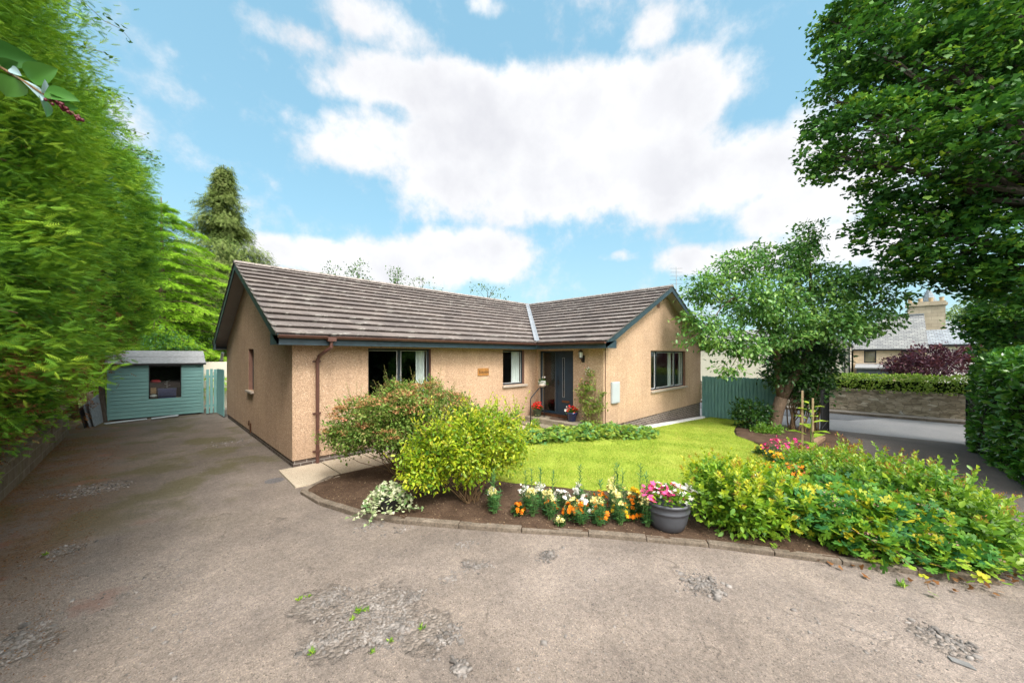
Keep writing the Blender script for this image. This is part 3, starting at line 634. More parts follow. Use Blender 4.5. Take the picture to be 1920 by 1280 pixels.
for sg, ya in ((1, Y0-OE), (-1, Y1+OE)):
    y2 = Yr; mb.prism([(X0-OV+.02, ya+sg*.1, ZE+TAN*.1+dz), (X0+.02, ya+sg*.1, ZE+TAN*.1+dz), (X0+.02, y2, zrd+dz), (X0-OV+.02, y2, zrd+dz)], (0, 0, .02))
for sg, xa in ((1, X1-OE), (-1, X2+OE)):
    mb.prism([(xa+sg*.1, Yw-OV+.02, ZE+TAN*.1+dz), (xa+sg*.1, Yw+.02, ZE+TAN*.1+dz), (Xr, Yw+.02, zrw+dz), (Xr, Yw-OV+.02, zrw+dz)], (0, 0, .02))
mb.build('soffit', M['soffit'], house)
def barge(c, fixed, a0, ar, ax_, zr):                          # a0 eave coordinate, ar ridge coordinate
    mb = MB(); t = .03
    def P(a, z): return (fixed, a, z) if ax_ == 'x' else (a, fixed, z)
    d = (t, 0, 0) if ax_ == 'x' else (0, t, 0)
    mb.prism([P(a0, ZE-.17), P(a0, ZE+.012), P(ar, zr+.012), P(ar, zr-.19), P(a0+.45*(1 if ar > a0 else -1), ZE+TAN*.45-.19)], d)
    s = 1 if ar > a0 else -1; mb.prism([P(a0+.0*s, ZE-.19), P(a0+(OE+.12)*s, ZE-.19), P(a0+(OE+.12)*s, ZE+.04), P(a0, ZE-.03)], (d[0]*.9, d[1]*.9, 0))
    o = mb.build('barge_board', M['fascia'], house)
    mb = MB()                                              # bedding and tile ends along the verge
    run = abs(ar-a0)
    for k in range(NC):
        t0 = run*k/NC; t1 = run*(k+1)/NC
        mb.prism([P(a0+s*t0, ZE+TAN*t0+.014), P(a0+s*t0, ZE+TAN*t0+.04), P(a0+s*t1, ZE+TAN*t1+.012), P(a0+s*t1, ZE+TAN*t1+.0)], (.05 if ax_ == 'x' else 0, 0 if ax_ == 'x' else .05, 0))
    mb.v = [(x-(.024 if ax_ == 'x' else 0), y-(0 if ax_ == 'x' else .024), z) for x, y, z in mb.v]
    mb.build('verge_tile_ends', M['verge'], o)
barge(0, X0-OV, Y0-OE, Yr, 'x', zrd); barge(0, X0-OV, Y1+OE, Yr, 'x', zrd); barge(0, Yw-OV, X1-OE, Xr, 'y', zrw); barge(0, Yw-OV, X2+OE, Xr, 'y', zrw)
# gutters, brackets and downpipe
def gutter(a, b):
    a = Vector(a); b = Vector(b); d = (b-a).normalized(); sd = Vector((d.y, -d.x, 0)); mb = MB(); r = .058
    for rr, st in ((r, 0),):
        i0 = len(mb.v); K = 9
        for c in (a, b):
            for j in range(K): an = PI*j/(K-1); mb.v.append(tuple(c+sd*math.cos(an)*rr+Vector((0, 0, -math.sin(an)*rr))))
        for j in range(K-1): mb.f.append((i0+j, i0+j+1, i0+K+j+1, i0+K+j))
        mb.f.append(tuple(i0+j for j in range(K))); mb.f.append(tuple(i0+K+j for j in range(K)))
    mb.beam(a+sd*r, b+sd*r, .010, .014)
    g = mb.build('gutter', M['gutter'], house)
    n = int((b-a).length/.86)
    for i in range(n+1):
        p = a.lerp(b, (i+.3)/(n+.6)); mb = MB(); i0 = 0; K = 9
        for o_ in (-.016, .016):
            for j in range(K): an = PI*j/(K-1); c = p+d*o_; mb.v.append(tuple(c+sd*math.cos(an)*(r+.006)+Vector((0, 0, -math.sin(an)*(r+.007)+.004))))
        for j in range(K-1): mb.f.append((j, j+1, K+j+1, K+j))
        mb.build('bracket', M['gutter'], g)
    return g
gut = gutter((X0-OV+.0, Y0-OE-.062, ZE-.012), (X1-OE-.06, Y0-OE-.062, ZE-.012)); gutter((X1-OE-.062, Y0-OE-.10, ZE-.012), (X1-OE-.062, Yw-OV+.01, ZE-.012))
mb = MB(); dx = 2.66
mb.box((dx-.06, Y0-OE-.125, ZE-.11), (dx+.10, Y0-OE-.004, ZE-.005))
mb.tube([(dx+.02, Y0-OE-.06, ZE-.09), (dx+.02, Y0-OE-.06, ZE-.23), (dx-.05, Y0-OE+.04, ZE-.31), (dx-.09, Y0-.12, ZE-.40), (dx-.11, Y0-.065, ZE-.50), (dx-.11, Y0-.065, -.14)], .036, 10)
for z in (ZE-.55, .9, .1): mb.tube([(dx-.11, Y0-.065, z), (dx-.11, Y0-.065, z+.05)], .045, 10); mb.box((dx-.19, Y0-.03, z+.01), (dx-.03, Y0+.002, z+.04))
mb.build('downpipe', M['gutter'], house, smooth=False)
# ---- windows
def window(ax_, plane, a0, a1, z0, z1, mull, sillz=.07, curtains=(), beads=True, sash=()):
    sg = 1
    def P(a, d, z): return (a, plane+d, z) if ax_ == 'x' else (plane+d, a, z)
    def B(mb, a, d, z, a_, d_, z_): mb.box(P(a, d, z), P(a_, d_, z_))
    fw = .055; d0, d1 = .10, .17; mb = MB()
    B(mb, a0, d0, z0, a1, d1, z0+fw); B(mb, a0, d0, z1-fw, a1, d1, z1); B(mb, a0, d0, z0+fw, a0+fw, d1, z1-fw); B(mb, a1-fw, d0, z0+fw, a1, d1, z1-fw)
    for m_ in mull: B(mb, m_-fw*.6, d0, z0+fw, m_+fw*.6, d1, z1-fw)
    for (s0_, s1_) in sash:                                # opening sashes stand slightly proud
        for q in ((s0_, z0+fw+.005, s1_, z0+fw+.05), (s0_, z1-fw-.05, s1_, z1-fw-.005), (s0_, z0+fw+.05, s0_+.045, z1-fw-.05), (s1_-.045, z0+fw+.05, s1_, z1-fw-.05)):
            B(mb, q[0], d0-.015, q[1], q[2], d0+.03, q[3])
    wn = mb.build('window', M['frame'], house, bevel=.004)
    ed = [a0]+list(mull)+[a1]
    for p, q in zip(ed[:-1], ed[1:]):
        p2, q2 = p+fw*.9, q-fw*.9
        if any(abs(s0_-p) < .2 or abs(s1_-q) < .2 for s0_, s1_ in sash): p2 += .04; q2 -= .04
        mb = MB(); mb.box(P(p2, .135, z0+fw), P(q2, .141, z1-fw)); mb.build('pane', M['glass'], wn)
        if beads:
            mb = MB(); bw = .018 if plane == Yw else .009
            B(mb, p2, .118, z0+fw, q2, .134, z0+fw+bw); B(mb, p2, .118, z1-fw-bw, q2, .134, z1-fw); B(mb, p2, .118, z0+fw+bw, p2+bw, .134, z1-fw-bw); B(mb, q2-bw, .118, z0+fw+bw, q2, .134, z1-fw-bw)
            mb.build('bead', M['white'], wn)
    if sillz: mb = MB(); B(mb, a0-.03, -.075, z0-sillz, a1+.09, .09, z0-.002); mb.build('sill', M['sill'], wn, bevel=.006)
    mb = MB()                                              # rendered reveals
    B(mb, a1-.004, .004, z0, a1+.002, d0, z1); B(mb, a0-.002, .004, z0, a0+.004, d0, z1); mb.build('reveal', M['reveal'], wn)
    for (c0, c1) in curtains:
        mb = MB(); n = max(8, int((c1-c0)/.025))
        for i in range(n):
            u, v = c0+(c1-c0)*i/n, c0+(c1-c0)*(i+1)/n; du, dv = .20+.028*math.sin(i*1.25)+.01*math.sin(i*.6), .20+.028*math.sin((i+1)*1.25)+.01*math.sin((i+1)*.6)
            mb.q([P(u, du, z0+.03), P(v, dv, z0+.03), P(v, dv, z1), P(u, du, z1)])
        mb.build('curtain', M['curtain'], wn, smooth=True)
    return wn
window('x', Y0, *W1, [4.50], curtains=[(5.02, 5.30)])
window('x', Y0, *W2, [], curtains=[(8.58, 8.98)])
window('x', Yw, *GW, [13.42, 15.18], curtains=[(12.82, 13.1), (14.75, 15.05), (15.9, 16.06)])
window('y', X0, *SL, [], sillz=.06, beads=False)
# ---- front door with side light, threshold, letter plate, handle
y0d, y1d, z0d, z1d = DR; ym = 7.60; mb = MB(); dx0, dx1 = X1+.10, X1+.17
for q in ((y0d, z0d, y1d, z0d+.07), (y0d, z1d-.06, y1d, z1d), (y0d, z0d+.07, y0d+.055, z1d-.06), (y1d-.055, z0d+.07, y1d, z1d-.06), (ym-.035, z0d+.07, ym+.035, z1d-.06)):
    mb.box((dx0, q[0], q[1]), (dx1, q[2], q[3]))
fr = mb.build('door_frame', M['door'], house, bevel=.004)
mb = MB(); mb.box((X1+.135, ym+.035, z0d+.07), (X1+.141, y1d-.055, z1d-.06)); mb.build('pane', M['glass'], fr)
mb = MB(); mb.box((X1+.118, ym+.04, z0d+.075), (X1+.130, ym+.055, z1d-.065)); mb.box((X1+.118, y1d-.075, z0d+.075), (X1+.130, y1d-.06, z1d-.065)); mb.build('bead', M['lead'], fr)
mb = MB(); da, db = y0d+.06, ym-.04
gy0, gy1, gz0, gz1 = db-.30, db-.235, .78, 2.06
for q in ((da, z0d+.075, gy0, z1d-.065), (gy1, z0d+.075, db, z1d-.065), (gy0, z0d+.075, gy1, gz0), (gy0, gz1, gy1, z1d-.065)): mb.box((X1+.115, q[0], q[1]), (X1+.16, q[2], q[3]))
mb.box((X1+.108, da+.05, z0d+.12), (X1+.1145, gy0-.05, z0d+.5)) if False else None
door = mb.build('door', M['door'], house)
mb = MB(); mb.box((X1+.125, gy0-.006, gz0-.006), (X1+.131, gy1+.006, gz1+.006)); mb.build('pane', M['glass'], door)
mb = MB()
for q in ((gy0-.012, gz0, gy0, gz1), (gy1, gz0, gy1+.012, gz1), (gy0-.012, gz0-.012, gy1+.012, gz0), (gy0-.012, gz1, gy1+.012, gz1+.012)): mb.box((X1+.107, q[0], q[1]), (X1+.1145, q[2], q[3]))
mb.build('bead', M['lead'], door)
mb = MB(); mb.box((X1+.100, (da+db)/2-.17, .60), (X1+.1145, (da+db)/2+.13, .67)); mb.build('letter_plate', M['copper'], door, bevel=.004)
mb = MB(); hy = db-.05; mb.box((X1+.106, hy-.022, 1.16), (X1+.1145, hy+.022, 1.34)); mb.tube([(X1+.106, hy, 1.27), (X1+.06, hy, 1.27), (X1+.055, hy-.12, 1.265)], .010, 8); mb.tube([(X1+.115, hy-.0, 1.42), (X1+.10, hy, 1.42)], .022, 12); mb.build('handle', M['black'], door)
mb = MB(); mb.box((X1-.05, y0d+.0, .135), (X1+.10, y1d-.0, .20)); mb.build('threshold', M['copper'], house, bevel=.005)
# meter cupboard, cable, tap pipe, wall lamp
mb = MB(); mb.box((9.98, Yw-.07, .68), (10.43, Yw-.002, 1.33)); mt = mb.build('meter_box', M['meter'], house, bevel=.01); mb = MB(); mb.box((10.01, Yw-.078, .71), (10.40, Yw-.0705, 1.30)); mb.build('meter_door', M['meter'], mt, bevel=.003)
mb = MB(); mb.tube([(9.66, Yw-.012, 2.36)]+[(9.66+.008*math.sin(k*2.2), Yw-.012, 2.36-2.4*k/12) for k in range(1, 13)], .011, 6); mb.build('cable', M['copper'], house)
mb = MB(); mb.tube([(X0-.02, 12.75, .22), (X0-.05, 12.6, .18), (X0-.05, 12.55, .30)], .016, 6); mb.tube([(X0-.03, 12.45, .25), (X0-.03, 12.45, -.02)], .018, 6); mb.build('outside_tap', M['copper'], house)
mb = MB(); ly = 6.44
mb.box((X1-.02, ly-.045, 1.93), (X1-.002, ly+.045, 2.15)); mb.tube([(X1-.02, ly, 2.0), (X1-.11, ly, 1.98), (X1-.15, ly, 2.06)], .014, 8); mb.lathe((X1-.15, ly, 2.05), [(.02, 0), (.06, .01), (.055, .03)], 8)
mb.lathe((X1-.15, ly, 2.25), [(.085, 0), (.075, .02), (.03, .06), (.01, .08)], 8)
for k in range(6): an = k*PI/3; mb.tube([(X1-.15+.055*math.cos(an), ly+.055*math.sin(an), 2.07), (X1-.15+.075*math.cos(an), ly+.075*math.sin(an), 2.25)], .005, 4)
lp = mb.build('wall_lantern', M['black'], house); mb = MB(); mb.lathe((X1-.15, ly, 2.08), [(.048, 0), (.066, .165)], 8); mb.build('lantern_glass', M['white'], lp)
# porch steps
mb = MB(); mb.box((9.0, 6.28, -.3), (X1-.002, 8.405, .10)); st = mb.build('step', M['stepstone'], house, bevel=.015)
mb = MB(); mb.box((8.62, 6.62, -.32), (8.998, 8.405, -.05)); mb.build('step', M['stepstone'], house, bevel=.015)
# name plate
np_ = thing('name_plate', 'small varnished wooden name plate reading SOLVEN on the front wall between the windows', 'sign', (7.17, Y0, 1.65))
mb = MB(); mb.box((6.955, Y0-.022, 1.535), (7.395, Y0-.002, 1.765)); mb.build('board', plain('varnished_oak', (.36, .17, .05), .35, .3, 18, .1), np_, bevel=.012)
def text(body, size, loc, name, mat, parent, rot=(PI/2, 0, 0)):
    cu = bpy.data.curves.new(name, 'FONT'); cu.body = body; cu.size = size; cu.extrude = .002; o = bpy.data.objects.new('tmp', cu); COL.objects.link(o)
    bpy.context.view_layer.update(); me = bpy.data.meshes.new_from_object(o); bpy.data.objects.remove(o)
    mt_ = Matrix.Translation(Vector(loc)-ORG[parent.name]) @ Matrix.Rotation(rot[2], 4, 'Z') @ Matrix.Rotation(rot[0], 4, 'X'); me.transform(mt_); return link(name, me, mat, parent)
text('S', .135, (6.99, Y0-.026, 1.605), 'lettering', M['black'], np_); text('OLVEN', .098, (7.066, Y0-.026, 1.607), 'lettering', M['black'], np_)

# ================================================================== THINGS AT THE DOOR
hr = thing('handrail', 'black metal handrail beside the front steps', 'handrail', (9.05, 7.86, -.1))
mb = MB(); mb.tube([(8.70, 7.86, -.15), (8.70, 7.86, .74), (8.74, 7.86, .80), (9.10, 7.86, 1.06), (9.16, 7.86, 1.075), (9.50, 7.86, 1.08)], .018, 8); mb.build('rail', M['black'], hr, smooth=True)
mb = MB(); mb.tube([(9.38, 7.86, .09), (9.38, 7.86, 1.07)], .014, 8); mb.lathe((9.38, 7.86, .10), [(.05, 0), (.05, .01)], 12); mb.build('post', M['black'], hr)
def leafbush_simple(parent, name, c, r, n, size, tmpl, mat, up=.3):
    d = rdir(n); d[:, 2] = np.abs(d[:, 2])*1.0-.15; P = np.array(c)+d*np.array(r)*(.4+.6*R.rand(n)[:, None]); D = nrm(d+R.normal(size=(n, 3))*.4+np.array([0, 0, up]))
    V, F, r_ = inst(tmpl, P, D, nrm(R.normal(size=(n, 3))*.5+[0, 0, 1]), size*(.6+.8*R.rand(n))); return npmesh(name, V, F, mat, parent, r_)
LM = {}
LM['bed'] = leafmat('begonia_leaf', [(.03, .09, .015), (.07, .16, .02), (.12, .22, .03)])
def blooms(parent, name, c, r, n, size, mat, tmpl=PETAL5, up=1., flatz=.35):
    th = R.rand(n)*2*PI; rr = np.sqrt(R.rand(n)); P = np.array(c)+np.stack([np.cos(th)*rr*r[0], np.sin(th)*rr*r[1], (1-rr**2)*r[2]+R.normal(size=n)*r[2]*flatz], 1)
    U = nrm(R.normal(size=(n, 3))*.55+[-.15, -.15, up]); D = nrm(np.cross(U, R.normal(size=(n, 3)))); V, F, r_ = inst(tmpl, P, D, U, size*(.7+.6*R.rand(n))); return npmesh(name, V, F, mat, parent, r_)
def ornament():
    t = thing('letter_holder', 'white card and cream basket ornament with trailing greenery on the handrail end', 'ornament', (9.32, 7.86, 1.09))
    mb = MB(); mb.box((9.26, 7.72, 1.19), (9.28, 8.02, 1.31)); mb.build('card', M['white'], t, bevel=.003)
    mb = MB(); mb.lathe((9.28, 7.86, 1.09), [(.05, 0), (.12, .06), (.13, .10)], 14); mb.build('basket', plain('cream_wicker', (.60, .50, .42), .8, .2, 40, .5), t, smooth=True)
    leafbush_simple(t, 'greenery', (9.30, 7.87, 1.2), (.10, .22, .2), 160, .05, LEAF, LM['bed']); blooms(t, 'white_bloom', (9.28, 7.80, 1.40), (.05, .05, .05), 5, .07, M['p_white'])
ornament()
p1 = thing('flower_pot', 'dark green glazed pot of red begonias beside the side light', 'flower pot', (9.28, 8.08, .10), 'flower pots on the front step')
mb = MB(); mb.lathe((9.28, 8.08, .10), [(.10, 0), (.115, .02), (.15, .22), (.165, .235), (.165, .26), (.14, .26), (.13, .23)], 20); mb.build('pot', M['potgreen'], p1, smooth=True)
leafbush_simple(p1, 'foliage', (9.28, 8.08, .34), (.19, .19, .16), 260, .06, LEAF, LM['bed']); blooms(p1, 'flowers', (9.28, 8.08, .42), (.19, .19, .12), 75, .075, M['p_red'])
p2 = thing('flower_pot', 'cobalt blue glazed pot of red and white begonias below the front door', 'flower pot', (9.36, 6.72, .10), 'flower pots on the front step')
mb = MB(); mb.lathe((9.36, 6.72, .10), [(.11, 0), (.125, .02), (.175, .24), (.19, .25), (.19, .285), (.165, .285), (.15, .25)], 24); mb.build('pot', M['potblue'], p2, smooth=True)
leafbush_simple(p2, 'foliage', (9.36, 6.72, .36), (.18, .18, .14), 230, .06, LEAF, LM['bed']); blooms(p2, 'flowers', (9.36, 6.72, .43), (.18, .18, .11), 45, .08, M['p_red']); blooms(p2, 'flowers', (9.33, 6.86, .42), (.12, .08, .10), 24, .075, M['p_white'])
mb = MB(); mb.lathe((9.32, 7.25, .101), [(.34, 0), (.34, .014)], 28); mb.v = [(9.32+(x-9.32)*.62+.05, y, z) for x, y, z in mb.v]
setp(mb.build('doormat', M['mat']), 'brown half-round coir doormat on the top step', 'doormat')
cl = thing('climbing_plant', 'sparse climbing shrub on a thin frame beside the front door', 'climber', (9.42, 6.05, -.1))
for k in range(7):
    mb = MB(); limb(mb, (9.42, 6.05+.1*random.uniform(-1, 1), -.1), (9.5, 6.1+random.uniform(-.4, .45), random.uniform(.7, 1.7)), .010, .004, 0, 6, .08, 5); mb.build('stem', M['stem'], cl)
mb = None
LM['climb'] = leafmat('climber_leaf', [(.06, .12, .02), (.14, .24, .03), (.25, .32, .05), (.30, .20, .08)])
c_, f_ = None, None
crown('foliage', [(9.35, 6.0, .35, .22, .38, .5), (9.40, 6.25, .95, .16, .26, .45), (9.42, 6.15, 1.35, .12, .22, .35), (9.40, 5.75, .8, .12, .2, .35)], 130, 10, .07, .075, LEAF, LM['climb'], cl, shell=.2)
blooms(cl, 'pink_bloom', (9.42, 6.25, 1.0), (.08, .35, .6), 22, .05, M['p_coral'])
blooms(cl, 'white_bloom', (9.45, 6.2, 1.62), (.05, .10, .12), 12, .08, M['p_white'])
# ================================================================== LEFT SIDE: retaining wall, hedge, shed, side gate
rw = thing('garden_wall', 'low mossy block retaining wall under the conifer hedge along the drive', 'wall', (-1.75, 9, -.15))
mb = MB(); mb.box((-1.95, -4, -.4), (-1.62, 16.9, .36)); mb.build('wall', M['blockwall'], rw, bevel=.012)
mb = MB(); y = -4.
while y < 16.8: mb.box((-1.97, y+.005, .362), (-1.59, y+.455, .405+.012*random.random())); y += .46
mb.build('coping', M['blockwall'], rw, bevel=.01)
bank = MB(); bank.prism([(-1.96, -4, -.3), (-1.96, -4, .30), (-3, -4, .6), (-9, -4, .7), (-9, -4, -.3)], (0, 27, 0)); struct(bank.build('bank', M['soil']))
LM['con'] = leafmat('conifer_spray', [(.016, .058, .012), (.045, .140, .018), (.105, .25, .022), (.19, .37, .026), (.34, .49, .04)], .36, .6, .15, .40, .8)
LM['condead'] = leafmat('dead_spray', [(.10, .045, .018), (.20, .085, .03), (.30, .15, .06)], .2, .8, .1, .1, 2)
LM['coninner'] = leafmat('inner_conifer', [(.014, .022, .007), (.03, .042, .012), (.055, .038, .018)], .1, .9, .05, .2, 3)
hedge = thing('conifer_hedge', 'towering bright green conifer hedge leaning over the block wall on the left', 'hedge', (-2.2, 8, .3))
def hf(y, z):                                       # hedge face
    b = -.98+.95*smooth((y-9.5)/8.)*smooth((z-1.3)/2.2)+.16*smooth(1-abs(y-5)/3)
    b = b+.13*np.sin(y*1.9+z*.7)+.10*np.sin(y*.8-z*1.3+1)+.08*np.sin(z*3.1+y*2.2)
    return b-.62*smooth((2.5-z)/1.7)
def ztop(y): return 6.6+.13*(y-5)+.25*np.sin(y*1.7)+.2*np.sin(y*4.1)
def zbot(y): return .72+.55*smooth((y-8)/4)+1.0*smooth((y-14.)/4.)+.1*np.sin(y*2.3)
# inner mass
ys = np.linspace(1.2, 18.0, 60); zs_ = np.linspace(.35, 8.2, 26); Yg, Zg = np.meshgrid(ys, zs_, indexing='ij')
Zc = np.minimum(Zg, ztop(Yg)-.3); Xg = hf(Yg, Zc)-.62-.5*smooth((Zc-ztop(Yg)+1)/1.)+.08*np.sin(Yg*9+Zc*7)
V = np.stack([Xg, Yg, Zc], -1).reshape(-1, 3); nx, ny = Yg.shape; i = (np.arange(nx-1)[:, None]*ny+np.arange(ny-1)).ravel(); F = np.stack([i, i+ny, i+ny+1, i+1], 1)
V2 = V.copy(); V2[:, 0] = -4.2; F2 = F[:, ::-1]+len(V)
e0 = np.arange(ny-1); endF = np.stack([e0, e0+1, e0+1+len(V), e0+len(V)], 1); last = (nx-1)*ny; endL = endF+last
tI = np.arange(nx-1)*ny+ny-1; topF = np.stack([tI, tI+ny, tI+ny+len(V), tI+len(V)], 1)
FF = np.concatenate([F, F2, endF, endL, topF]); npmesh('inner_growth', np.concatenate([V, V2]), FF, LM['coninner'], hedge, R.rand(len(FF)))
def plumes(n, yr, per, size, tmpl, back=False, name='foliage', mat=None, rad=.5, face=None):
    y = yr[0]+(yr[1]-yr[0])*R.rand(n); z = zbot(y)+(ztop(y)-zbot(y))*R.rand(n)**.95
    gap = np.sin(y*2.1+z*1.3)+np.sin(z*2.7-y*1.1+2)+.7*np.sin(y*4.7+z*3.9); kp = ~((gap > 1.15) & (z < 4.3) & (R.rand(n) < .85)); y, z = y[kp], z[kp]; n = len(y)
    x = hf(y, z)-.35-.35*smooth((z-ztop(y)+.9)/.9)*R.rand(n)
    B = np.stack([x, y, z], 1)
    D = nrm(np.stack([np.ones(n)*.9, R.normal(size=n)*.45, .25+R.normal(size=n)*.35-.55*(z < 1.6)], 1)); Ln = (.35+.65*R.rand(n)**1.5)*rad/.5*np.where(z < 2.0, .72, 1.)
    k = np.repeat(np.arange(n), per); m = len(k); t = R.rand(m)**.8
    side = nrm(np.cross(D, [0, 0, 1.])); s = R.normal(size=m)*.24
    P = B[k]+D[k]*(Ln[k]*t)[:, None]+side[k]*(s*Ln[k]*(1.1-t*.6))[:, None]+R.normal(size=(m, 3))*.03; P[:, 2] -= .10*t**2
    Dl = nrm(D[k]+side[k]*(s*1.5)[:, None]+R.normal(size=(m, 3))*.42+[0, 0, .05]); U = nrm(np.array([0, 0, 1.])+R.normal(size=(m, 3))*.75)
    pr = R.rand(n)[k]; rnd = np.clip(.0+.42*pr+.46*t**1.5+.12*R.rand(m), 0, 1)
    return inst(tmpl, P, Dl, U, size*(.6+.7*R.rand(m)), rnd)
parts = [plumes(1100, (2.2, 6.2), 60, .066, SPRAY), plumes(460, (5.4, 7.8), 56, .085, SPRAY), plumes(1000, (6.4, 12.2), 60, .10, SPRAY), plumes(820, (11.8, 18.2), 50, .15, SPRAYS)]
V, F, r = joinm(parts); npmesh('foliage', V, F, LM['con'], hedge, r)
yy = 2.4+14*R.rand(9000); zz = .8+3.6*R.rand(9000); gg = np.sin(yy*2.1+zz*1.3)+np.sin(zz*2.7-yy*1.1+2)+.7*np.sin(yy*4.7+zz*3.9); kk = (gg > 1.0) & (zz > zbot(yy)); yy, zz = yy[kk], zz[kk]; m = len(yy); P = np.stack([hf(yy, zz)-.25-.3*R.rand(m), yy, zz], 1)
V, F, r = inst(SPRAYS, P, nrm(R.normal(size=(m, 3))*.6+[.6, 0, -.2]), nrm(R.normal(size=(m, 3))+[0, 0, 1]), .13*(.6+R.rand(m))); npmesh('dry_inner_twigs', V, F, LM['condead'], hedge, r)
# dead brown patches and bare branches
def deadclump(c, n, rad):
    P = np.array(c)+R.normal(size=(n, 3))*np.array(rad); D = nrm(R.normal(size=(n, 3))*.6+[.7, 0, -.2]); return inst(SPRAYS, P, D, nrm(R.normal(size=(n, 3))+[0, 0, 1]), .14*(.6+R.rand(n)))
V, F, r = joinm([deadclump(c, n, rd) for c, n, rd in (((-1.15, 9.2, 3.6), 170, (.12, .5, .35)), ((-1.25, 6.6, 2.4), 150, (.12, .35, .2)), ((-1.1, 11.6, 2.6), 200, (.12, .5, .4)), ((-1.25, 13.2, 1.2), 260, (.15, .9, .3)), ((-1.2, 5.0, 2.9), 90, (.1, .25, .2)), ((-.95, 10.4, 3.0), 420, (.18, .7, .6)), ((-1.0, 7.4, 2.9), 260, (.15, .5, .35)), ((-1.1, 12.2, 1.9), 360, (.18, .9, .35)), ((-.95, 5.9, 2.1), 140, (.12, .35, .2)), ((-.7, 13.6, 2.8), 260, (.2, .6, .5)), ((-1.35, 8.2, 1.1), 160, (.1, .8, .2)), ((-.8, 15.5, 2.2), 240, (.2, .7, .4)))])
npmesh('dead_foliage', V, F, LM['condead'], hedge, r)
mb = MB()
for k in range(10):
    y = random.uniform(2.6, 6.5); z = random.uniform(2.4, 4.2); x = float(hf(np.array(y), np.array(z)))
    limb(mb, (x-.7, y-.5, z-.1), (x+random.uniform(.0, .12), y+random.uniform(.2, .9), z+random.uniform(-.1, .25)), .018, .005, .04, 8, .06, 6)
for k in range(46):
    y = random.uniform(2.2, 16); z = random.uniform(1.1, 6.2); x = float(hf(np.array(y), np.array(z)))
    limb(mb, (x-.9, y+random.uniform(-.3, .3), z-.3), (x+.02, y+random.uniform(-.3, .3), z+random.uniform(-.1, .3)), .016, .004, .05, 6, .07, 5)
mb.build('branches', M['stem'], hedge)
# a climber's shoots breaking out of the hedge top
cs = thing('climbing_shoots', 'thin dark shoots of a climber poking out of the hedge top against the sky', 'climber', (-.6, 12, 6.5))
mb = MB(); LP = []; LD = []
for k in range(9):
    y = 8+k*1.0; z = float(ztop(y))-.2; x = float(hf(np.array(y), np.array(z))); e = (x+random.uniform(.35, .75), y+random.uniform(-.2, .9), z+random.uniform(.0, .45)); pts = limb(mb, (x-.3, y, z), e, .008, .003, .08, 6, .1, 4)
    for p in pts[2:]:
        for _ in range(3): LP.append(tuple(p)); LD.append((random.uniform(-1, 1), random.uniform(-1, 1), random.uniform(-.8, .5)))
mb.build('stem', M['stem'], cs); V, F, r = inst(LEAF, np.array(LP)+R.normal(size=(len(LP), 3))*.03, nrm(np.array(LD)), nrm(R.normal(size=(len(LP), 3))+[0, 0, 1]), .09); LM['dark'] = leafmat('dark_leaf', [(.02, .06, .015), (.04, .11, .02), (.08, .17, .03)]); npmesh('foliage', V, F, LM['dark'], cs, r)
# barberry twig close to the viewer
bb = thing('leafy_twig', 'close leafy twig with a dark red flower cluster at the top left of the hedge', 'twig', tuple(atd(0, 120, 1.15)))
def q3(u, v, b=1.15): return np.array(atd(u, v, 1.15+(b-1.15)*.15))
mb = MB(); mb.tube([q3(-60, 112), q3(0, 126), q3(40, 150), q3(83, 178), q3(120, 200), q3(152, 224)], [.005, .0045, .004, .003, .0022, .0012], 8); mb.build('stem', M['stem'], bb, smooth=True)
LM['bb'] = leafmat('barberry_leaf', [(.03, .10, .025), (.05, .16, .03), (.09, .24, .04)], .3, .35, .5, .1, 3); LM['bbw'] = leafmat('barberry_leaf_underside', [(.22, .34, .36), (.30, .42, .44)], .2, .4, .5, .1, 3)
def bigleaf(name, a, b, wd, mat, nrmv, curl=.2):
    a = np.array(a); b = np.array(b); d = b-a; ln = np.linalg.norm(d); d = d/ln; s = nrm(np.cross(nrmv, d)); n_ = np.cross(d, s); V = []; F = []; K = 9; J = 5
    for i in range(K):
        t = i/(K-1); w = wd*ln*(math.sin(PI*t**.75)**.75+.02)*.5
        for j in range(J):
            q = (j-(J-1)/2)/((J-1)/2); V.append(a+d*ln*t+s*w*q+n_*(abs(q)**1.5*w*.35-curl*ln*t*t))
    for i in range(K-1):
        for j in range(J-1): o_ = i*J+j; F.append((o_, o_+1, o_+J+1, o_+J))
    return npmesh(name, np.array(V), np.array(F), mat, bb, np.full(len(F), random.random()), True)
vw = nrm(-np.array(atd(60, 150, 1.))+np.array([0, 0, EYE]))
bigleaf('leaf', q3(-40, 92), q3(52, 112), .52, LM['bb'], vw+[0, .3, .2]); bigleaf('leaf', q3(2, 123), q3(29, 118, 1.13), .7, LM['bb'], vw); bigleaf('leaf', q3(52, 146), q3(98, 128, 1.1), .66, LM['bb'], vw+[0, 0, .3])
bigleaf('leaf', q3(27, 146), q3(12, 180, 1.12), 1.0, LM['bb'], vw); bigleaf('leaf', q3(30, 145), q3(85, 176, 1.08), .42, LM['bbw'], vw+[.6, 0, .7]); bigleaf('leaf', q3(84, 174), q3(136, 180, 1.1), .5, LM['bb'], vw+[0, 0, .4])
bigleaf('leaf', q3(76, 182), q3(97, 216, 1.1), .45, LM['bb'], vw+[.8, 0, -.2]); bigleaf('leaf', q3(80, 178), q3(90, 152, 1.12), .45, LM['bbw'], vw+[.7, .3, 0]); bigleaf('leaf', q3(20, 128), q3(34, 138, 1.1), .6, LM['bbw'], vw); bigleaf('leaf', q3(122, 200), q3(142, 203, 1.12), .5, LM['bb'], vw)
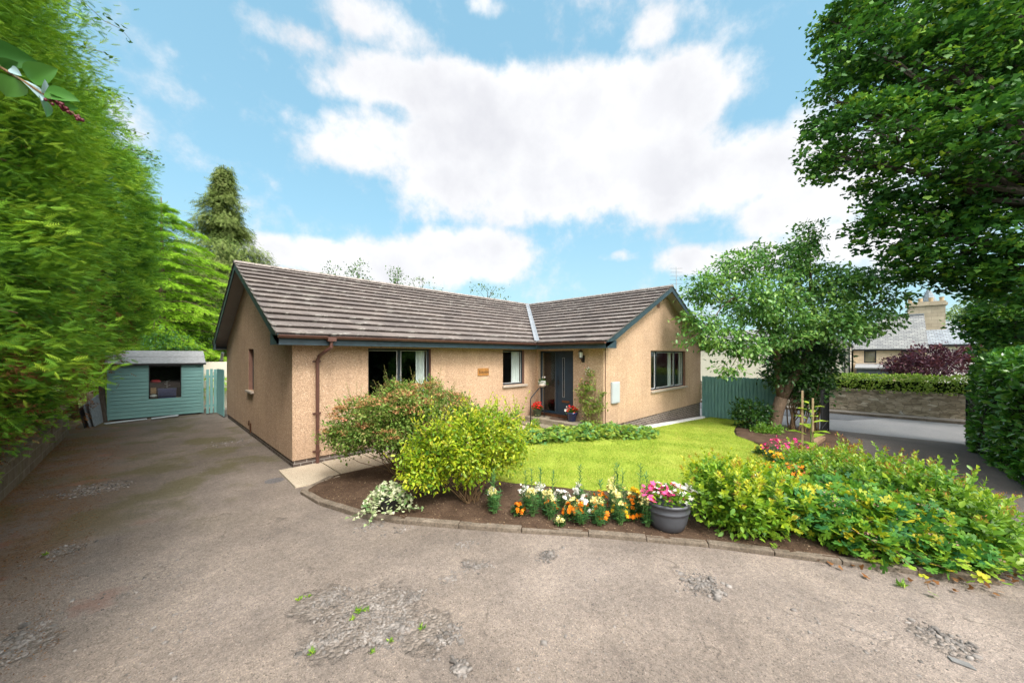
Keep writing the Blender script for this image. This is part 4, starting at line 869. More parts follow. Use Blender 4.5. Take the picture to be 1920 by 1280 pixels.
bigleaf('leaf', q3(95, 178), q3(126, 194, 1.16), .4, LM['bb'], vw+[0, .4, -.3])
LM['bbf'] = leafmat('barberry_bud', [(.10, .012, .02), (.20, .03, .035), (.30, .08, .06)], .1, .5, .4, .1, 3)
mb = MB()
for k in range(44):
    t = random.random(); c = q3(98+56*t, 188+38*t)+R.normal(size=3)*np.array([.007, .007, .006])*(1.2-t); r0 = .0042
    mb.lathe(tuple(c), [(.0008, -.006), (r0, -.003), (r0*1.05, .001), (.001, .005)], 6)
mb.build('flower_cluster', LM['bbf'], bb, smooth=True)

# shed
shed = thing('garden_shed', 'teal shiplap garden shed with grey felt roof at the end of the drive', 'shed', (.3, 19.6, -.15))
sx0, sx1, sy0, sy1, sz0, sz1 = -.95, 1.58, 18.9, 20.7, -.10, 1.84
wx0, wx1 = aty(281, 715, sy0)[0], aty(338, 715, sy0)[0]; wz1, wz0 = aty(310, 687, sy0)[2], aty(310, 742, sy0)[2]
mb = MB(); nb = 15; bh = (sz1-sz0)/nb
def board(mb, x0, x1, z):
    mb.prism([(x0, sy0-.022, z), (x0, sy0-.008, z+bh*.93), (x0, sy0+.004, z+bh*.935), (x0, sy0+.004, z+bh), (x0, sy0+.02, z+bh), (x0, sy0+.02, z)], (x1-x0, 0, 0))
for k in range(nb):
    z = sz0+k*bh
    if z+bh > wz0+.01 and z < wz1-.01: board(mb, sx0, wx0-.03, z); board(mb, wx1+.03, sx1, z)
    else: board(mb, sx0, sx1, z)
mb.box((sx0, sy0+.021, sz0), (sx0+.02, sy1, sz1)); mb.box((sx1-.02, sy0+.021, sz0), (sx1, sy1, sz1)); mb.box((sx0+.02, sy1-.02, sz0), (sx1-.02, sy1, sz1))
mb.prism([(sx0, sy0+.02, sz1), (sx0, sy1, sz1), (sx0, (sy0+sy1)/2, sz1+.44)], (.02, 0, 0)); mb.prism([(sx1-.02, sy0+.02, sz1), (sx1-.02, sy1, sz1), (sx1-.02, (sy0+sy1)/2, sz1+.44)], (.02, 0, 0))
mb.build('wall', M['shed'], shed)
mb = MB(); mb.box((sx1-.045, sy0-.035, sz0-.02), (sx1+.02, sy0-.0225, sz1)); mb.box((sx0-.02, sy0-.035, sz0-.02), (sx0+.035, sy0-.0225, sz1)); mb.build('corner_trim', M['shed'], shed)
mb = MB(); mc = (sy0+sy1)/2; zr_ = sz1+.46
mb.prism([(sx0-.08, sy0-.12, sz1-.03), (sx0-.08, sy0-.12, sz1+.01), (sx0-.08, mc, zr_+.02), (sx0-.08, mc, zr_-.02)], (sx1-sx0+.16, 0, 0)); mb.prism([(sx0-.08, sy1+.12, sz1-.03), (sx0-.08, sy1+.12, sz1+.01), (sx0-.08, mc+.001, zr_+.02), (sx0-.08, mc+.001, zr_-.02)], (sx1-sx0+.16, 0, 0))
tt = .52; zl = sz1+.01+(zr_-sz1+.01)*tt; yl = sy0-.12+(mc-sy0+.12)*tt     # felt lap
mb.prism([(sx0-.085, yl-.01, zl-.002), (sx0-.085, yl-.01, zl+.008), (sx0-.085, mc, zr_+.028), (sx0-.085, mc, zr_+.021)], (sx1-sx0+.17, 0, 0))
mb.build('roof', M['felt'], shed)
mb = MB(); mb.box((sx0-.09, sy0-.135, sz1-.055), (sx1+.09, sy0-.121, sz1+.012)); mb.build('fascia_board', M['black'], shed)
mb = MB(); mb.box((wx0-.03, sy0-.02, wz0-.03), (wx0, sy0+.03, wz1+.03)); mb.box((wx1, sy0-.02, wz0-.03), (wx1+.03, sy0+.03, wz1+.03)); mb.box((wx0, sy0-.02, wz0-.03), (wx1, sy0+.03, wz0)); mb.box((wx0, sy0-.02, wz1), (wx1, sy0+.03, wz1+.03))
wn = mb.build('window', M['black'], shed); mb = MB(); mb.box((wx0, sy0+.01, wz0), (wx1, sy0+.014, wz1)); mb.build('pane', M['glass'], wn)
mb = MB(); mb.box((wx0-.35, sy0+.1, wz0-.12), (wx1+.3, sy0+.62, wz0-.09)); mb.build('bench', M['wood'], shed); mb = MB(); mb.box((sx0+.03, sy0+.9, sz0+.02), (sx1-.03, sy0+.93, sz1)); mb.build('lining', M['dark'], shed)
zb = wz0-.09
mb = MB(); mb.box((wx0+.22, sy0+.14, zb), (wx0+.72, sy0+.45, zb+.36)); mb.box((wx0+.20, sy0+.13, zb+.32), (wx0+.74, sy0+.46, zb+.355)); setp(mb.build('storage_box', plain('blue_plastic', (.06, .07, .18), .4, .3, 20, .1), bevel=.01), 'blue plastic storage box inside the shed window', 'box')
mb = MB(); mb.box((wx0+.02, sy0+.15, zb+.18), (wx0+.17, sy0+.35, zb+.40)); setp(mb.build('cardboard_box', plain('cardboard', (.36, .22, .11), .9, .2, 10, .1), bevel=.005), 'brown cardboard box at the left of the shed window', 'box')
mb = MB(); mb.lathe((wx0+.16, sy0+.3, zb+.62), [(.03, -.06), (.13, -.03), (.15, .02), (.10, .07), (.02, .08)], 12); setp(mb.build('red_bag', plain('red_cloth', (.42, .03, .04), .8, .3, 12, .2), smooth=True), 'crumpled red bag hanging inside the shed window', 'bag')
mb = MB(); mb.lathe((wx0+.10, sy0+.22, zb+.02), [(.03, 0), (.09, .01), (.10, .10), (.04, .14)], 10); setp(mb.build('paint_tub', M['white'], smooth=True), 'white tub at the lower left corner of the shed window', 'tub')
mb = MB(); mb.tube([(wx0+.47, sy0+.25, zb+.36), (wx0+.46, sy0+.25, zb+.62)], .012, 6); [mb.tube([(wx0+.46, sy0+.25, zb+.62-.06*k), (wx0+.46+.10*math.cos(k*2), sy0+.25, zb+.66-.06*k)], .008, 5) for k in range(5)]; setp(mb.build('tap_fitting', M['chrome']), 'silver garden tap fitting standing on the blue box', 'tap')
# side gate: fixed palings and the leaf standing open
sg = thing('side_gate', 'teal wooden paling gate between the shed and the house', 'gate', (1.85, 18.0, -.15))
mb = MB(); x = 1.64
for k in range(3): mb.box((x, 18.42, -.10), (x+.085, 18.44, 1.60+.02*(k % 2))); x += .115
mb.box((1.60, 18.442, .15), (1.99, 18.48, .23)); mb.box((1.60, 18.442, 1.28), (1.99, 18.48, 1.36)); mb.build('palings', M['teal'], sg)
mb = MB(); n = 11; a = Vector((1.97, 18.36, 0)); b = Vector((2.03, 17.0, 0))
for k in range(n):
    p = a.lerp(b, (k+.06)/n); q = a.lerp(b, (k+.90)/n); mb.prism([(p.x, p.y, -.09), (q.x, q.y, -.09), (q.x, q.y, 1.60+.015*(k % 3)), (p.x, p.y, 1.60+.015*(k % 3))], (-.02, 0, 0))
mb.box((2.0, 17.0, .15), (2.04, 18.34, .23)); mb.box((2.0, 17.0, 1.28), (2.04, 18.34, 1.36)); mb.build('gate_leaf', M['teal'], sg)
mb = MB(); mb.box((1.62, 20.8, -.2), (5.2, 20.95, 1.86)); setp(mb.build('boundary_wall', M['cream']), 'cream rendered wall seen over the side gate', 'wall')
mb = MB(); mb.tube([(2.0, 17.55, 1.95), (2.02, 17.5, 2.12), (2.03, 17.42, 2.25)], .045, 8); setp(mb.build('waste_pipe', M['white']), 'white plastic pipe end under the rear eave', 'pipe')
# leaning panels and planks beside the shed
def plank(name, pts, d, mat, label, cat, group=None):
    mb = MB(); mb.prism(pts, d); o = mb.build(name, mat, bevel=.004); return setp(o, label, cat, group)
pg = plain('grey_sheet', (.20, .21, .22), .5, .3, 14, .2)
for k in range(3):
    x = -1.38+.09*k; y = 17.6+.10*k
    plank('leaning_panel', [(x, y, -.14), (x+.14, y+1.0, -.14), (x+.02, y+1.05, .62+.1*k), (x-.14, y+.05, .48+.08*k)], (.022, -.01, 0), [M['black'], pg, pg][k], ['black ribbed panel nearest the low wall, left of the shed', 'grey panel in the middle of the stack left of the shed', 'light grey panel nearest the shed in the leaning stack'][k], 'panel')
plank('plywood_board', [(-1.33, 18.3, .0), (-1.23, 18.75, .0), (-1.30, 18.8, .95), (-1.40, 18.35, .9)], (.02, 0, 0), M['wood_l'], 'tan plywood board leaning behind the grey panels', 'board')
plank('timber_post', [(-1.10, 18.75, -.14), (-1.05, 18.85, -.14), (-1.12, 19.0, 1.1), (-1.17, 18.95, 1.1)], (.10, 0, 0), M['bark_g'], 'dark timber post leaning on the left side of the shed', 'post')
plank('white_plank', [(-1.0, 18.15, -.125), (-.95, 18.0, -.125), (.02, 18.35, -.125), (.0, 18.5, -.125)], (0, 0, .03), M['meter'], 'white plank on the ground nearest the leaning panels', 'plank', 'white planks in front of the shed')
plank('white_plank', [(.12, 18.42, -.12), (.14, 18.20, -.12), (.85, 18.52, -.12), (.85, 18.75, -.12)], (0, 0, .03), M['meter'], 'white plank on the ground below the shed window', 'plank', 'white planks in front of the shed')
mb = MB(); mb.lathe((1.66, 7.82, gzf(1.6)-.004), [(.155, 0), (.155, .012), (.12, .012)], 24); setp(mb.build('drain_cover', plain('iron_cover', (.13, .12, .12), .7, .3, 30, .5, .3)), 'round iron drain cover in the tarmac beside the first slab', 'drain cover')

# ================================================================== TREES
def conifer(name, label, base, H, rad, mat, ntier, per, size, droop, tmpl, bark, sparse=0., irr=.15, top=.0, rise=.1, cyl=1.15, fuzz=.0):
    bx, by = base; z0 = gzf(bx); t = thing(name, label, 'tree', (bx, by, z0)); mb = MB(); mb.tube([(bx, by, z0-.2), (bx+.05, by, z0+H*.5), (bx, by, z0+H)], [H*.022, H*.013, .02], 8); mb.build('trunk', bark, t)
    mb = MB(); P = []; D = []; rn = []
    for k in range(ntier):
        f = (k+.5)/ntier; zz = z0+H*(.10+.88*f); rr = rad*(1-f)**(1/cyl)*(1+irr*random.uniform(-1, 1))+.12; nb_ = max(4, int(9-4*f)); 
        for j in range(nb_):
            if random.random() < sparse: continue
            an = 2*PI*(j/nb_)+random.uniform(-.4, .4)+k*1.1; r2_ = rr*random.uniform(.72, 1.12); d = np.array([math.cos(an), math.sin(an), 0]); tipz = zz+r2_*rise-droop*r2_**1.3
            limb(mb, (bx, by, zz), (bx+d[0]*r2_, by+d[1]*r2_, tipz), .035*(1-f)+.012, .006, .06, 5, .04, 4)
            m = int(per*(.35+r2_/rad)); tt = R.rand(m)**.7; w = R.normal(size=m)*.22*r2_*(1.05-tt*.7); sd_ = np.array([-d[1], d[0], 0])
            p = np.array([bx, by, zz])+d*(r2_*tt)[:, None]+sd_*w[:, None]; p[:, 2] += (tipz-zz)*tt+.06*math.pi*np.sin(PI*tt)*r2_*.4-np.abs(w)*.35-R.rand(m)*.10; P.append(p)
            D.append(nrm(d*1.0+sd_*(w*2.2/max(r2_, .3))[:, None]+R.normal(size=(m, 3))*.25+[0, 0, -droop*1.8])); rn.append(np.clip(.15+.5*tt+.25*R.rand(m)+.15*random.random(), 0, 1))
    mb.build('branches', bark, t); P = np.concatenate(P); D = np.concatenate(D); n = len(P)
    P = P+R.normal(size=P.shape)*fuzz; D = nrm(D+R.normal(size=D.shape)*fuzz*1.6)
    V, F, r = inst(tmpl, P, D, nrm(R.normal(size=(n, 3))*.35+[0, 0, 1]), size*(.6+.8*R.rand(n)), np.concatenate(rn)); npmesh('foliage', V, F, mat, t, r); return t
LM['lime'] = leafmat('lime_cedar', [(.05, .14, .012), (.13, .30, .016), (.24, .45, .025), (.34, .54, .04)], .4, .6, .15, .2, .6)
LM['olive'] = leafmat('olive_conifer', [(.045, .085, .025), (.095, .155, .040), (.16, .22, .06), (.23, .27, .09)], .3, .7, .1, .25, .5)
LM['deep'] = leafmat('deep_conifer', [(.012, .035, .010), (.028, .065, .018), (.05, .09, .03)], .25, .7, .1, .2, .5)
conifer('cedar_tree', 'lime green layered cedar with drooping tiers behind the shed', (.5, 24.4), 9.9, 5.0, LM['lime'], 19, 420, .26, .20, SPRAYS, M['bark'], 0, .12, rise=.12, cyl=1.6)
conifer('cypress_tree', 'tall ragged olive green conifer rising behind the left end of the house', (3.6, 30.6), 14.9, 7.2, LM['olive'], 38, 520, .36, .42, SPRAYS, M['bark_g'], .16, .38, rise=.22, cyl=.88, fuzz=.18)
conifer('spruce_tree', 'dark conifer top showing between the hedge and the tall olive conifer', tuple(atd(268, 400, 23)[:2]), 12.2, 3.6, LM['deep'], 20, 260, .36, .3, SPRAYS, M['bark_g'], .05, .2)
LM['sumac'] = leafmat('sumac_leaf', [(.05, .16, .05), (.10, .26, .08), (.18, .36, .12)], .35, .4, .4, .1, 2)
def generic(name, label, cat, base, trunkH, lobes, ncl, per, crad, ls, tmpl, mat, bark, droop=-.15, tr=.12, stems=1, shell=.5, flatn=.5, group=None):
    z0 = gzf(base[0]); t = thing(name, label, cat, (base[0], base[1], z0), group)
    fol, C = crown('foliage', lobes, ncl, per, crad, ls, tmpl, mat, t, droop, flatn, shell, zmin=z0+.02)
    mb = MB()
    if stems == 1:
        top = Vector((base[0], base[1], z0+trunkH)); limb(mb, (base[0], base[1], z0-.1), top, tr, tr*.75, 0, 5, .03, 9)
        for l in lobes:
            e = Vector(l[:3]); pts = limb(mb, top-Vector((0, 0, random.uniform(0, .3)*trunkH)), e, tr*.55, tr*.2, .06, 6, .06, 6)
            for _ in range(3): d = Vector(rdir(1)[0])*.75; limb(mb, pts[-2], e+Vector((d.x*l[3], d.y*l[4], abs(d.z)*l[5])), tr*.18, .008, 0, 5, .08, 5)
    else:
        for k in range(stems):
            l = random.choice(lobes); d = Vector(rdir(1)[0])*.7; a = 2*PI*k/stems
            limb(mb, (base[0]+tr*math.cos(a)*1.5, base[1]+tr*math.sin(a)*1.5, z0-.03), (l[0]+d.x*l[3], l[1]+d.y*l[4], l[2]+abs(d.z)*l[5]), min(tr*.35, .026), .006, .0, 6, .06, 5)
    mb.build('trunk' if stems == 1 else 'stems', bark, t); return t
def lob(u, v, b, r, rz=None): c = atd(u, v, b); return (c[0], c[1], c[2], r, r, rz or r)
generic('woodland_tree', 'dense mid green tree filling the gap between the cedar and the house gable', 'tree', tuple(atd(395, 640, 27)[:2]), 2, [lob(395, 600, 27, 2.4, 2.6), lob(350, 600, 28, 3, 3.5), lob(425, 560, 27, 1.6, 1.8), lob(300, 560, 29, 3.5, 4.5)], 700, 16, .4, .3, LEAF, LM['olive'], M['bark_g'], -.1, .25)
generic('sumac_shrub', 'blue green feathery leaved shrub peeping over the shed roof', 'shrub', (.35, 21.6), .5, [lob(300, 640, 15.4, .8, .55), lob(330, 655, 15.6, .7, .5)], 90, 12, .22, .17, NARROW, LM['sumac'], M['stem'], -.25, .06, 6)
generic('dark_shrub', 'dark evergreen shrub behind the side gate and shed', 'shrub', tuple(atd(388, 640, 19)[:2]), 1., [lob(365, 640, 19, 1.3), lob(400, 610, 19, 1.5, 1.8), lob(425, 650, 19, 1.3)], 170, 14, .3, .15, LEAF, LM['dark'], M['bark'], -.1, .1, 8)
LM['mid'] = leafmat('mid_green_leaf', [(.04, .10, .02), (.08, .17, .03), (.13, .24, .04)])
LM['far'] = leafmat('hazy_far_leaf', [(.10, .17, .06), (.16, .24, .08), (.22, .30, .11)])
for k, (u, v, b, r, rz, lb) in enumerate(((622, 515, 27, .55, .7, 'small treetop nearest the left of the main ridge'), (672, 512, 27, .8, .75, 'bright treetop with a pointed tip above the main ridge'), (742, 522, 26, .42, .8, 'thin single treetop above the middle of the main ridge'), (795, 540, 30, 1.3, .9, 'low spreading pale treetop just above the main ridge'), (915, 547, 29, 1.25, 1.0, 'olive treetop standing clear above the ridge near the valley'))):
    c = atd(u, v, b); L_ = [(c[0], c[1], c[2], r, r, rz), (c[0]+.3*r, c[1]-.3*r, c[2]-1.6, r*1.5, r*1.5, 1.3), (c[0], c[1], c[2]-3.5, r*2, r*2, 2)]
    generic('tree', lb, 'tree', (c[0], c[1]), 2.5, L_, 130, 14, .24, .16, LEAF, LM['olive' if k == 4 else ('far' if k == 3 else 'mid')], M['bark_g'], -.1, .12, 1, .3, .6, group='trees beyond the house')

# big maple overhanging from the right
LM['maple'] = leafmat('maple_leaf', [(.016, .058, .015), (.032, .11, .022), (.06, .18, .028), (.13, .29, .035), (.34, .47, .05)], .28, .5, .3, .18, .55)
ML = [(1680, 40, 12, 1.9, 1.5), (1620, 95, 11.6, 1.1, .9), (1760, 150, 11.5, 1.9, 1.6), (1570, 190, 12, 1.0, .75), (1640, 250, 11.5, 1.5, 1.1), (1545, 290, 12, .55, .9), (1590, 300, 11.8, .85, .7), (1760, 320, 11, 1.8, 1.5), (1880, 60, 11, 2.2, 1.9), (1890, 260, 10, 2.0, 1.6), (1700, 420, 11.5, 1.25, .95), (1640, 420, 11.8, .7, .5), (1800, 470, 11, 1.5, 1.1), (1900, 440, 10.5, 1.6, 1.4), (1740, 500, 11.5, .8, .5), (1840, 530, 11, .7, .35), (1960, 500, 10, 1.5, 1.2), (2050, 250, 10, 2.5, 2.2), (2100, 0, 11, 2.8, 2.5), (1800, -120, 12, 2.6, 2.0), (1990, 60, 13, 2.8, 2.6), (1560, 40, 12.5, .45, .4), (1610, 20, 12.2, .9, .8)]
ml = [lob(u, v, b, r, rz) for u, v, b, r, rz in ML]
mbase = (17.2, -5.2); mz = gzf(17.2); mt_ = thing('maple_tree', 'huge dark green maple overhanging the drive entrance at the right', 'tree', (*mbase, mz))
crown('foliage', ml, 3000, 26, .21, .155, PALM3, LM['maple'], mt_, -.15, .38, .45)
mb = MB(); top = Vector((17.1, -5.1, 3.2)); limb(mb, (*mbase, mz-.2), top, .42, .34, 0, 6, .02, 12)
for l in ml:
    e = Vector(l[:3]); pts = limb(mb, top+Vector((0, 0, random.uniform(-.4, 1.8))), e, .13, .035, .05, 8, .04, 7)
    for _ in range(4):
        d = Vector(rdir(1)[0])*.8; limb(mb, pts[random.choice((-2, -3))], e+Vector((d.x*l[3], d.y*l[4], d.z*l[5])), .03, .008, .05, 5, .08, 5)
mb.build('trunk', M['bark_g'], mt_)

# cherry tree on the lawn edge
LM['cherry'] = leafmat('cherry_leaf', [(.04, .13, .034), (.085, .23, .05), (.15, .32, .07), (.24, .42, .09), (.36, .54, .12)], .32, .38, .5, .16, 1.2)
CL = [(1330, 540, 13, .75, .6), (1385, 500, 13.2, .85, .6), (1310, 600, 12.6, .62, .5), (1350, 630, 12.6, .8, .6), (1300, 550, 13, .35, .3), (1440, 560, 12.6, 1.1, .9), (1480, 490, 13.4, .9, .65), (1515, 450, 13.6, .5, .85), (1530, 530, 13.2, 1.1, .8), (1590, 540, 13, 1.0, .75), (1640, 520, 12.6, .75, .5), (1620, 600, 12.8, .95, .6), (1575, 620, 12.4, .8, .5), (1475, 635, 12.6, .75, .32), (1400, 655, 12.4, .7, .42), (1370, 690, 12.4, .45, .3), (1680, 560, 12.2, .5, .25), (1700, 525, 12.4, .35, .15), (1425, 470, 13.6, .45, .4), (1290, 640, 12.4, .3, .18), (1480, 600, 12.8, 1.0, .7), (1395, 575, 12.8, .9, .6), (1540, 590, 12.7, .8, .6)]
cl_ = [lob(u, v, b, r, rz) for u, v, b, r, rz in CL]; cb = (16.6, 2.85); cz = gzf(16.6)
ch = thing('cherry_tree', 'spreading cherry tree with a forked trunk at the far corner of the lawn', 'tree', (*cb, cz))
crown('foliage', cl_, 1500, 14, .16, .138, OVAL, LM['cherry'], ch, -.45, .45, .25)
mb = MB(); f0 = Vector(atd(1450, 800, 13.75)); f1 = Vector(atd(1465, 745, 13.7)); pa = [Vector(atd(1459, 705, 13.6)), Vector(atd(1458, 650, 13.5)), Vector(atd(1450, 590, 13.3)), Vector(atd(1440, 520, 13.3))]; pb_ = [Vector(atd(1483, 715, 13.6)), Vector(atd(1512, 675, 13.5)), Vector(atd(1530, 620, 13.4)), Vector(atd(1520, 540, 13.4)), Vector(atd(1516, 430, 13.6))]
mb.tube([f0-Vector((0, 0, .2)), f0, f0.lerp(f1, .5), f1], [.26, .23, .20, .20], 14); mb.tube([f1-Vector((0, 0, .12))]+pa, [.14, .12, .10, .075, .03], 12); mb.tube([f1-Vector((0, 0, .12))]+pb_, [.17, .15, .125, .09, .055, .02], 12)
for l in cl_:
    src = random.choice(pa[1:]+pb_[1:4]); e = Vector(l[:3]); pts = limb(mb, src, e, .030, .010, .06, 8, .05, 6)
    for _ in range(4): d = Vector(rdir(1)[0]); limb(mb, pts[-3], e+Vector((d.x*l[3], d.y*l[4], d.z*l[5])), .012, .004, .03, 5, .06, 4)
mb.build('trunk', M['bark'], ch, smooth=True)
# ================================================================== RIGHT SIDE
fe = thing('picket_fence', 'teal vertical board fence running from the house corner to the cherry tree', 'fence', (18.1, 4.4, -.75))
mb = MB(); y = 5.70; k = 0
while y > 2.9:
    h = 1.20+.015*math.sin(k*1.7); mb.box((18.05, y-.105, -.70), (18.07, y, h)); y -= .135; k += 1
mb.build('palings', M['teal'], fe)
mb = MB(); mb.box((18.072, 2.9, -.40), (18.11, 5.72, -.30)); mb.box((18.072, 2.9, .85), (18.11, 5.72, .95)); mb.build('rail', M['teal'], fe)
mb = MB(); y = 5.63
while y > 2.9: mb.box((18.112, y-.105, -.70), (18.13, y, 1.17)); y -= .135
mb.build('palings', M['teal'], fe)
for py in (5.6, 4.2): mb = MB(); mb.box((18.131, py-.09, -.75), (18.23, py, 1.1)); mb.build('post', M['teal'], fe)
def gate(y, x0, x1, zt_, label):
    t = thing('metal_gate', label, 'gate', (x1, y, -.78)); mb = MB(); n = int((x1-x0)/.095)
    zb_ = -.70
    for k in range(n+1): x = x0+(x1-x0)*k/n; mb.tube([(x, y, zb_), (x, y, zt_-.0)], .009, 6)
    mb.build('bars', M['black'], t); mb = MB()
    for z in (zb_, zb_+.32, zt_-.12): mb.box((x0, y-.012, z), (x1, y+.012, z+.04))
    mb.box((x0-.04, y-.02, zb_-.03), (x0, y+.02, zt_)); mb.build('rail', M['black'], t)
    mb = MB(); mb.box((x1, y-.045, -.85), (x1+.09, y+.045, zt_+.08)); mb.build('post', M['black'], t); return t
gate(1.36, 16.3, 18.6, .95, 'black railing gate leaf standing open in front of the multi-stemmed bush')
gate(-2.05, 15.9, 18.6, .78, 'black railing gate leaf standing open against the glossy laurel hedge')
LM['laurel'] = leafmat('laurel_leaf', [(.030, .115, .018), (.055, .185, .022), (.10, .27, .03), (.17, .37, .04)], .22, .28, .6, .2, 1.5)
def hedgebox(name, label, x0, x1, y0, y1, z0, z1, n, ls, tmpl, mat, bumps=.2, inner=True):
    """leafy hedge with an uneven skin: leaves spread through the outer 0.3 m of the volume"""
    t = thing(name, label, 'hedge', ((x0+x1)/2, (y0+y1)/2, z0)); A = np.array([(x1-x0)*(z1-z0), (x1-x0)*(z1-z0), (y1-y0)*(z1-z0), (y1-y0)*(z1-z0), (x1-x0)*(y1-y0)]); s_ = R.choice(5, n, p=A/A.sum())
    P = np.stack([x0+(x1-x0)*R.rand(n), y0+(y1-y0)*R.rand(n), z0+(z1-z0)*R.rand(n)], 1); Nn = np.zeros((n, 3))
    for i, (a_, val, sg_) in enumerate(((1, y0, -1), (1, y1, 1), (0, x0, -1), (0, x1, 1), (2, z1, 1))): k = s_ == i; P[k, a_] = val; Nn[k, a_] = sg_
    b = bumps*(np.sin(P[:, 0]*2.3+P[:, 2]*1.9)+np.sin(P[:, 1]*2.9-P[:, 2]*2.3+1)+np.sin(P[:, 0]*5.1+P[:, 1]*4.3+P[:, 2]*4.9))*.45
    P = P+Nn*(b-.28*R.rand(n)**1.5)[:, None]; ctr = np.array([(x0+x1)/2, (y0+y1)/2, z0]); hx = np.array([(x1-x0)/2, (y1-y0)/2, z1-z0])
    q = (P-ctr)/hx; q4 = np.sum(np.abs(q)**7, 1)**(1/7.); P = ctr+(P-ctr)/np.maximum(q4, .9)[:, None]*np.minimum(q4, 1.0)[:, None]
    D = nrm(Nn*.55+R.normal(size=(n, 3))*.55+[0, 0, .1]); U = nrm(Nn+R.normal(size=(n, 3))*.5); V, F, r = inst(tmpl, P, D, U, ls*(.6+.7*R.rand(n))); npmesh('foliage', V, F, mat, t, r)
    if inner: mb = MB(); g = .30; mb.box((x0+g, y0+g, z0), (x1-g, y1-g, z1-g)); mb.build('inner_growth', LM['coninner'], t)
    return t
hedgebox('laurel_hedge', 'tall glossy green laurel hedge to the right of the gateway', 10.5, 18.9, -4.6, -2.02, -.7, 2.25, 13000, .16, OVAL, LM['laurel'])
hedgebox('unseen_mirror_hedge', 'added dark hedge out of view behind the camera, for the windows to mirror', -2, 24, -11, -9.2, -.3, 5.0, 9000, .34, LEAF, LM['dark'], .3)  # unseen hedge, added so the house windows reflect something dark
LM['ivy'] = leafmat('wall_top_hedge_leaf', [(.14, .26, .03), (.25, .39, .05), (.38, .50, .08), (.50, .58, .16)], .35, .45, .3, .15, 2)
hedgebox('wall_top_hedge', 'clipped yellow green hedge growing along the top of the stone wall', 25.35, 26.5, -9, 2.15, .35, 1.18, 9000, .13, LEAF, LM['ivy'], .12)
sw = thing('stone_wall', 'old rubble stone wall with upright coping across the road', 'wall', (25.6, -2, -.7))
mb = MB(); mb.box((25.42, -14, -.9), (25.85, 14, .30)); mb.build('wall', M['rubble'], sw)
mb = MB(); y = -14.
while y < 13.9: w_ = random.uniform(.10, .26); h = .44+random.uniform(-.02, .04); mb.box((25.38+random.uniform(0, .03), y, .302), (25.88, y+w_-.012, h)); y += w_
mb.build('coping', M['rubble'], sw, bevel=.02)
# bushes round the cherry tree
LM['und'] = leafmat('bush_leaf', [(.018, .060, .015), (.040, .11, .02), (.08, .18, .03)], .3, .4, .5, .15, 2); LM['lightb'] = leafmat('euonymus_leaf', [(.08, .20, .02), (.14, .29, .03), (.24, .38, .05)], .35, .4, .4, .12, 3)
generic('multi_stem_bush', 'dark leafy bush with many bare brown stems beside the open gate leaf', 'bush', (17.2, 1.95), .5, [lob(1500, 665, 13.9, 1.0, .7), lob(1540, 690, 13.9, .55, .75), (17.0, 2.4, 1.6, .9, .8, .9), (17.4, 1.75, .9, .6, .5, .8), lob(1515, 725, 14.0, .6, .35), lob(1480, 700, 14.3, .7, .6), lob(1535, 660, 14.2, .8, .7)], 620, 15, .17, .14, OVAL, LM['und'], M['stem'], -.2, .28, 26, .3)
generic('evergreen_shrub', 'dark green shrub with upright leaves at the left foot of the cherry trunk', 'shrub', tuple(atd(1408, 800, 13.5)[:2]), .2, [lob(1408, 782, 13.5, .52, .45), lob(1395, 765, 13.6, .3, .3), lob(1425, 770, 13.6, .35, .35)], 110, 14, .12, .13, LEAF, LM['und'], M['stem'], .15, .06, 9, .2)
generic('low_shrub', 'rounded light green shrub in front of the cherry trunk', 'shrub', tuple(atd(1437, 815, 12.6)[:2]), .2, [lob(1437, 812, 12.6, .52, .36)], 120, 14, .1, .085, LEAF, LM['lightb'], M['stem'], .1, .06, 9, .2)
plank('timber_edging', [(13.1, 1.20, gzf(13)+.05), (13.25, 1.35, gzf(13)+.05), (15.1, 1.30, gzf(15)+.05), (15.0, 1.15, gzf(15)+.05)], (0, 0, .10), M['wood'], 'weathered timber sleeper edging the bed by the drive', 'sleeper')

# ================================================================== BUILDINGS ACROSS THE ROAD
def B3(a, b): return tuple(a), tuple(b)
FX = 42.
def fy(u, v=653): return atx(u, v, FX)
cot = thing('sandstone_cottage', 'low sandstone cottage with hipped slate roof across the road', 'house', (FX, 0, -.8))
ya, yb = fy(1600)[1], fy(1737)[1]; ze_ = fy(1665, 654)[2]
mb = MB(); wz = [(fy(1620)[1], fy(1643)[1], fy(1630, 680)[2], fy(1630, 657)[2]), (fy(1690)[1], fy(1714)[1], fy(1700, 684)[2], fy(1700, 657)[2])]
m2 = MB(); wall_y(mb, FX, 1, yb, ya, -1, ze_, [(b, a, c, d) for a, b, c, d in wz]); mb.box((FX+TH+.001, yb, -1), (FX+6, ya+.0, ze_-.01)); mb.build('wall', M['sand'], cot)
for a, b, c, d in wz:
    mb = MB(); mb.box((FX+.10, b, c), (FX+.16, b+.07, d)); mb.box((FX+.10, a-.07, c), (FX+.16, a, d)); mb.box((FX+.10, b+.07, c), (FX+.16, a-.07, c+.07)); mb.box((FX+.10, b+.07, d-.07), (FX+.16, a-.07, d)); w_ = mb.build('window', M['frame'], cot)
    mb = MB(); mb.box((FX+.12, b+.07, c+.07), (FX+.13, a-.07, d-.07)); mb.build('pane', M['glass'], w_)
rz = fy(1665, 600)[2]+.55; mb = MB(); yl_, yr_ = ya+.35, yb-.1; ym_ = fy(1655)[1]; xr_ = FX+3.6
def slabroof(mb, pts, th=.08): mb.prism(pts, (0, 0, -th))
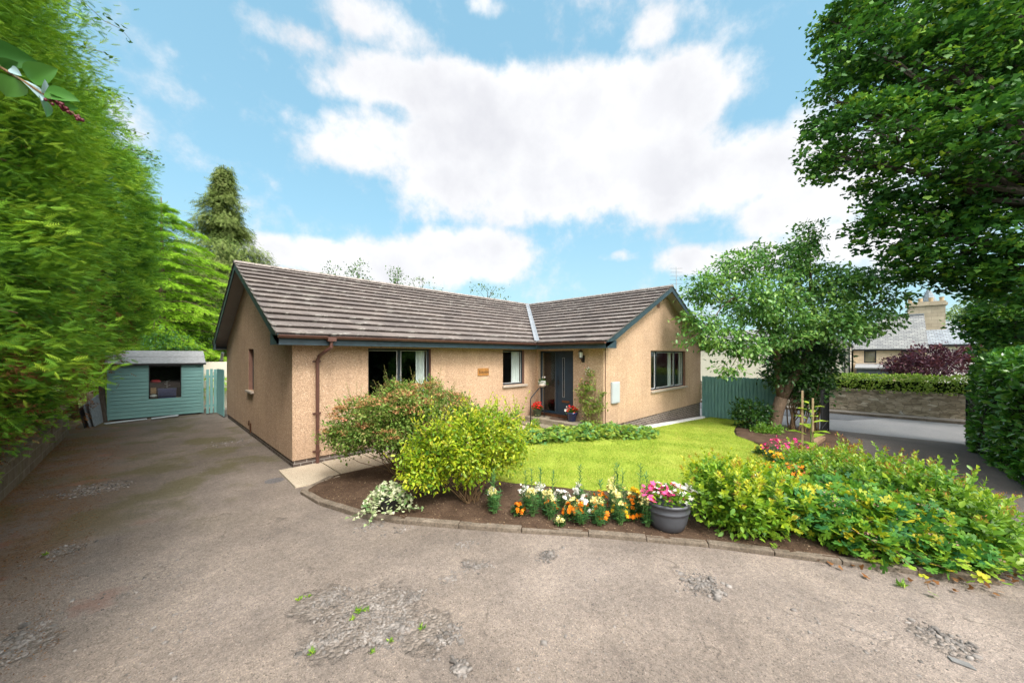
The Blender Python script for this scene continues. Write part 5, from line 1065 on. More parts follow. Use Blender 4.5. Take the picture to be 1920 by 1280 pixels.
mb.q([(FX-.3, yl_, ze_), (FX-.3, yr_, ze_), (xr_, yr_, rz), (xr_, ym_, rz)]); mb.q([(FX-.3, yl_, ze_), (xr_, ym_, rz), (FX+7.5, yl_, ze_)]); mb.q([(xr_, ym_, rz), (xr_, yr_, rz), (FX+7.5, yr_, ze_), (FX+7.5, yl_, ze_)]); mb.q([(FX-.3, yr_, ze_), (FX+7.5, yr_, ze_), (xr_, yr_, rz)])
rf = mb.build('roof', M['slate'], cot)
mb = MB(); mb.beam((FX-.3, yl_, ze_+.04), (xr_, ym_, rz+.04), .18, .08); mb.beam((xr_, ym_, rz+.04), (xr_, yr_, rz+.04), .2, .1); mb.build('ridge_lead', M['lead'], rf)
mb = MB(); mb.box((FX-.36, yr_, ze_-.14), (FX-.3, yl_, ze_)); mb.build('gutter', M['black'], cot)
mb = MB()                                                  # front hipped bay roof, lower
xb = FX-2.2; y1_, y2_ = fy(1598)[1], fy(1728)[1]
lean = thing('lean_to', 'grey flat roofed lean-to against the sandstone cottage', 'outbuilding', (FX-2, 0, -.8)); a_ = atx(1606, 688, FX-2.2); b_ = atx(1672, 688, FX-2.2)
mb.box((FX-2.2, b_[1], -1), (FX-.002, a_[1], a_[2]-.12)); mb.build('wall', plain('grey_board', (.10, .11, .13), .7, .2, 4), lean); mb = MB(); mb.prism([(FX-2.35, b_[1]-.1, a_[2]-.12), (FX-2.35, b_[1]-.1, a_[2]-.02), (FX-.002, b_[1]-.1, a_[2]+.25), (FX-.002, b_[1]-.1, a_[2]+.15)], (0, a_[1]-b_[1]+.2, 0)); mb.build('roof', M['felt'], lean)
cre = thing('cream_house', 'cream rendered house wall with dark drainpipes left of the sandstone cottage', 'house', (FX-1, 6, -.8))
mb = MB(); yl2 = fy(1300)[1]; zc_ = 3.0; mb.box((FX-1, ya+.12, -1), (FX+6, yl2, zc_)); mb.prism([(FX-1, ya+.12, zc_), (FX-1, ya+5.12, zc_), (FX-1, ya+2.6, zc_+1.9)], (7, 0, 0)); mb.build('wall', M['cream'], cre)
mb = MB(); mb.prism([(FX-1.2, ya-.05, zc_-.12), (FX-1.2, ya+2.6, zc_+1.95), (FX-1.2, ya+2.6, zc_+2.1), (FX-1.2, ya-.05, zc_+.03)], (7.4, 0, 0)); mb.prism([(FX-1.2, ya+5.3, zc_-.12), (FX-1.2, ya+2.605, zc_+1.95), (FX-1.2, ya+2.605, zc_+2.1), (FX-1.2, ya+5.3, zc_+.03)], (7.4, 0, 0)); mb.prism([(FX-1.2, ya+5.35, zc_+.02), (FX-1.2, yl2, zc_+.02), (FX+2.4, yl2, zc_+1.7), (FX+2.4, ya+5.35, zc_+1.7)], (0, 0, .1)); mb.build('roof', M['slate'], cre)
mb = MB(); [mb.tube([(FX-1.06, ya+.2+q, -1), (FX-1.06, ya+.2+q, zc_-.1)], .05, 6) for q in (0, .28)]; mb.build('drainpipe', M['black'], cre)
whi = thing('white_house', 'white rendered house with blue slate roof and big stone chimney at the right', 'house', (FX+2, -4, -.8))
WX = FX+2.5; wa, wb = atx(1738, 650, WX)[1], atx(1860, 650, WX)[1]; we = atx(1790, 646, WX)[2]
hole = (atx(1809, 650, WX)[1], atx(1786, 650, WX)[1], atx(1800, 682, WX)[2], atx(1800, 653, WX)[2])
mb = MB(); wall_y(mb, WX, 1, wb, wa, -1, we, [hole]); mb.box((WX+TH+.001, wb, -1), (WX+7, wa, we-.01)); mb.build('wall', M['whitewall'], whi)
mb = MB(); mb.box((WX+.1, hole[0], hole[2]), (WX+.16, hole[1], hole[2]+.08)); mb.box((WX+.1, hole[0], hole[3]-.08), (WX+.16, hole[1], hole[3])); mb.box((WX+.1, hole[0], hole[2]+.08), (WX+.16, hole[0]+.07, hole[3]-.08)); mb.box((WX+.1, hole[1]-.07, hole[2]+.08), (WX+.16, hole[1], hole[3]-.08)); w_ = mb.build('window', M['white'], whi); mb = MB(); mb.box((WX+.12, hole[0]+.07, hole[2]+.08), (WX+.13, hole[1]-.07, hole[3]-.08)); mb.build('pane', M['glass'], w_)
wr = atx(1800, 605, WX)[2]+.3; mb = MB(); mb.prism([(WX-.3, wa+.3, we), (WX-.3, wb, we), (WX+3.5, wb, wr), (WX+3.5, wa+.3, wr)], (0, 0, .06)); mb.prism([(WX+7.3, wa+.3, we), (WX+7.3, wb, we), (WX+3.501, wb, wr), (WX+3.501, wa+.3, wr)], (0, 0, .06))
rf = mb.build('roof', M['slate_b'], whi); mb = MB(); mb.box((WX-.38, wb, we-.16), (WX-.3, wa+.3, we-.0)); mb.build('gutter', M['black'], whi)
cx = FX+4.6; c0, c1 = atx(1702, 570, cx), atx(1773, 570, cx)
mb = MB(); mb.box((cx, c1[1], we), (cx+1.1, c0[1], c0[2]-.25)); mb.box((cx-.12, c1[1]-.12, c0[2]-.249), (cx+1.22, c0[1]+.12, c0[2]-.05)); mb.box((cx-.04, c1[1]-.04, c0[2]-.049), (cx+1.14, c0[1]+.04, c0[2]+.1)); ck = mb.build('chimney', M['chim'], rf)
mb = MB(); m_ = (c0[1]+c1[1])/2
for q in (-.9, -.3, .3, .9): mb.lathe((cx+.55, m_+q, c0[2]+.10), [(.17, 0), (.13, .05), (.15, .30), (.17, .36)], 10)
mb.build('chimney_pot', plain('buff_clay', (.42, .32, .20), .9, .2, 6), rf)
sp = atd(1741, 565, 75); spt = atd(1741, 538, 75)
spi = thing('church_spire', 'distant slate church spire rising behind the stone chimney', 'spire', (sp[0], sp[1], -.8)); mb = MB(); mb.lathe((sp[0], sp[1], sp[2]-.2), [(1.25, 0), (.9, .9), (.03, spt[2]-sp[2]+.2)], 8); mb.build('spire', M['slate_b'], spi); mb = MB(); mb.box((sp[0]-1.1, sp[1]-1.1, -.8), (sp[0]+1.1, sp[1]+1.1, sp[2]-.22)); mb.build('tower', M['chim'], spi); mb = MB(); mb.tube([(sp[0], sp[1], spt[2]), (sp[0], sp[1], spt[2]+.7)], .05, 5); mb.build('finial', M['black'], spi)
LM['purple'] = leafmat('smoke_bush_leaf', [(.028, .010, .022), (.050, .017, .034), (.085, .026, .042), (.15, .05, .05)], .3, .5, .3, .15, 1.2)
generic('smoke_bush', 'dark purple smoke bush behind the clipped hedge across the road', 'bush', tuple(atd(1730, 690, 24.5)[:2]), .4, [lob(1700, 685, 24.5, 1.2, .7), lob(1745, 668, 24.5, 1.1, .75), lob(1790, 678, 24.5, 1.2, .8), lob(1735, 690, 24.2, 1.9, .7), lob(1815, 665, 25, .8, .7)], 420, 15, .22, .19, LEAF, LM['purple'], M['stem'], .2, .12, 12, .3)
generic('hazy_tree', 'pale green trees far behind the white house', 'tree', tuple(atd(1840, 620, 62)[:2]), 4, [lob(1800, 605, 62, 2.4, 2.6), lob(1850, 590, 62, 3.2, 3.2), lob(1900, 600, 60, 3.4, 3.2)], 330, 14, .7, .5, LEAF, LM['far'], M['bark_g'], -.1, .3)
generic('dark_roadside_tree', 'dark leafy tree behind the laurel hedge, below the maple', 'tree', (21.0, -6.5), 2, [lob(1855, 605, 15, .75, .6), lob(1890, 590, 14.5, 1.1, .8), lob(1930, 600, 14, 1.4, 1.3), lob(1820, 618, 15.5, .4, .28), lob(1900, 640, 15, 1.1, .7)], 420, 18, .2, .17, PALM3, LM['maple'], M['bark_g'], -.15, .2)
ta = thing('tv_aerial', 'thin television aerial mast behind the roof apex', 'aerial', tuple(atd(1268, 560, 21)[:2])+(-.8,)); a_ = atd(1268, 500, 21); mb = MB(); mb.tube([(a_[0], a_[1], -.8), (a_[0], a_[1], a_[2])], .022, 6); mb.build('mast', M['chrome'], ta)
mb = MB(); [mb.beam((a_[0]-.25, a_[1]+.25, a_[2]-.1-.22*k), (a_[0]+.25, a_[1]-.25, a_[2]-.1-.22*k), .012, .012) for k in range(5)]; mb.build('antenna', M['chrome'], ta)
# ================================================================== GARDEN PLANTS
def bush(name, label, cat, base, lobes, ncl, per, crad, ls, tmpl, mat, ns=14, srad=.010, droop=0., flatn=.6, shell=.35, stemmat='stem', spread=.06, group=None):
    z0 = gzf(base[0])+.04; t = thing(name, label, cat, (base[0], base[1], z0), group); _, C = crown('foliage', lobes, ncl, per, crad, ls, tmpl, mat, t, droop, flatn, shell, zmin=z0+.01)
    mb = MB()
    for k in range(ns):
        c = C[R.randint(len(C))]; limb(mb, (base[0]+random.uniform(-1, 1)*spread, base[1]+random.uniform(-1, 1)*spread, z0-.04), tuple(c), srad, srad*.3, .0, 6, .06, 5)
    mb.build('stems', M[stemmat], t); return t, C
def sat(lobes, n, r0, r1):
    C, d = clusters(lobes, n*3, .97); return lobes+[(c[0], c[1], c[2], r, r, r*.8) for c, r in zip(C[:n], r0+(r1-r0)*R.rand(n))]
def caps(parent, name, lobes, n, size, mat, k=16, up=.35, rng=.05):
    """flower or seed heads on the upper skin of the bush"""
    C, d = clusters(lobes, n*4, .93); kk = d[:, 2] > up; C, d = C[kk][:n], d[kk][:n]; m = len(C)*k; j = np.repeat(np.arange(len(C)), k)
    P = C[j]+R.normal(size=(m, 3))*np.array([rng, rng, rng*.35])+[0, 0, .02]; U = nrm(R.normal(size=(m, 3))*.5+[0, 0, 1]); V, F, r = inst(PETAL5, P, nrm(np.cross(U, R.normal(size=(m, 3)))), U, size*(.6+.8*R.rand(m)), np.clip(R.rand(len(C))[j]*.6+.4*R.rand(m), 0, 1))
    return npmesh(name, V, F, mat, parent, r)
def shoots(parent, name, lobes, n, ln, ls, tmpl, mat, up=.1, k=16, stem='greenstem', lean=.35):
    """leafy upright shoots starting on the skin of a bush"""
    C, d = clusters(lobes, n*4, .85); kk = d[:, 2] > up; C, d = C[kk][:n], d[kk][:n]; n = len(C); T = nrm(d*.7+R.normal(size=(n, 3))*lean+[0, 0, .7]); Ls = ln*(.5+.9*R.rand(n)); j = np.repeat(np.arange(n), k); m = n*k; t = np.tile(np.linspace(.0, 1, k), n)
    P = C[j]+T[j]*(Ls[j]*t)[:, None]; an = np.tile(np.arange(k)*2.4, n)+R.rand(n)[j]*6; e = np.stack([np.cos(an), np.sin(an), np.zeros(m)], 1); D = nrm(e*(1-t*.5)[:, None]+T[j]*(.35+.6*t)[:, None]); V, F, r = inst(tmpl, P, D, nrm(T[j]+R.normal(size=(m, 3))*.2), ls*(1.1-.6*t)*(.8+.4*R.rand(m)), np.clip(.25+.6*t+.3*(R.rand(n)[j]-.5), 0, 1)); npmesh(name, V, F, mat, parent, r)
    mb = MB()
    for i in range(n): mb.tube([tuple(C[i]-T[i]*.05), tuple(C[i]+T[i]*Ls[i])], [.004, .0015], 4)
    mb.build(name+'_stem', M[stem], parent); return C+T*Ls[:, None]
LM['spirea'] = leafmat('spirea_leaf', [(.045, .11, .018), (.10, .20, .030), (.18, .30, .05), (.28, .34, .08), (.33, .25, .11)], .33, .5, .3, .22, 2.2)
LM['weig'] = leafmat('golden_leaf', [(.05, .15, .014), (.14, .28, .018), (.32, .44, .02), (.50, .55, .03), (.55, .46, .05)], .36, .42, .4, .2, 2.2)
LM['phlox'] = leafmat('phlox_leaf', [(.055, .17, .018), (.13, .29, .022), (.24, .40, .03), (.38, .50, .05)], .36, .42, .4, .18, 1.8)
LM['hyd'] = leafmat('broad_leaf', [(.04, .14, .018), (.10, .25, .022), (.22, .38, .03), (.40, .50, .045)], .36, .4, .45, .2, 1.4)
LM['ger'] = leafmat('cranesbill_leaf', [(.035, .15, .05), (.07, .22, .05), (.13, .31, .035), (.27, .41, .03), (.52, .42, .02)], .34, .5, .3, .16, 3)
LM['gerlow'] = leafmat('bed_edge_leaf', [(.10, .27, .10), (.17, .33, .07), (.28, .40, .05), (.40, .46, .08)], .34, .5, .3, .3, 1.2)
# big spirea-like shrub by the wall
sl = [(3.4, 6.35, .80, .62, .55, .5), (2.85, 6.75, .92, .58, .5, .46), (3.65, 6.5, 1.12, .68, .62, .45), (4.25, 6.15, .98, .55, .5, .42), (3.2, 6.1, 1.0, .62, .5, .45), (2.55, 6.8, .62, .32, .3, .26), (3.9, 5.9, .62, .42, .4, .34)]
sl = sat(sl, 26, .13, .26)
t, C = bush('flowering_shrub', 'large rounded shrub with rusty faded flower heads against the house wall', 'shrub', (3.45, 6.35), sl, 1900, 20, .08, .054, LEAF, LM['spirea'], 60, .009, .1, .8, .25, spread=.16)
caps(t, 'faded_flower_heads', sl, 460, .034, M['p_faded'], 20, .25, .042); caps(t, 'pink_flowers', sl, 8, .035, M['p_coral'], 7, -.2, .03)
shoots(t, 'shoot', sl, 150, .30, .06, NARROW, LM['spirea'], .2, 14, 'stem')
# golden shrub
gl = [(3.62, 4.55, .78, .55, .5, .42), (3.2, 4.85, .62, .42, .38, .4), (4.0, 4.3, .72, .40, .38, .36), (3.5, 4.42, .52, .36, .34, .30), (3.95, 4.6, 1.0, .45, .4, .25), (4.05, 4.1, .55, .22, .22, .22), (3.0, 4.85, .40, .22, .22, .2)]
gl = sat(gl, 24, .10, .20)
t, C = bush('golden_shrub', 'bright yellow green leafy shrub in front of the rusty flowered shrub', 'shrub', (3.55, 4.45), gl, 950, 15, .075, .058, OVAL, LM['weig'], 26, .009, -.1, .8, .4, spread=.09)
shoots(t, 'shoot', gl, 95, .32, .075, OVAL, LM['weig'], .0, 12, 'stem'); 
tall = [(4.35, 4.25, 1.05, .1, .1, .1), (3.9, 4.6, 1.15, .3, .1, .1)]; shoots(t, 'tall_shoot', tall, 7, .38, .08, OVAL, LM['weig'], .2, 15, 'stem', .25)
# variegated ivy in black pot
LM['vivy'] = leafmat('variegated_ivy_leaf', [(.10, .20, .06), (.28, .36, .16), (.50, .52, .32), (.62, .62, .46)], .25, .5, .3, .1, 6)
ic = (2.48, 5.02); iv = thing('ivy_pot', 'black plastic pot of trailing variegated ivy on the bed corner', 'flower pot', (*ic, -.1))
mb = MB(); mb.lathe((*ic, -.11), [(.10, 0), (.14, .20), (.155, .205), (.155, .235), (.13, .235), (.12, .2)], 20); mb.build('pot', M['potblack'], iv)
n = 420; an = R.rand(n)*2*PI; rr = .05+.30*R.rand(n); P = np.stack([ic[0]+np.cos(an)*rr, ic[1]+np.sin(an)*rr, .20-1.1*np.maximum(rr-.14, 0)+.02*R.normal(size=n)+.06*R.rand(n)], 1); kk = P[:, 2] > -.09; P = P[kk]; an = an[kk]; n = len(P)
V, F, r = inst(PALM3, P, nrm(np.stack([np.cos(an), np.sin(an), -.3*np.ones(n)], 1)+R.normal(size=(n, 3))*.5), nrm(R.normal(size=(n, 3))*.5+[-.3, -.3, 1]), .055*(.7+.6*R.rand(n))); npmesh('foliage', V, F, LM['vivy'], iv, r)
mb = MB(); P = []; D = []
for k in range(13):
    a = random.uniform(0, 6.3); e = random.uniform(.32, .55); pts = [(ic[0], ic[1], .12), (ic[0]+.18*math.cos(a), ic[1]+.18*math.sin(a), .12), (ic[0]+.24*math.cos(a), ic[1]+.24*math.sin(a), -.03), (ic[0]+e*math.cos(a+.3), ic[1]+e*math.sin(a+.3), -.07)]; mb.tube(pts, .003, 4)
    for p, q in zip(pts[:-1], pts[1:]):
        for s in np.linspace(0, 1, 6): P.append(np.array(p)*(1-s)+np.array(q)*s+R.normal(size=3)*.012); D.append(R.normal(size=3))
mb.build('trailing_stem', M['greenstem'], iv); P = np.array(P); V, F, r = inst(PALM3, P, nrm(np.array(D)), nrm(R.normal(size=(len(P), 3))*.4+[-.3, -.4, 1]), .05); npmesh('trailing_leaves', V, F, LM['vivy'], iv, r)
# big grey pot
pc = (4.86, 1.96); pz = gzf(4.9)+.04; gp = thing('planter', 'large dark grey round planter overflowing with pink and white petunias', 'flower pot', (*pc, pz)); s = 1.0
mb = MB(); mb.lathe((*pc, pz), [(.175, 0), (.20, .015), (.235, .10), (.255, .20), (.262, .235), (.272, .242), (.272, .262), (.266, .27), (.275, .33), (.292, .335), (.292, .365), (.262, .365), (.25, .30)], 40); mb.build('pot', M['potgrey'], gp, smooth=True)
leafbush_simple(gp, 'foliage', (*pc, pz+.38), (.30, .30, .14), 420, .07, OVAL, LM['phlox'])
blooms(gp, 'white_flowers', (pc[0]+.12, pc[1]-.14, pz+.42), (.20, .20, .10), 62, .075, M['p_white']); blooms(gp, 'pink_flowers', (pc[0]-.12, pc[1]+.10, pz+.42), (.18, .20, .10), 55, .075, M['p_pink']); blooms(gp, 'white_flowers', (pc[0]-.02, pc[1]+.02, pz+.48), (.24, .24, .06), 26, .06, M['p_white']); blooms(gp, 'red_flowers', (pc[0]+.14, pc[1]-.04, pz+.52), (.06, .06, .03), 8, .075, M['p_red']); blooms(gp, 'magenta_flowers', (pc[0]-.05, pc[1]-.06, pz+.43), (.14, .14, .08), 16, .07, M['p_mag'])
# row of snapdragons and marigolds
LM['snap'] = leafmat('snapdragon_leaf', [(.035, .13, .045), (.07, .20, .055), (.12, .27, .06)], .3, .5, .3, .12, 6)
def snapdragon(base, h, spikes, label, mat):
    h = h*1.22; z0 = gzf(base[0])+.05; t = thing('snapdragon', label, 'flower', (*base, z0), 'bedding flowers along the kerb'); P = []; D = []; mb = MB(); ns = 9; FP = []
    for k in range(ns):
        a = 2*PI*k/ns+random.random(); r0 = random.uniform(.03, .10); hh = h*random.uniform(.75, 1.1); e = np.array([base[0]+math.cos(a)*r0, base[1]+math.sin(a)*r0, z0+hh]); s0 = np.array([base[0]+math.cos(a)*r0*.3, base[1]+math.sin(a)*r0*.3, z0]); mb.tube([s0, e], .004, 4)
        for q in range(26): tq = q/25; an = q*2.4; P.append(s0+(e-s0)*(.12+.88*tq)); D.append((math.cos(an), math.sin(an), .35))
        if k < spikes: FP.append((e, random.uniform(.05, .09)))
    for k in range(1 if spikes > 2 else 0):
        e = np.array([base[0]+random.uniform(-.04, .04), base[1]+random.uniform(-.04, .04), z0+h*1.95]); mb.tube([(base[0], base[1], z0), e], [.005, .002], 5)
        for q in range(26): P.append(e-[0, 0, h*.95*q/26]); an = q*2.4; D.append((math.cos(an)*.5, math.sin(an)*.5, .6))
    mb.build('stem', M['greenstem'], t); P = np.array(P); D = np.array(D); m = len(P); V, F, r = inst(NARROW, P, nrm(D+R.normal(size=(m, 3))*.2), np.array([0, 0, 1.])+R.normal(size=(m, 3))*.2, .075*(.6+.6*R.rand(m))); npmesh('foliage', V, F, LM['snap'], t, r)
    if FP:
        Pf = np.concatenate([e+np.stack([R.normal(size=14)*.018, R.normal(size=14)*.018, l*R.rand(14)-.01], 1) for e, l in FP]); m = len(Pf); U = nrm(R.normal(size=(m, 3))+[-.3, -.3, .4]); V, F, r = inst(PETAL5, Pf, nrm(np.cross(U, R.normal(size=(m, 3)))), U, .042); npmesh('flowers', V, F, mat, t, r)
def marigold(base, h, w, label, mat, n=16):
    z0 = gzf(base[0])+.05; t = thing('marigold', label, 'flower', (*base, z0), 'bedding flowers along the kerb'); m = 420; d = rdir(m); d[:, 2] = np.abs(d[:, 2]); P = np.array([*base, z0+.02])+d*np.array([w, w, h])*(.35+.65*R.rand(m)[:, None]); V, F, r = inst(NARROW, P, nrm(d+R.normal(size=(m, 3))*.5), nrm(R.normal(size=(m, 3))*.4+[0, 0, 1]), .055); npmesh('foliage', V, F, LM['und'], t, r)
    c, dd = rdir(n), None; c[:, 2] = np.abs(c[:, 2])*.8+.25; c = nrm(c); C = np.array([*base, z0+.02])+c*np.array([w*1.02, w*1.02, h*1.12]); Pm = np.repeat(C, 7, 0)+R.normal(size=(n*7, 3))*.006; U = nrm(np.repeat(c, 7, 0)+R.normal(size=(n*7, 3))*.35); V, F, r = inst(PETAL5, Pm+U*.006, nrm(np.cross(U, R.normal(size=(n*7, 3)))), U, .062*(.6+.5*R.rand(n*7))); npmesh('flowers', V, F, mat, t, r)
snapdragon((3.50, 3.86), .26, 3, 'single pale yellow snapdragon plant nearest the golden shrub', M['p_cream'])
snapdragon((3.98, 3.66), .22, 4, 'white topped snapdragon at the back, second plant from the golden shrub', M['p_white'])
snapdragon((3.82, 3.42), .27, 6, 'bushy cream snapdragon with a tall green spike, left of a pair', M['p_cream'])
snapdragon((3.92, 3.17), .27, 6, 'bushy cream snapdragon with a tall spike, right of a pair', M['p_cream'])
snapdragon((4.10, 2.80), .18, 2, 'low leafy snapdragon in front of the first orange marigold', M['p_orange'])
snapdragon((4.46, 2.42), .30, 6, 'tall cream and green snapdragon in the middle of the orange marigolds', M['p_cream'])
snapdragon((4.66, 2.15), .28, 5, 'cream snapdragon immediately left of the grey planter', M['p_cream'])
snapdragon((4.72, 2.66), .27, 5, 'cream snapdragon behind the marigolds at the lawn edge', M['p_cream'])
for (b, h, w, lb, mt) in (((3.75, 3.62), .10, .09, 'small orange marigold at the left end of the row', 'p_orange'), ((4.16, 2.98), .17, .14, 'orange marigold left of the white marigolds', 'p_orange'), ((4.30, 3.28), .22, .15, 'white marigold behind the left orange marigold', 'p_white'), ((4.46, 2.95), .20, .14, 'white marigold with round heads in the middle of the row', 'p_white'),
    ((4.60, 2.88), .24, .19, 'largest orange marigold at the back of the row', 'p_orange'), ((4.34, 2.66), .14, .12, 'low orange marigold at the front of the row', 'p_orange'), ((4.90, 2.42), .22, .16, 'orange marigold behind the snapdragons near the planter', 'p_orange'), ((4.86, 2.20), .16, .12, 'orange marigold touching the grey planter', 'p_orange'), ((5.02, 2.62), .24, .13, 'pale yellow marigold at the lawn edge behind the planter', 'p_cream'), ((3.9, 3.0), .06, .05, 'tiny fallen cream bloom patch by the kerb', 'p_cream')):
    marigold(b, h, w, lb, M[mt], 22 if w > .13 else 12)
for (b, h, cnt, lb, mt) in (((3.62, 4.02), .20, 3, 'small white snapdragon tucked behind the lone yellow one', 'p_white'), ((4.12, 3.50), .24, 5, 'white snapdragon at the lawn edge behind the cream pair', 'p_white'), ((4.52, 3.12), .25, 5, 'white snapdragon at the lawn edge behind the white marigolds', 'p_white'), ((4.24, 2.60), .24, 4, 'leafy snapdragon at the kerb in front of the large marigold', 'p_cream'), ((5.0, 2.78), .26, 5, 'cream snapdragon furthest back at the lawn edge', 'p_cream'), ((4.88, 2.36), .30, 5, 'yellow snapdragon with tall seed spike just behind the planter', 'p_yellow')):
    snapdragon(b, h, cnt, lb, M[mt])
for (b, h, w, lb, mt) in (((4.06, 3.30), .13, .10, 'small orange marigold between the cream snapdragons and white marigolds', 'p_orange'), ((4.72, 2.44), .18, .14, 'orange marigold squeezed behind the middle snapdragons', 'p_orange'), ((4.28, 3.06), .18, .10, 'small pale marigold in the middle of the bed', 'p_cream'), ((4.60, 2.50), .17, .12, 'amber marigold directly behind the tall middle snapdragon', 'p_yellow')):
    marigold(b, h, w, lb, M[mt], 14)
# phlox clump right of the pot
pl = [(5.45, 1.45, .28, .45, .42, .36), (5.75, 1.1, .24, .42, .38, .30), (5.35, 1.15, .12, .35, .3, .28), (5.7, 1.55, .28, .36, .34, .26)]
t, C = bush('phlox_clump', 'yellow green leafy clump with brown seed spikes right of the grey planter', 'shrub', (5.5, 1.35), pl, 420, 13, .09, .075, OVAL, LM['phlox'], 20, .006, .1, .8, .4, 'greenstem', .12)
tips = shoots(t, 'shoot', pl, 85, .26, .095, OVAL, LM['weig'], .0, 15)
def heads(parent, name, pts, n, rad, size, mat, tall=1.6):
    j = np.repeat(np.arange(len(pts)), n); P = pts[j]+R.normal(size=(len(j), 3))*rad*np.array([1, 1, tall]); m = len(P); D = nrm(R.normal(size=(m, 3))+[0, 0, 1]); V, F, r = inst(NARROW, P, D, R.normal(size=(m, 3)), size); return npmesh(name, V, F, mat, parent, r)
heads(t, 'seed_heads', tips[:34], 16, .013, .03, M['p_rust'])
# broad leaf shrub mass along the drive, three shrubs
H1 = [(7.9, .75, -.06, .7, .5, .34), (7.4, 1.0, -.06, .42, .36, .28), (8.7, .55, -.06, .55, .4, .32), (7.9, .3, -.02, .5, .35, .32)]
H2 = [(8.4, .0, -.06, .6, .42, .34), (7.5, -.05, .0, .5, .42, .34), (9.3, .2, -.16, .5, .35, .30)]
H3 = [(7.3, -.58, .08, .52, .38, .34), (8.0, -.42, .0, .5, .3, .34), (6.9, -.72, .0, .38, .3, .28), (7.5, -.82, -.02, .4, .25, .24)]
for H_, b, lb in ((H1, (7.9, .7), 'light green shrub with yellow tipped shoots beside the staked sunflower'), (H2, (8.4, .0), 'green leafy shrub with bronze tips in the middle of the driveside bed'), (H3, (7.4, -.6), 'broad leaved green shrub at the right end of the bed')):
    H_ = sat(H_, 9, .10, .17)
    t, C = bush('leafy_shrub', lb, 'shrub', b, H_, 520, 12, .12, .095, OVAL, LM['hyd'], 18, .007, 0, .8, .4, 'greenstem', .15, group='leafy shrubs beside the drive')
    H_ = [(l[0], l[1], l[2]+.05, l[3], l[4], l[5]) for l in H_]; tips = shoots(t, 'shoot', H_, 105, .33, .105, OVAL, LM['hyd'], .1, 16); heads(t, 'flower_buds', tips[:60], 18, .018, .034, M['p_rust'], 1.3)
# cranesbill mound spilling over the kerb
G = [(6.0, .62, .16, .42, .40, .26), (6.35, .05, .14, .48, .42, .28), (6.6, -.3, .12, .42, .36, .26), (5.85, .15, .0, .3, .3, .22), (6.15, -.35, -.02, .32, .3, .2), (6.45, -.72, -.05, .3, .25, .16), (6.3, .75, .12, .4, .4, .24), (6.9, .35, .12, .45, .4, .25)]
t, C = bush('cranesbill', 'spreading clump of lobed green and yellow leaves spilling over the kerb', 'plant', (6.2, .1), G, 430, 7, .10, .105, PALMG, LM['ger'], 40, .004, -.1, .5, .55, 'stem', .3)
n = 1500; C2, d2 = clusters(G, n*2, .9); kk = d2[:, 2] > -.1; C2 = C2[kk][:n]; d2 = d2[kk][:n]; V, F, r = inst(PALMG, C2, nrm(d2*.5+R.normal(size=(len(C2), 3))*.5*[1, 1, .4]), nrm(d2*.7+R.normal(size=(len(C2), 3))*.25+[-.1, -.1, .8]), .11*(.6+.7*R.rand(len(C2)))); npmesh('upper_leaves', V, F, LM['ger'], t, r)
caps(t, 'dry_flower_heads', G, 60, .018, plain('dry_flower', (.30, .17, .13), .9, .3, 20), 14, .3, .03)
mb = MB(); P = []; 
for (e, zz) in (((5.62, -.22), -.10), ((5.70, -.62), -.10), ((5.3, -.35), -.12), ((5.85, -.85), -.10), ((5.52, .05), -.08)):
    pts = limb(mb, (6.0, 0, .0), (e[0], e[1], zz+.03), .006, .003, .08, 6, .08, 5); P += [np.array(p) for p in pts[3:]]
mb.build('runner', M['stem'], t); P = np.array(P); m = len(P); V, F, r = inst(PALM, P+R.normal(size=(m, 3))*.02, R.normal(size=(m, 3))*[1, 1, .2], nrm(R.normal(size=(m, 3))*.3+[0, 0, 1]), .07, np.clip(.6+.4*R.rand(m), 0, 1)); npmesh('runner_leaves', V, F, LM['ger'], t, r)
n = 160; P = np.stack([5.2+1.5*R.rand(n), -1.0+1.6*R.rand(n), np.full(n, -.132)], 1); kk = np.abs(P[:, 0]+.58*P[:, 1]-5.55) < .28; P = P[kk]; m = len(P); V, F, r = inst(PALM3, P, R.normal(size=(m, 3))*[1, 1, .1], nrm(R.normal(size=(m, 3))*.35+[0, 0, 1]), .06); o = npmesh('fallen_leaves', V, F, LM['condead'], None, r); setp(o, 'scatter of dry brown leaves along the kerb below the cranesbill', 'leaves', kind='stuff')
# weeds and loose edging stone at the far right corner
wl = [(6.45, -1.15, -.08, .28, .12, .08), (6.85, -1.3, -.10, .2, .12, .06)]; bush('weed_patch', 'low weeds growing round the broken kerb end at the right edge', 'weeds', (6.5, -1.2), wl, 60, 9, .06, .06, LEAF, LM['phlox'], 6, .003, 0, .5, .2, 'greenstem', .1)
mb = MB(); mb.prism([(6.45, -.95, -.18), (7.0, -1.02, -.18), (7.1, -1.25, -.18), (6.6, -1.22, -.18)], (0, 0, .10)); setp(mb.build('loose_kerb_stone', M['kerb'], bevel=.02), 'flat grey kerb stone lying at the right end of the bed', 'stone')
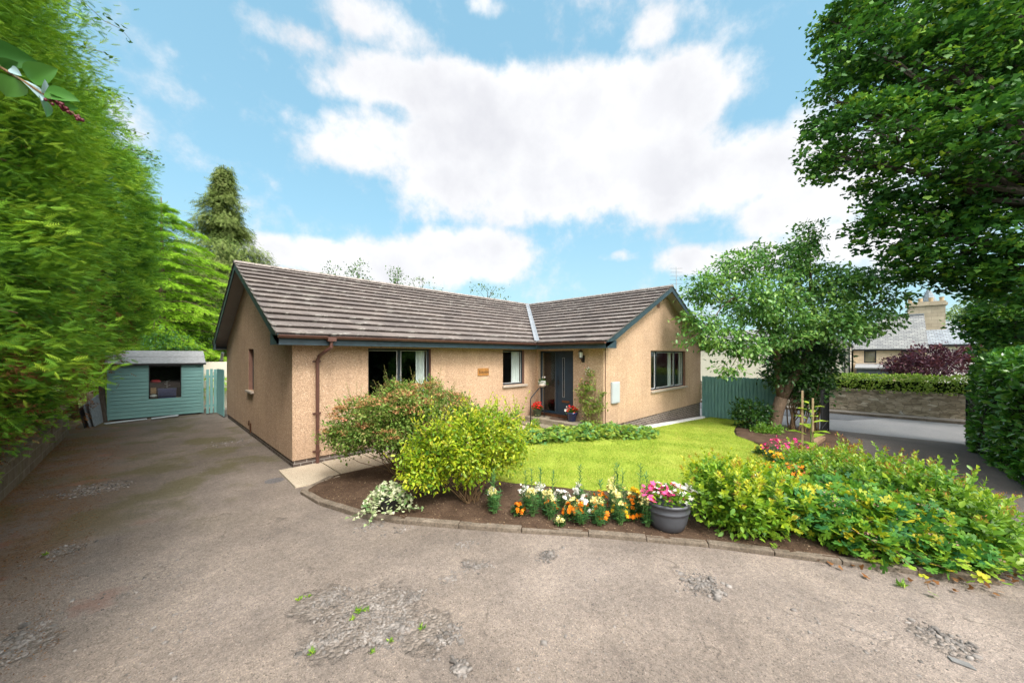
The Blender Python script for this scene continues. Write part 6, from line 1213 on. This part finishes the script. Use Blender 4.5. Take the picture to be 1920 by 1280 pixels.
# sunflower tied to two stakes
sf = thing('sunflower', 'young sunflower plant tied to two wooden stakes by the drive', 'plant', (10.6, 1.05, -.2)); zb_ = gzf(10.6)+.04
mb = MB(); sa = atd(1521, 858, 8.25); mb.tube([(10.62, 1.08, zb_), (10.64, 1.06, zb_+.9), (10.62, 1.10, zb_+1.38)], [.012, .009, .005], 6); mb.build('stem', M['greenstem'], sf)
P = []; D = []
for k in range(17):
    z = zb_+.15+1.2*k/17; a = k*2.4; P.append((10.62, 1.08, z)); D.append((math.cos(a), math.sin(a), .25-.2*(k < 5)))
P = np.array(P); D = np.array(D); V, F, r = inst(OVAL, P+nrm(D)*.05, D, np.tile([0, 0, 1.], (17, 1)), np.linspace(.50, .20, 17), np.linspace(.6, 1., 17)); npmesh('leaves', V, F, LM['phlox'], sf, r)
for k, (dx_, dy_, h, lb) in enumerate(((-.02, .16, 1.58, 'taller square wooden stake behind the sunflower'), (.02, -.02, 1.42, 'shorter square wooden stake in front of the sunflower'))):
    mb = MB(); x, y = 10.58+dx_, 1.05+dy_; mb.box((x-.017, y-.017, zb_-.05), (x+.017, y+.017, zb_+h)); setp(mb.build('stake', M['wood_l'], bevel=.003), lb, 'stake')
# pink and yellow bedding at the lawn corner
def tuft(name, label, base, r_, h, fol, flw, n=60, size=.06, leaf=NARROW, ls=.08, nl=350, cat='flower', group=None):
    z0 = gzf(base[0])+.05; t = thing(name, label, cat, (*base, z0), group); d = rdir(nl); d[:, 2] = np.abs(d[:, 2]); P = np.array([*base, z0])+d*np.array([r_, r_, h])*(.3+.7*R.rand(nl)[:, None]); V, F, rr = inst(leaf, P, nrm(d+R.normal(size=(nl, 3))*.5), nrm(R.normal(size=(nl, 3))*.4+[0, 0, 1]), ls*(.6+.8*R.rand(nl))); npmesh('foliage', V, F, fol, t, rr)
    for q, m_ in enumerate(flw): blooms(t, 'flowers', (base[0], base[1], z0+h*.72), (r_, r_, h*.45), n//len(flw), size, m_)
    return t
tuft('bedding_flower', 'bright pink bedding plant at the lawn corner left of the stakes', (9.95, 1.62), .26, .36, LM['und'], [M['p_mag'], M['p_pink']], 54, .075)
tuft('bedding_flower', 'second pink bedding plant nearer the sunflower stakes', (10.15, 1.25), .24, .38, LM['und'], [M['p_pink'], M['p_mag']], 44, .075)
tuft('bedding_flower', 'yellow marigold at the lawn corner below the pink flowers', (9.55, 1.55), .18, .20, LM['und'], [M['p_yellow']], 36, .07)
tuft('bedding_flower', 'yellow and orange marigold on the bare soil beside the lawn', (9.15, 1.35), .17, .20, LM['und'], [M['p_yellow'], M['p_orange']], 32, .07)
tuft('bedding_flower', 'small yellow marigold left of the pink flowers', (10.2, 1.95), .12, .2, LM['und'], [M['p_yellow']], 18, .06)
tuft('bedding_flower', 'yellow marigold against the light green shrub', (8.55, 1.2), .14, .18, LM['und'], [M['p_yellow']], 22, .07)
tuft('bedding_flower', 'orange marigold at the near edge of the driveside bed', (7.75, 1.42), .22, .24, LM['und'], [M['p_orange']], 46, .07)
tuft('bedding_flower', 'rust red marigold among the cranesbill leaves', (7.25, .95), .16, .42, LM['und'], [M['p_rust'], M['p_orange']], 50, .07)
tuft('bedding_flower', 'white petunias low behind the phlox clump', (6.45, 1.62), .26, .26, LM['phlox'], [M['p_white']], 46, .07)
tuft('bedding_flower', 'white and pink petunias right of the phlox clump', (6.75, 1.3), .24, .28, LM['phlox'], [M['p_white'], M['p_mag']], 40, .065)
tuft('bedding_flower', 'pale yellow flowers between the petunias and the cranesbill', (6.95, 1.05), .24, .32, LM['weig'], [M['p_cream'], M['p_orange']], 36, .05)
tuft('catmint', 'feathery green plant between the phlox clump and the cranesbill', (5.95, 1.0), .24, .30, LM['phlox'], [M['p_lav']], 6, .03, NARROW, .10, 600, 'plant')
# long leafy clump in front of the door
DB = [(7.1, 6.25, -.02, .42, .34, .24), (7.7, 5.95, .0, .48, .38, .27), (8.35, 5.55, .0, .48, .38, .27), (8.95, 5.2, -.02, .46, .36, .26), (9.5, 4.9, -.06, .42, .34, .24), (9.95, 4.62, -.10, .32, .3, .2), (6.85, 6.5, -.02, .3, .28, .22)]
t, C = bush('cranesbill_border', 'long low clump of pale green lobed leaves on the lawn in front of the door', 'plant', (8.4, 5.55), DB, 520, 7, .08, .09, PALMG, LM['gerlow'], 10, .004, 0, .5, .5, 'greenstem', .3)
DBs = [(l[0], l[1], l[2]+.02, l[3], l[4], l[5]) for l in DB]; C2, d2 = clusters(DBs, 3200, .92); kk = d2[:, 2] > .0; C2 = C2[kk]; d2 = d2[kk]; V, F, r = inst(PALMG, C2, R.normal(size=C2.shape)*[1, 1, .3], nrm(d2*.6+R.normal(size=C2.shape)*.25+[0, 0, .8]), .095*(.7+.6*R.rand(len(C2)))); npmesh('upper_leaves', V, F, LM['gerlow'], t, r)
caps(t, 'faded_flowers', DB, 60, .018, M['p_coral'], 5, .4, .04)
tuft('fern_tuft', 'small yellowing plant at the foot of the porch steps', (8.0, 7.15), .22, .30, LM['weig'], [M['p_cream']], 6, .03, LEAF, .08, 240, 'plant')
tuft('lemon_plant', 'small light green plant at the left of the handrail post', (8.35, 7.35), .15, .38, LM['phlox'], [M['p_cream']], 4, .03, LEAF, .07, 200, 'plant')
# ================================================================== GRASS, STONES AND WEEDS
def inpoly(P, poly):
    x, y = P[:, 0], P[:, 1]; ins = np.zeros(len(P), bool); j = len(poly)-1
    for i in range(len(poly)):
        xi, yi = poly[i]; xj, yj = poly[j]; c = ((yi > y) != (yj > y)) & (x < (xj-xi)*(y-yi)/(yj-yi+1e-12)+xi); ins ^= c; j = i
    return ins
LM['grass'] = leafmat('grass_blade', [(.14, .27, .026), (.27, .40, .040), (.42, .49, .07), (.58, .53, .16)], .4, .6, .2, .42, .8)
BL = T_([(0, .06, 0), (0, -.06, 0), (1, 0, .25)], [(0, 1, 2)])
n = 330000; P = np.stack([4.3+13.8*R.rand(n)**1.35, 1.0+6.1*R.rand(n), np.zeros(n)], 1); P = P[inpoly(P, LAWN)]; P[:, 2] = gz(P[:, 0], 0)+.072; m = len(P)
V, F, r = inst(BL, P, nrm(R.normal(size=(m, 3))*[.5, .5, .12]+[0, 0, .75]), R.normal(size=(m, 3)), .030+.022*R.rand(m)); o = npmesh('grass', V, F, LM['grass'], None, r); setp(o, 'short mown lawn grass', 'grass', kind='stuff')
def stones(name, label, spots, mat, flat_=.4):
    Vs = []; Fs = []; o_ = 0; base = np.array([(-1, -1, -1), (1, -1, -1), (1, 1, -1), (-1, 1, -1), (-1, -1, 1), (1, -1, 1), (1, 1, 1), (-1, 1, 1)], float); fc = np.array([(3, 2, 1, 0), (4, 5, 6, 7), (0, 1, 5, 4), (1, 2, 6, 5), (2, 3, 7, 6), (3, 0, 4, 7)])
    for (cx_, cy_, rx, ry, n_, s0) in spots:
        for _ in range(n_):
            x = cx_+R.normal()*rx*.5; y = cy_+R.normal()*ry*.5; s = min(s0*.8*np.exp(R.normal()*.5), .03); v = base*(1+R.uniform(-.35, .35, (8, 3)))*s*[1, .55+.4*R.rand(), flat_*(.5+R.rand()*.6)]; a = R.rand()*6.28; tl = R.normal()*.18; c, sn = math.cos(a), math.sin(a)
            v[:, 2] += v[:, 0]*tl; v[4:, :2] *= .7; X = v[:, 0]*c-v[:, 1]*sn+x; Y = v[:, 0]*sn+v[:, 1]*c+y; Z = v[:, 2]+gzf(x)+float(drz(x, y)-gz(x, y))+s*flat_*.3
            Vs.append(np.stack([X, Y, Z], 1)); Fs.append(fc+o_); o_ += 8
    o = npmesh(name, np.concatenate(Vs), np.concatenate(Fs), mat, None, None); return setp(o, label, 'stones', kind='stuff')
def gp_(u, v): r_ = ray(u, v); t_ = (-.15-EYE)/r_[2]; return (r_[0]*t_, r_[1]*t_)
sp_ = []
for u, v, rx, ry, n_, s in ((690, 1150, .30, .34, 700, .008), (620, 1120, .18, .15, 200, .008), (730, 1185, .22, .16, 300, .011), (840, 1190, .16, .12, 140, .011), (600, 1205, .18, .08, 150, .009), (770, 1120, .14, .10, 150, .009), (860, 1250, .06, .1, 60, .014), (880, 1060, .16, .10, 110, .008), (905, 1060, .14, .08, 60, .010), (1025, 1040, .16, .10, 120, .010), (840, 1085, .12, .08, 90, .008), (875, 1020, .14, .08, 60, .009), (1310, 1090, .22, .16, 300, .009), (1345, 1110, .10, .05, 12, .035), (180, 915, .5, .35, 220, .014), (120, 1030, .25, .2, 90, .010), (270, 1100, .5, .4, 130, .008), (40, 1200, .2, .3, 260, .011), (700, 985, .25, .14, 60, .012), (760, 990, .3, .12, 60, .011), (1800, 1210, .14, .10, 60, .016), (1740, 1180, .12, .08, 60, .012), (430, 830, .5, .4, 140, .012), (300, 1190, .5, .5, 140, .007), (1600, 1180, .6, .5, 120, .007), (1100, 1150, .8, .5, 160, .006), (1000, 1250, .6, .3, 120, .006)):
    x, y = gp_(u, v); sp_.append((x, y, rx, ry, n_, s))
stones('rubble', 'crumbled tarmac and loose stones scattered in the worn patches of the drive', sp_, M['stone'])
sp2 = [(R.uniform(-1, 6), R.uniform(-1, 9), 1.2, 1.2, 9, .0045) for _ in range(130)]; stones('grit', 'fine loose grit scattered over the tarmac', sp2, plain('pale_grit', (.16, .14, .125), .9, .6, 4, .3), .6)
x, y = gp_(1795, 1240); mb = MB(); mb.prism([(x-.03, y-.09, -.15), (x+.03, y-.06, -.15), (x+.02, y+.05, -.15), (x-.03, y+.03, -.15)], (0, 0, .012)); setp(mb.build('slate_fragment', plain('blue_slate_bit', (.17, .165, .16), .6, .3, 10, .4), bevel=.004), 'flat blue grey slate fragment sunk in the tarmac at the lower right', 'stone')
for k, (u, v, s) in enumerate(((672, 1148, .05), (688, 1143, .035), (660, 1162, .035), (560, 1125, .035), (580, 1118, .03), (790, 1178, .035), (733, 1202, .03), (585, 1225, .04), (697, 1222, .03), (85, 1040, .035), (1690, 1098, .06))):
    x, y = gp_(u, v); z0 = -.15; n_ = 26; t_ = R.rand(n_)*2*PI; P = np.stack([x+R.normal(size=n_)*s*.3, y+R.normal(size=n_)*s*.3, np.full(n_, z0)], 1); V, F, r = inst(NARROW, P, nrm(np.stack([np.cos(t_), np.sin(t_), .5+R.rand(n_)], 1)), R.normal(size=(n_, 3)), s*(.6+.8*R.rand(n_))); o = npmesh('weed', V, F, LM['phlox'], None, r)
    setp(o, ['tallest weed in the middle of the rubble patch', 'weed just right of the tallest one in the rubble', 'low weed below the tallest one in the rubble', 'weed at the left edge of the rubble patch', 'small weed beside the left edge weed', 'weed at the right side of the rubble patch', 'small weed low in the centre of the rubble', 'weed at the bottom left of the rubble patch', 'reddish weed at the bottom edge of the rubble', 'lone weed in the tarmac near the left wall', 'weed sprig on the tarmac below the cranesbill'][k], 'weed', 'weeds growing through the drive')
# needles and leaf litter under the hedge and on the bed
n = 9000; P = np.stack([-1.6+1.1*R.rand(n)**1.8, 3+13*R.rand(n), np.zeros(n)], 1); P[:, 2] = drz(P[:, 0], P[:, 1])+.006; V, F, r = inst(NARROW, P, R.normal(size=(n, 3))*[1, 1, .15], nrm(R.normal(size=(n, 3))*.3+[0, 0, 1]), .018+.02*R.rand(n)); o = npmesh('leaf_litter', V, F, LM['condead'], None, r); setp(o, 'brown needle litter along the foot of the low wall', 'litter', kind='stuff')
n = 9000; P = np.stack([2+3.6*R.rand(n), .5+6.6*R.rand(n), np.zeros(n)], 1); P = P[inpoly(P, BED)]; n = len(P); P[:, 2] = -.095+.008*R.rand(n); LM['bitsm'] = leafmat('bark_bits', [(.05, .03, .02), (.13, .08, .05), (.30, .22, .14)], .05, .9, .1, .1, 3); V, F, r = inst(LEAF, P, R.normal(size=(n, 3))*[1, 1, .25], nrm(R.normal(size=(n, 3))*.4+[0, 0, 1]), .014+.016*R.rand(n)); o = npmesh('bark_mulch', V, F, LM['bitsm'], None, r); setp(o, 'bits of bark and dry leaf on the bed soil', 'mulch', kind='stuff')

# ================================================================== SKY, SUN, CAMERA
SUN_EL, SUN_AZ = math.radians(50), None
sd_ = Vector((-.25, -.86, 0)).normalized(); sdir = Vector((sd_.x*math.cos(SUN_EL), sd_.y*math.cos(SUN_EL), math.sin(SUN_EL)))
w = bpy.data.worlds.new("World"); sc.world = w; w.use_nodes = True; nt = w.node_tree; nt.nodes.clear()
sky = N(nt, 'ShaderNodeTexSky', sky_type='NISHITA'); sky.sun_disc = False; sky.sun_elevation = SUN_EL; sky.sun_rotation = math.atan2(sd_.x, sd_.y); sky.air_density = 1.; sky.dust_density = .6; sky.ozone_density = 1.5
tc = N(nt, 'ShaderNodeTexCoord'); gen = tc.outputs['Generated']
SKYS = .10
# clouds: soft blobs fixed in the sky's directions, their outlines broken by noise
nz = N(nt, 'ShaderNodeTexNoise'); nz.inputs['Scale'].default_value = 3.2; nz.inputs['Detail'].default_value = 8; nz.inputs['Roughness'].default_value = .58; L(nt, gen, nz.inputs['Vector'])
wv = N(nt, 'ShaderNodeVectorMath', operation='MULTIPLY_ADD'); L(nt, nz.outputs['Color'], wv.inputs[0]); wv.inputs[1].default_value = (.065, .065, .06); 
sb = N(nt, 'ShaderNodeVectorMath', operation='SUBTRACT'); L(nt, gen, sb.inputs[0]); sb.inputs[1].default_value = (.032, .032, .03); L(nt, sb.outputs[0], wv.inputs[2]); dirv = wv.outputs[0]
BLOBS = [(830, 170, 230, 70, 1), (1020, 230, 370, 125, 1.1), (1120, 330, 430, 95, 1.1), (800, 260, 180, 80, .9), (1640, 330, 160, 120, .8), (1240, 190, 190, 90, 1), (950, 330, 260, 70, .9), (690, 290, 130, 50, .75), (1330, 330, 300, 85, 1), (1520, 370, 170, 75, .9), (600, 485, 150, 42, .9), (760, 500, 150, 60, .9), (880, 480, 140, 62, 1), (1300, 482, 95, 32, .8), (1400, 490, 90, 40, .8), (1155, 478, 45, 14, .55), (545, 75, 90, 45, .55), (715, 55, 120, 60, .62), (1215, 60, 60, 45, .5), (905, 15, 45, 30, .55), (1395, 45, 90, 35, .35), (580, 225, 60, 30, .4), (1480, 250, 80, 60, .5), (1600, 450, 200, 60, .8), (1750, 400, 200, 150, .8), (640, 560, 200, 40, .8)]
acc_ = None
for u, v, rx, ry, amp in BLOBS:
    c = Vector(ray(u, v)).normalized(); uu = Vector(ray(u+rx, v)).normalized()-c; vv = Vector(ray(u, v-ry)).normalized()-c; wx, wy = uu.length, vv.length; uu.normalize(); vv.normalize()
    s1 = N(nt, 'ShaderNodeVectorMath', operation='SUBTRACT'); L(nt, dirv, s1.inputs[0]); s1.inputs[1].default_value = c
    d1 = N(nt, 'ShaderNodeVectorMath', operation='DOT_PRODUCT'); L(nt, s1.outputs[0], d1.inputs[0]); d1.inputs[1].default_value = uu/wx
    d2 = N(nt, 'ShaderNodeVectorMath', operation='DOT_PRODUCT'); L(nt, s1.outputs[0], d2.inputs[0]); d2.inputs[1].default_value = vv/wy
    d3 = N(nt, 'ShaderNodeVectorMath', operation='DOT_PRODUCT'); L(nt, s1.outputs[0], d3.inputs[0]); d3.inputs[1].default_value = c*2.5
    q = mth(nt, 'MULTIPLY_ADD', d1.outputs['Value'], d1.outputs['Value'], mth(nt, 'MULTIPLY_ADD', d2.outputs['Value'], d2.outputs['Value'], mth(nt, 'MULTIPLY', d3.outputs['Value'], d3.outputs['Value'])))
    f = mth(nt, 'MULTIPLY', mth(nt, 'SUBTRACT', 1.35, q), amp)
    f = mth(nt, 'MAXIMUM', f, 0.)
    acc_ = f if acc_ is None else mth(nt, 'SMOOTH_MAX', acc_, f, .25)
nf = N(nt, 'ShaderNodeTexNoise'); nf.inputs['Scale'].default_value = 7; nf.inputs['Detail'].default_value = 9; nf.inputs['Roughness'].default_value = .6; L(nt, gen, nf.inputs['Vector'])
nh = N(nt, 'ShaderNodeTexNoise'); nh.inputs['Scale'].default_value = 21; nh.inputs['Detail'].default_value = 8; nh.inputs['Roughness'].default_value = .62; L(nt, gen, nh.inputs['Vector'])
acc_ = mth(nt, 'ADD', acc_, mth(nt, 'MULTIPLY', mth(nt, 'SUBTRACT', nh.outputs['Fac'], .5), .9))
dens = mth(nt, 'ADD', acc_, mth(nt, 'MULTIPLY', mth(nt, 'SUBTRACT', nf.outputs['Fac'], .5), 2.1))
# scattered cloud over the rest of the sky, behind the viewer too
sx_ = N(nt, 'ShaderNodeSeparateXYZ'); L(nt, gen, sx_.inputs[0]); fw_ = mth(nt, 'ADD', mth(nt, 'MULTIPLY', sx_.outputs[0], .7), mth(nt, 'MULTIPLY', sx_.outputs[1], .7))
nb = N(nt, 'ShaderNodeTexNoise'); nb.inputs['Scale'].default_value = 2.3; nb.inputs['Detail'].default_value = 7; L(nt, gen, nb.inputs['Vector'])
rest = mth(nt, 'MULTIPLY', mth(nt, 'SUBTRACT', nb.outputs['Fac'], .47), 5.0); mr = N(nt, 'ShaderNodeMapRange'); L(nt, fw_, mr.inputs[0]); mr.inputs[1].default_value = .45; mr.inputs[2].default_value = .1
dens = mth(nt, 'MAXIMUM', dens, mth(nt, 'MULTIPLY', rest, mr.outputs[0]))
cov = N(nt, 'ShaderNodeMapRange', interpolation_type='SMOOTHSTEP'); L(nt, dens, cov.inputs[0]); cov.inputs[1].default_value = .10; cov.inputs[2].default_value = .92
hz = mth(nt, 'MULTIPLY', mth(nt, 'SUBTRACT', .34, sx_.outputs[2], clamp=True), 1.7)       # thin bright haze low down
SKC = .47/SKYS
shade = ramp(nt, mth(nt, 'MULTIPLY', dens, .42), [(.10, (.98*SKC, 1.0*SKC, 1.03*SKC)), (.36, (1.08*SKC, 1.08*SKC, 1.09*SKC)), (.62, (.97*SKC, .97*SKC, 1.0*SKC))])
nsh = N(nt, 'ShaderNodeTexNoise'); nsh.inputs['Scale'].default_value = 4.5; nsh.inputs['Detail'].default_value = 6; L(nt, dirv, nsh.inputs['Vector'])
shade = mixc(nt, 1., shade, ramp(nt, nsh.outputs['Fac'], [(.35, (.90, .90, .92)), (.6, (1.04, 1.04, 1.04))]), 'MULTIPLY')
tint = mixc(nt, 1., sky.outputs[0], (1.9, 1.95, 1.5), 'MULTIPLY')
tint = mixc(nt, .72, tint, (.31*SKC, .63*SKC, .86*SKC))
tint = mixc(nt, hz, tint, (.52*SKC, .74*SKC, .84*SKC))
col = mixc(nt, mth(nt, 'MULTIPLY', cov.outputs[0], .97), tint, shade)
sn = N(nt, 'ShaderNodeVectorMath', operation='DOT_PRODUCT'); L(nt, gen, sn.inputs[0]); sn.inputs[1].default_value = sdir     # added sky glow round the sun, out of view, as soft fill
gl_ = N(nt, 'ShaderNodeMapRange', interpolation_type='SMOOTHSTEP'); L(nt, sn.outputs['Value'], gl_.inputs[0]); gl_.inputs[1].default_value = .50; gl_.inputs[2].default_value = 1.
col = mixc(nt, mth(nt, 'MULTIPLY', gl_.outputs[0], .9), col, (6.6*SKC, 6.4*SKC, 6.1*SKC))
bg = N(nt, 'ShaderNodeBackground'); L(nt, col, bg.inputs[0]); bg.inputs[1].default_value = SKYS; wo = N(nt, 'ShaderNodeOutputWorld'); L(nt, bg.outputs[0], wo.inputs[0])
sl_ = bpy.data.lights.new('sun', 'SUN'); sl_.energy = 1.75; sl_.angle = math.radians(16); sl_.color = (1, .95, .88); so = bpy.data.objects.new('sun', sl_); COL.objects.link(so); so.rotation_euler = (-sdir).to_track_quat('-Z', 'Y').to_euler()
cam = bpy.data.cameras.new('camera'); co_ = bpy.data.objects.new('camera', cam); COL.objects.link(co_); co_.location = (0, 0, EYE); co_.rotation_euler = (PI/2, 0, -PI/4)
cam.sensor_width = 36; cam.lens = FPX/1920*36; cam.shift_y = (HOR-640)/1920; cam.clip_start = .05; cam.clip_end = 3000; sc.camera = co_
sc.view_settings.view_transform = 'Standard'; sc.view_settings.look = 'None'; sc.view_settings.exposure = 1.06; sc.view_settings.gamma = 1
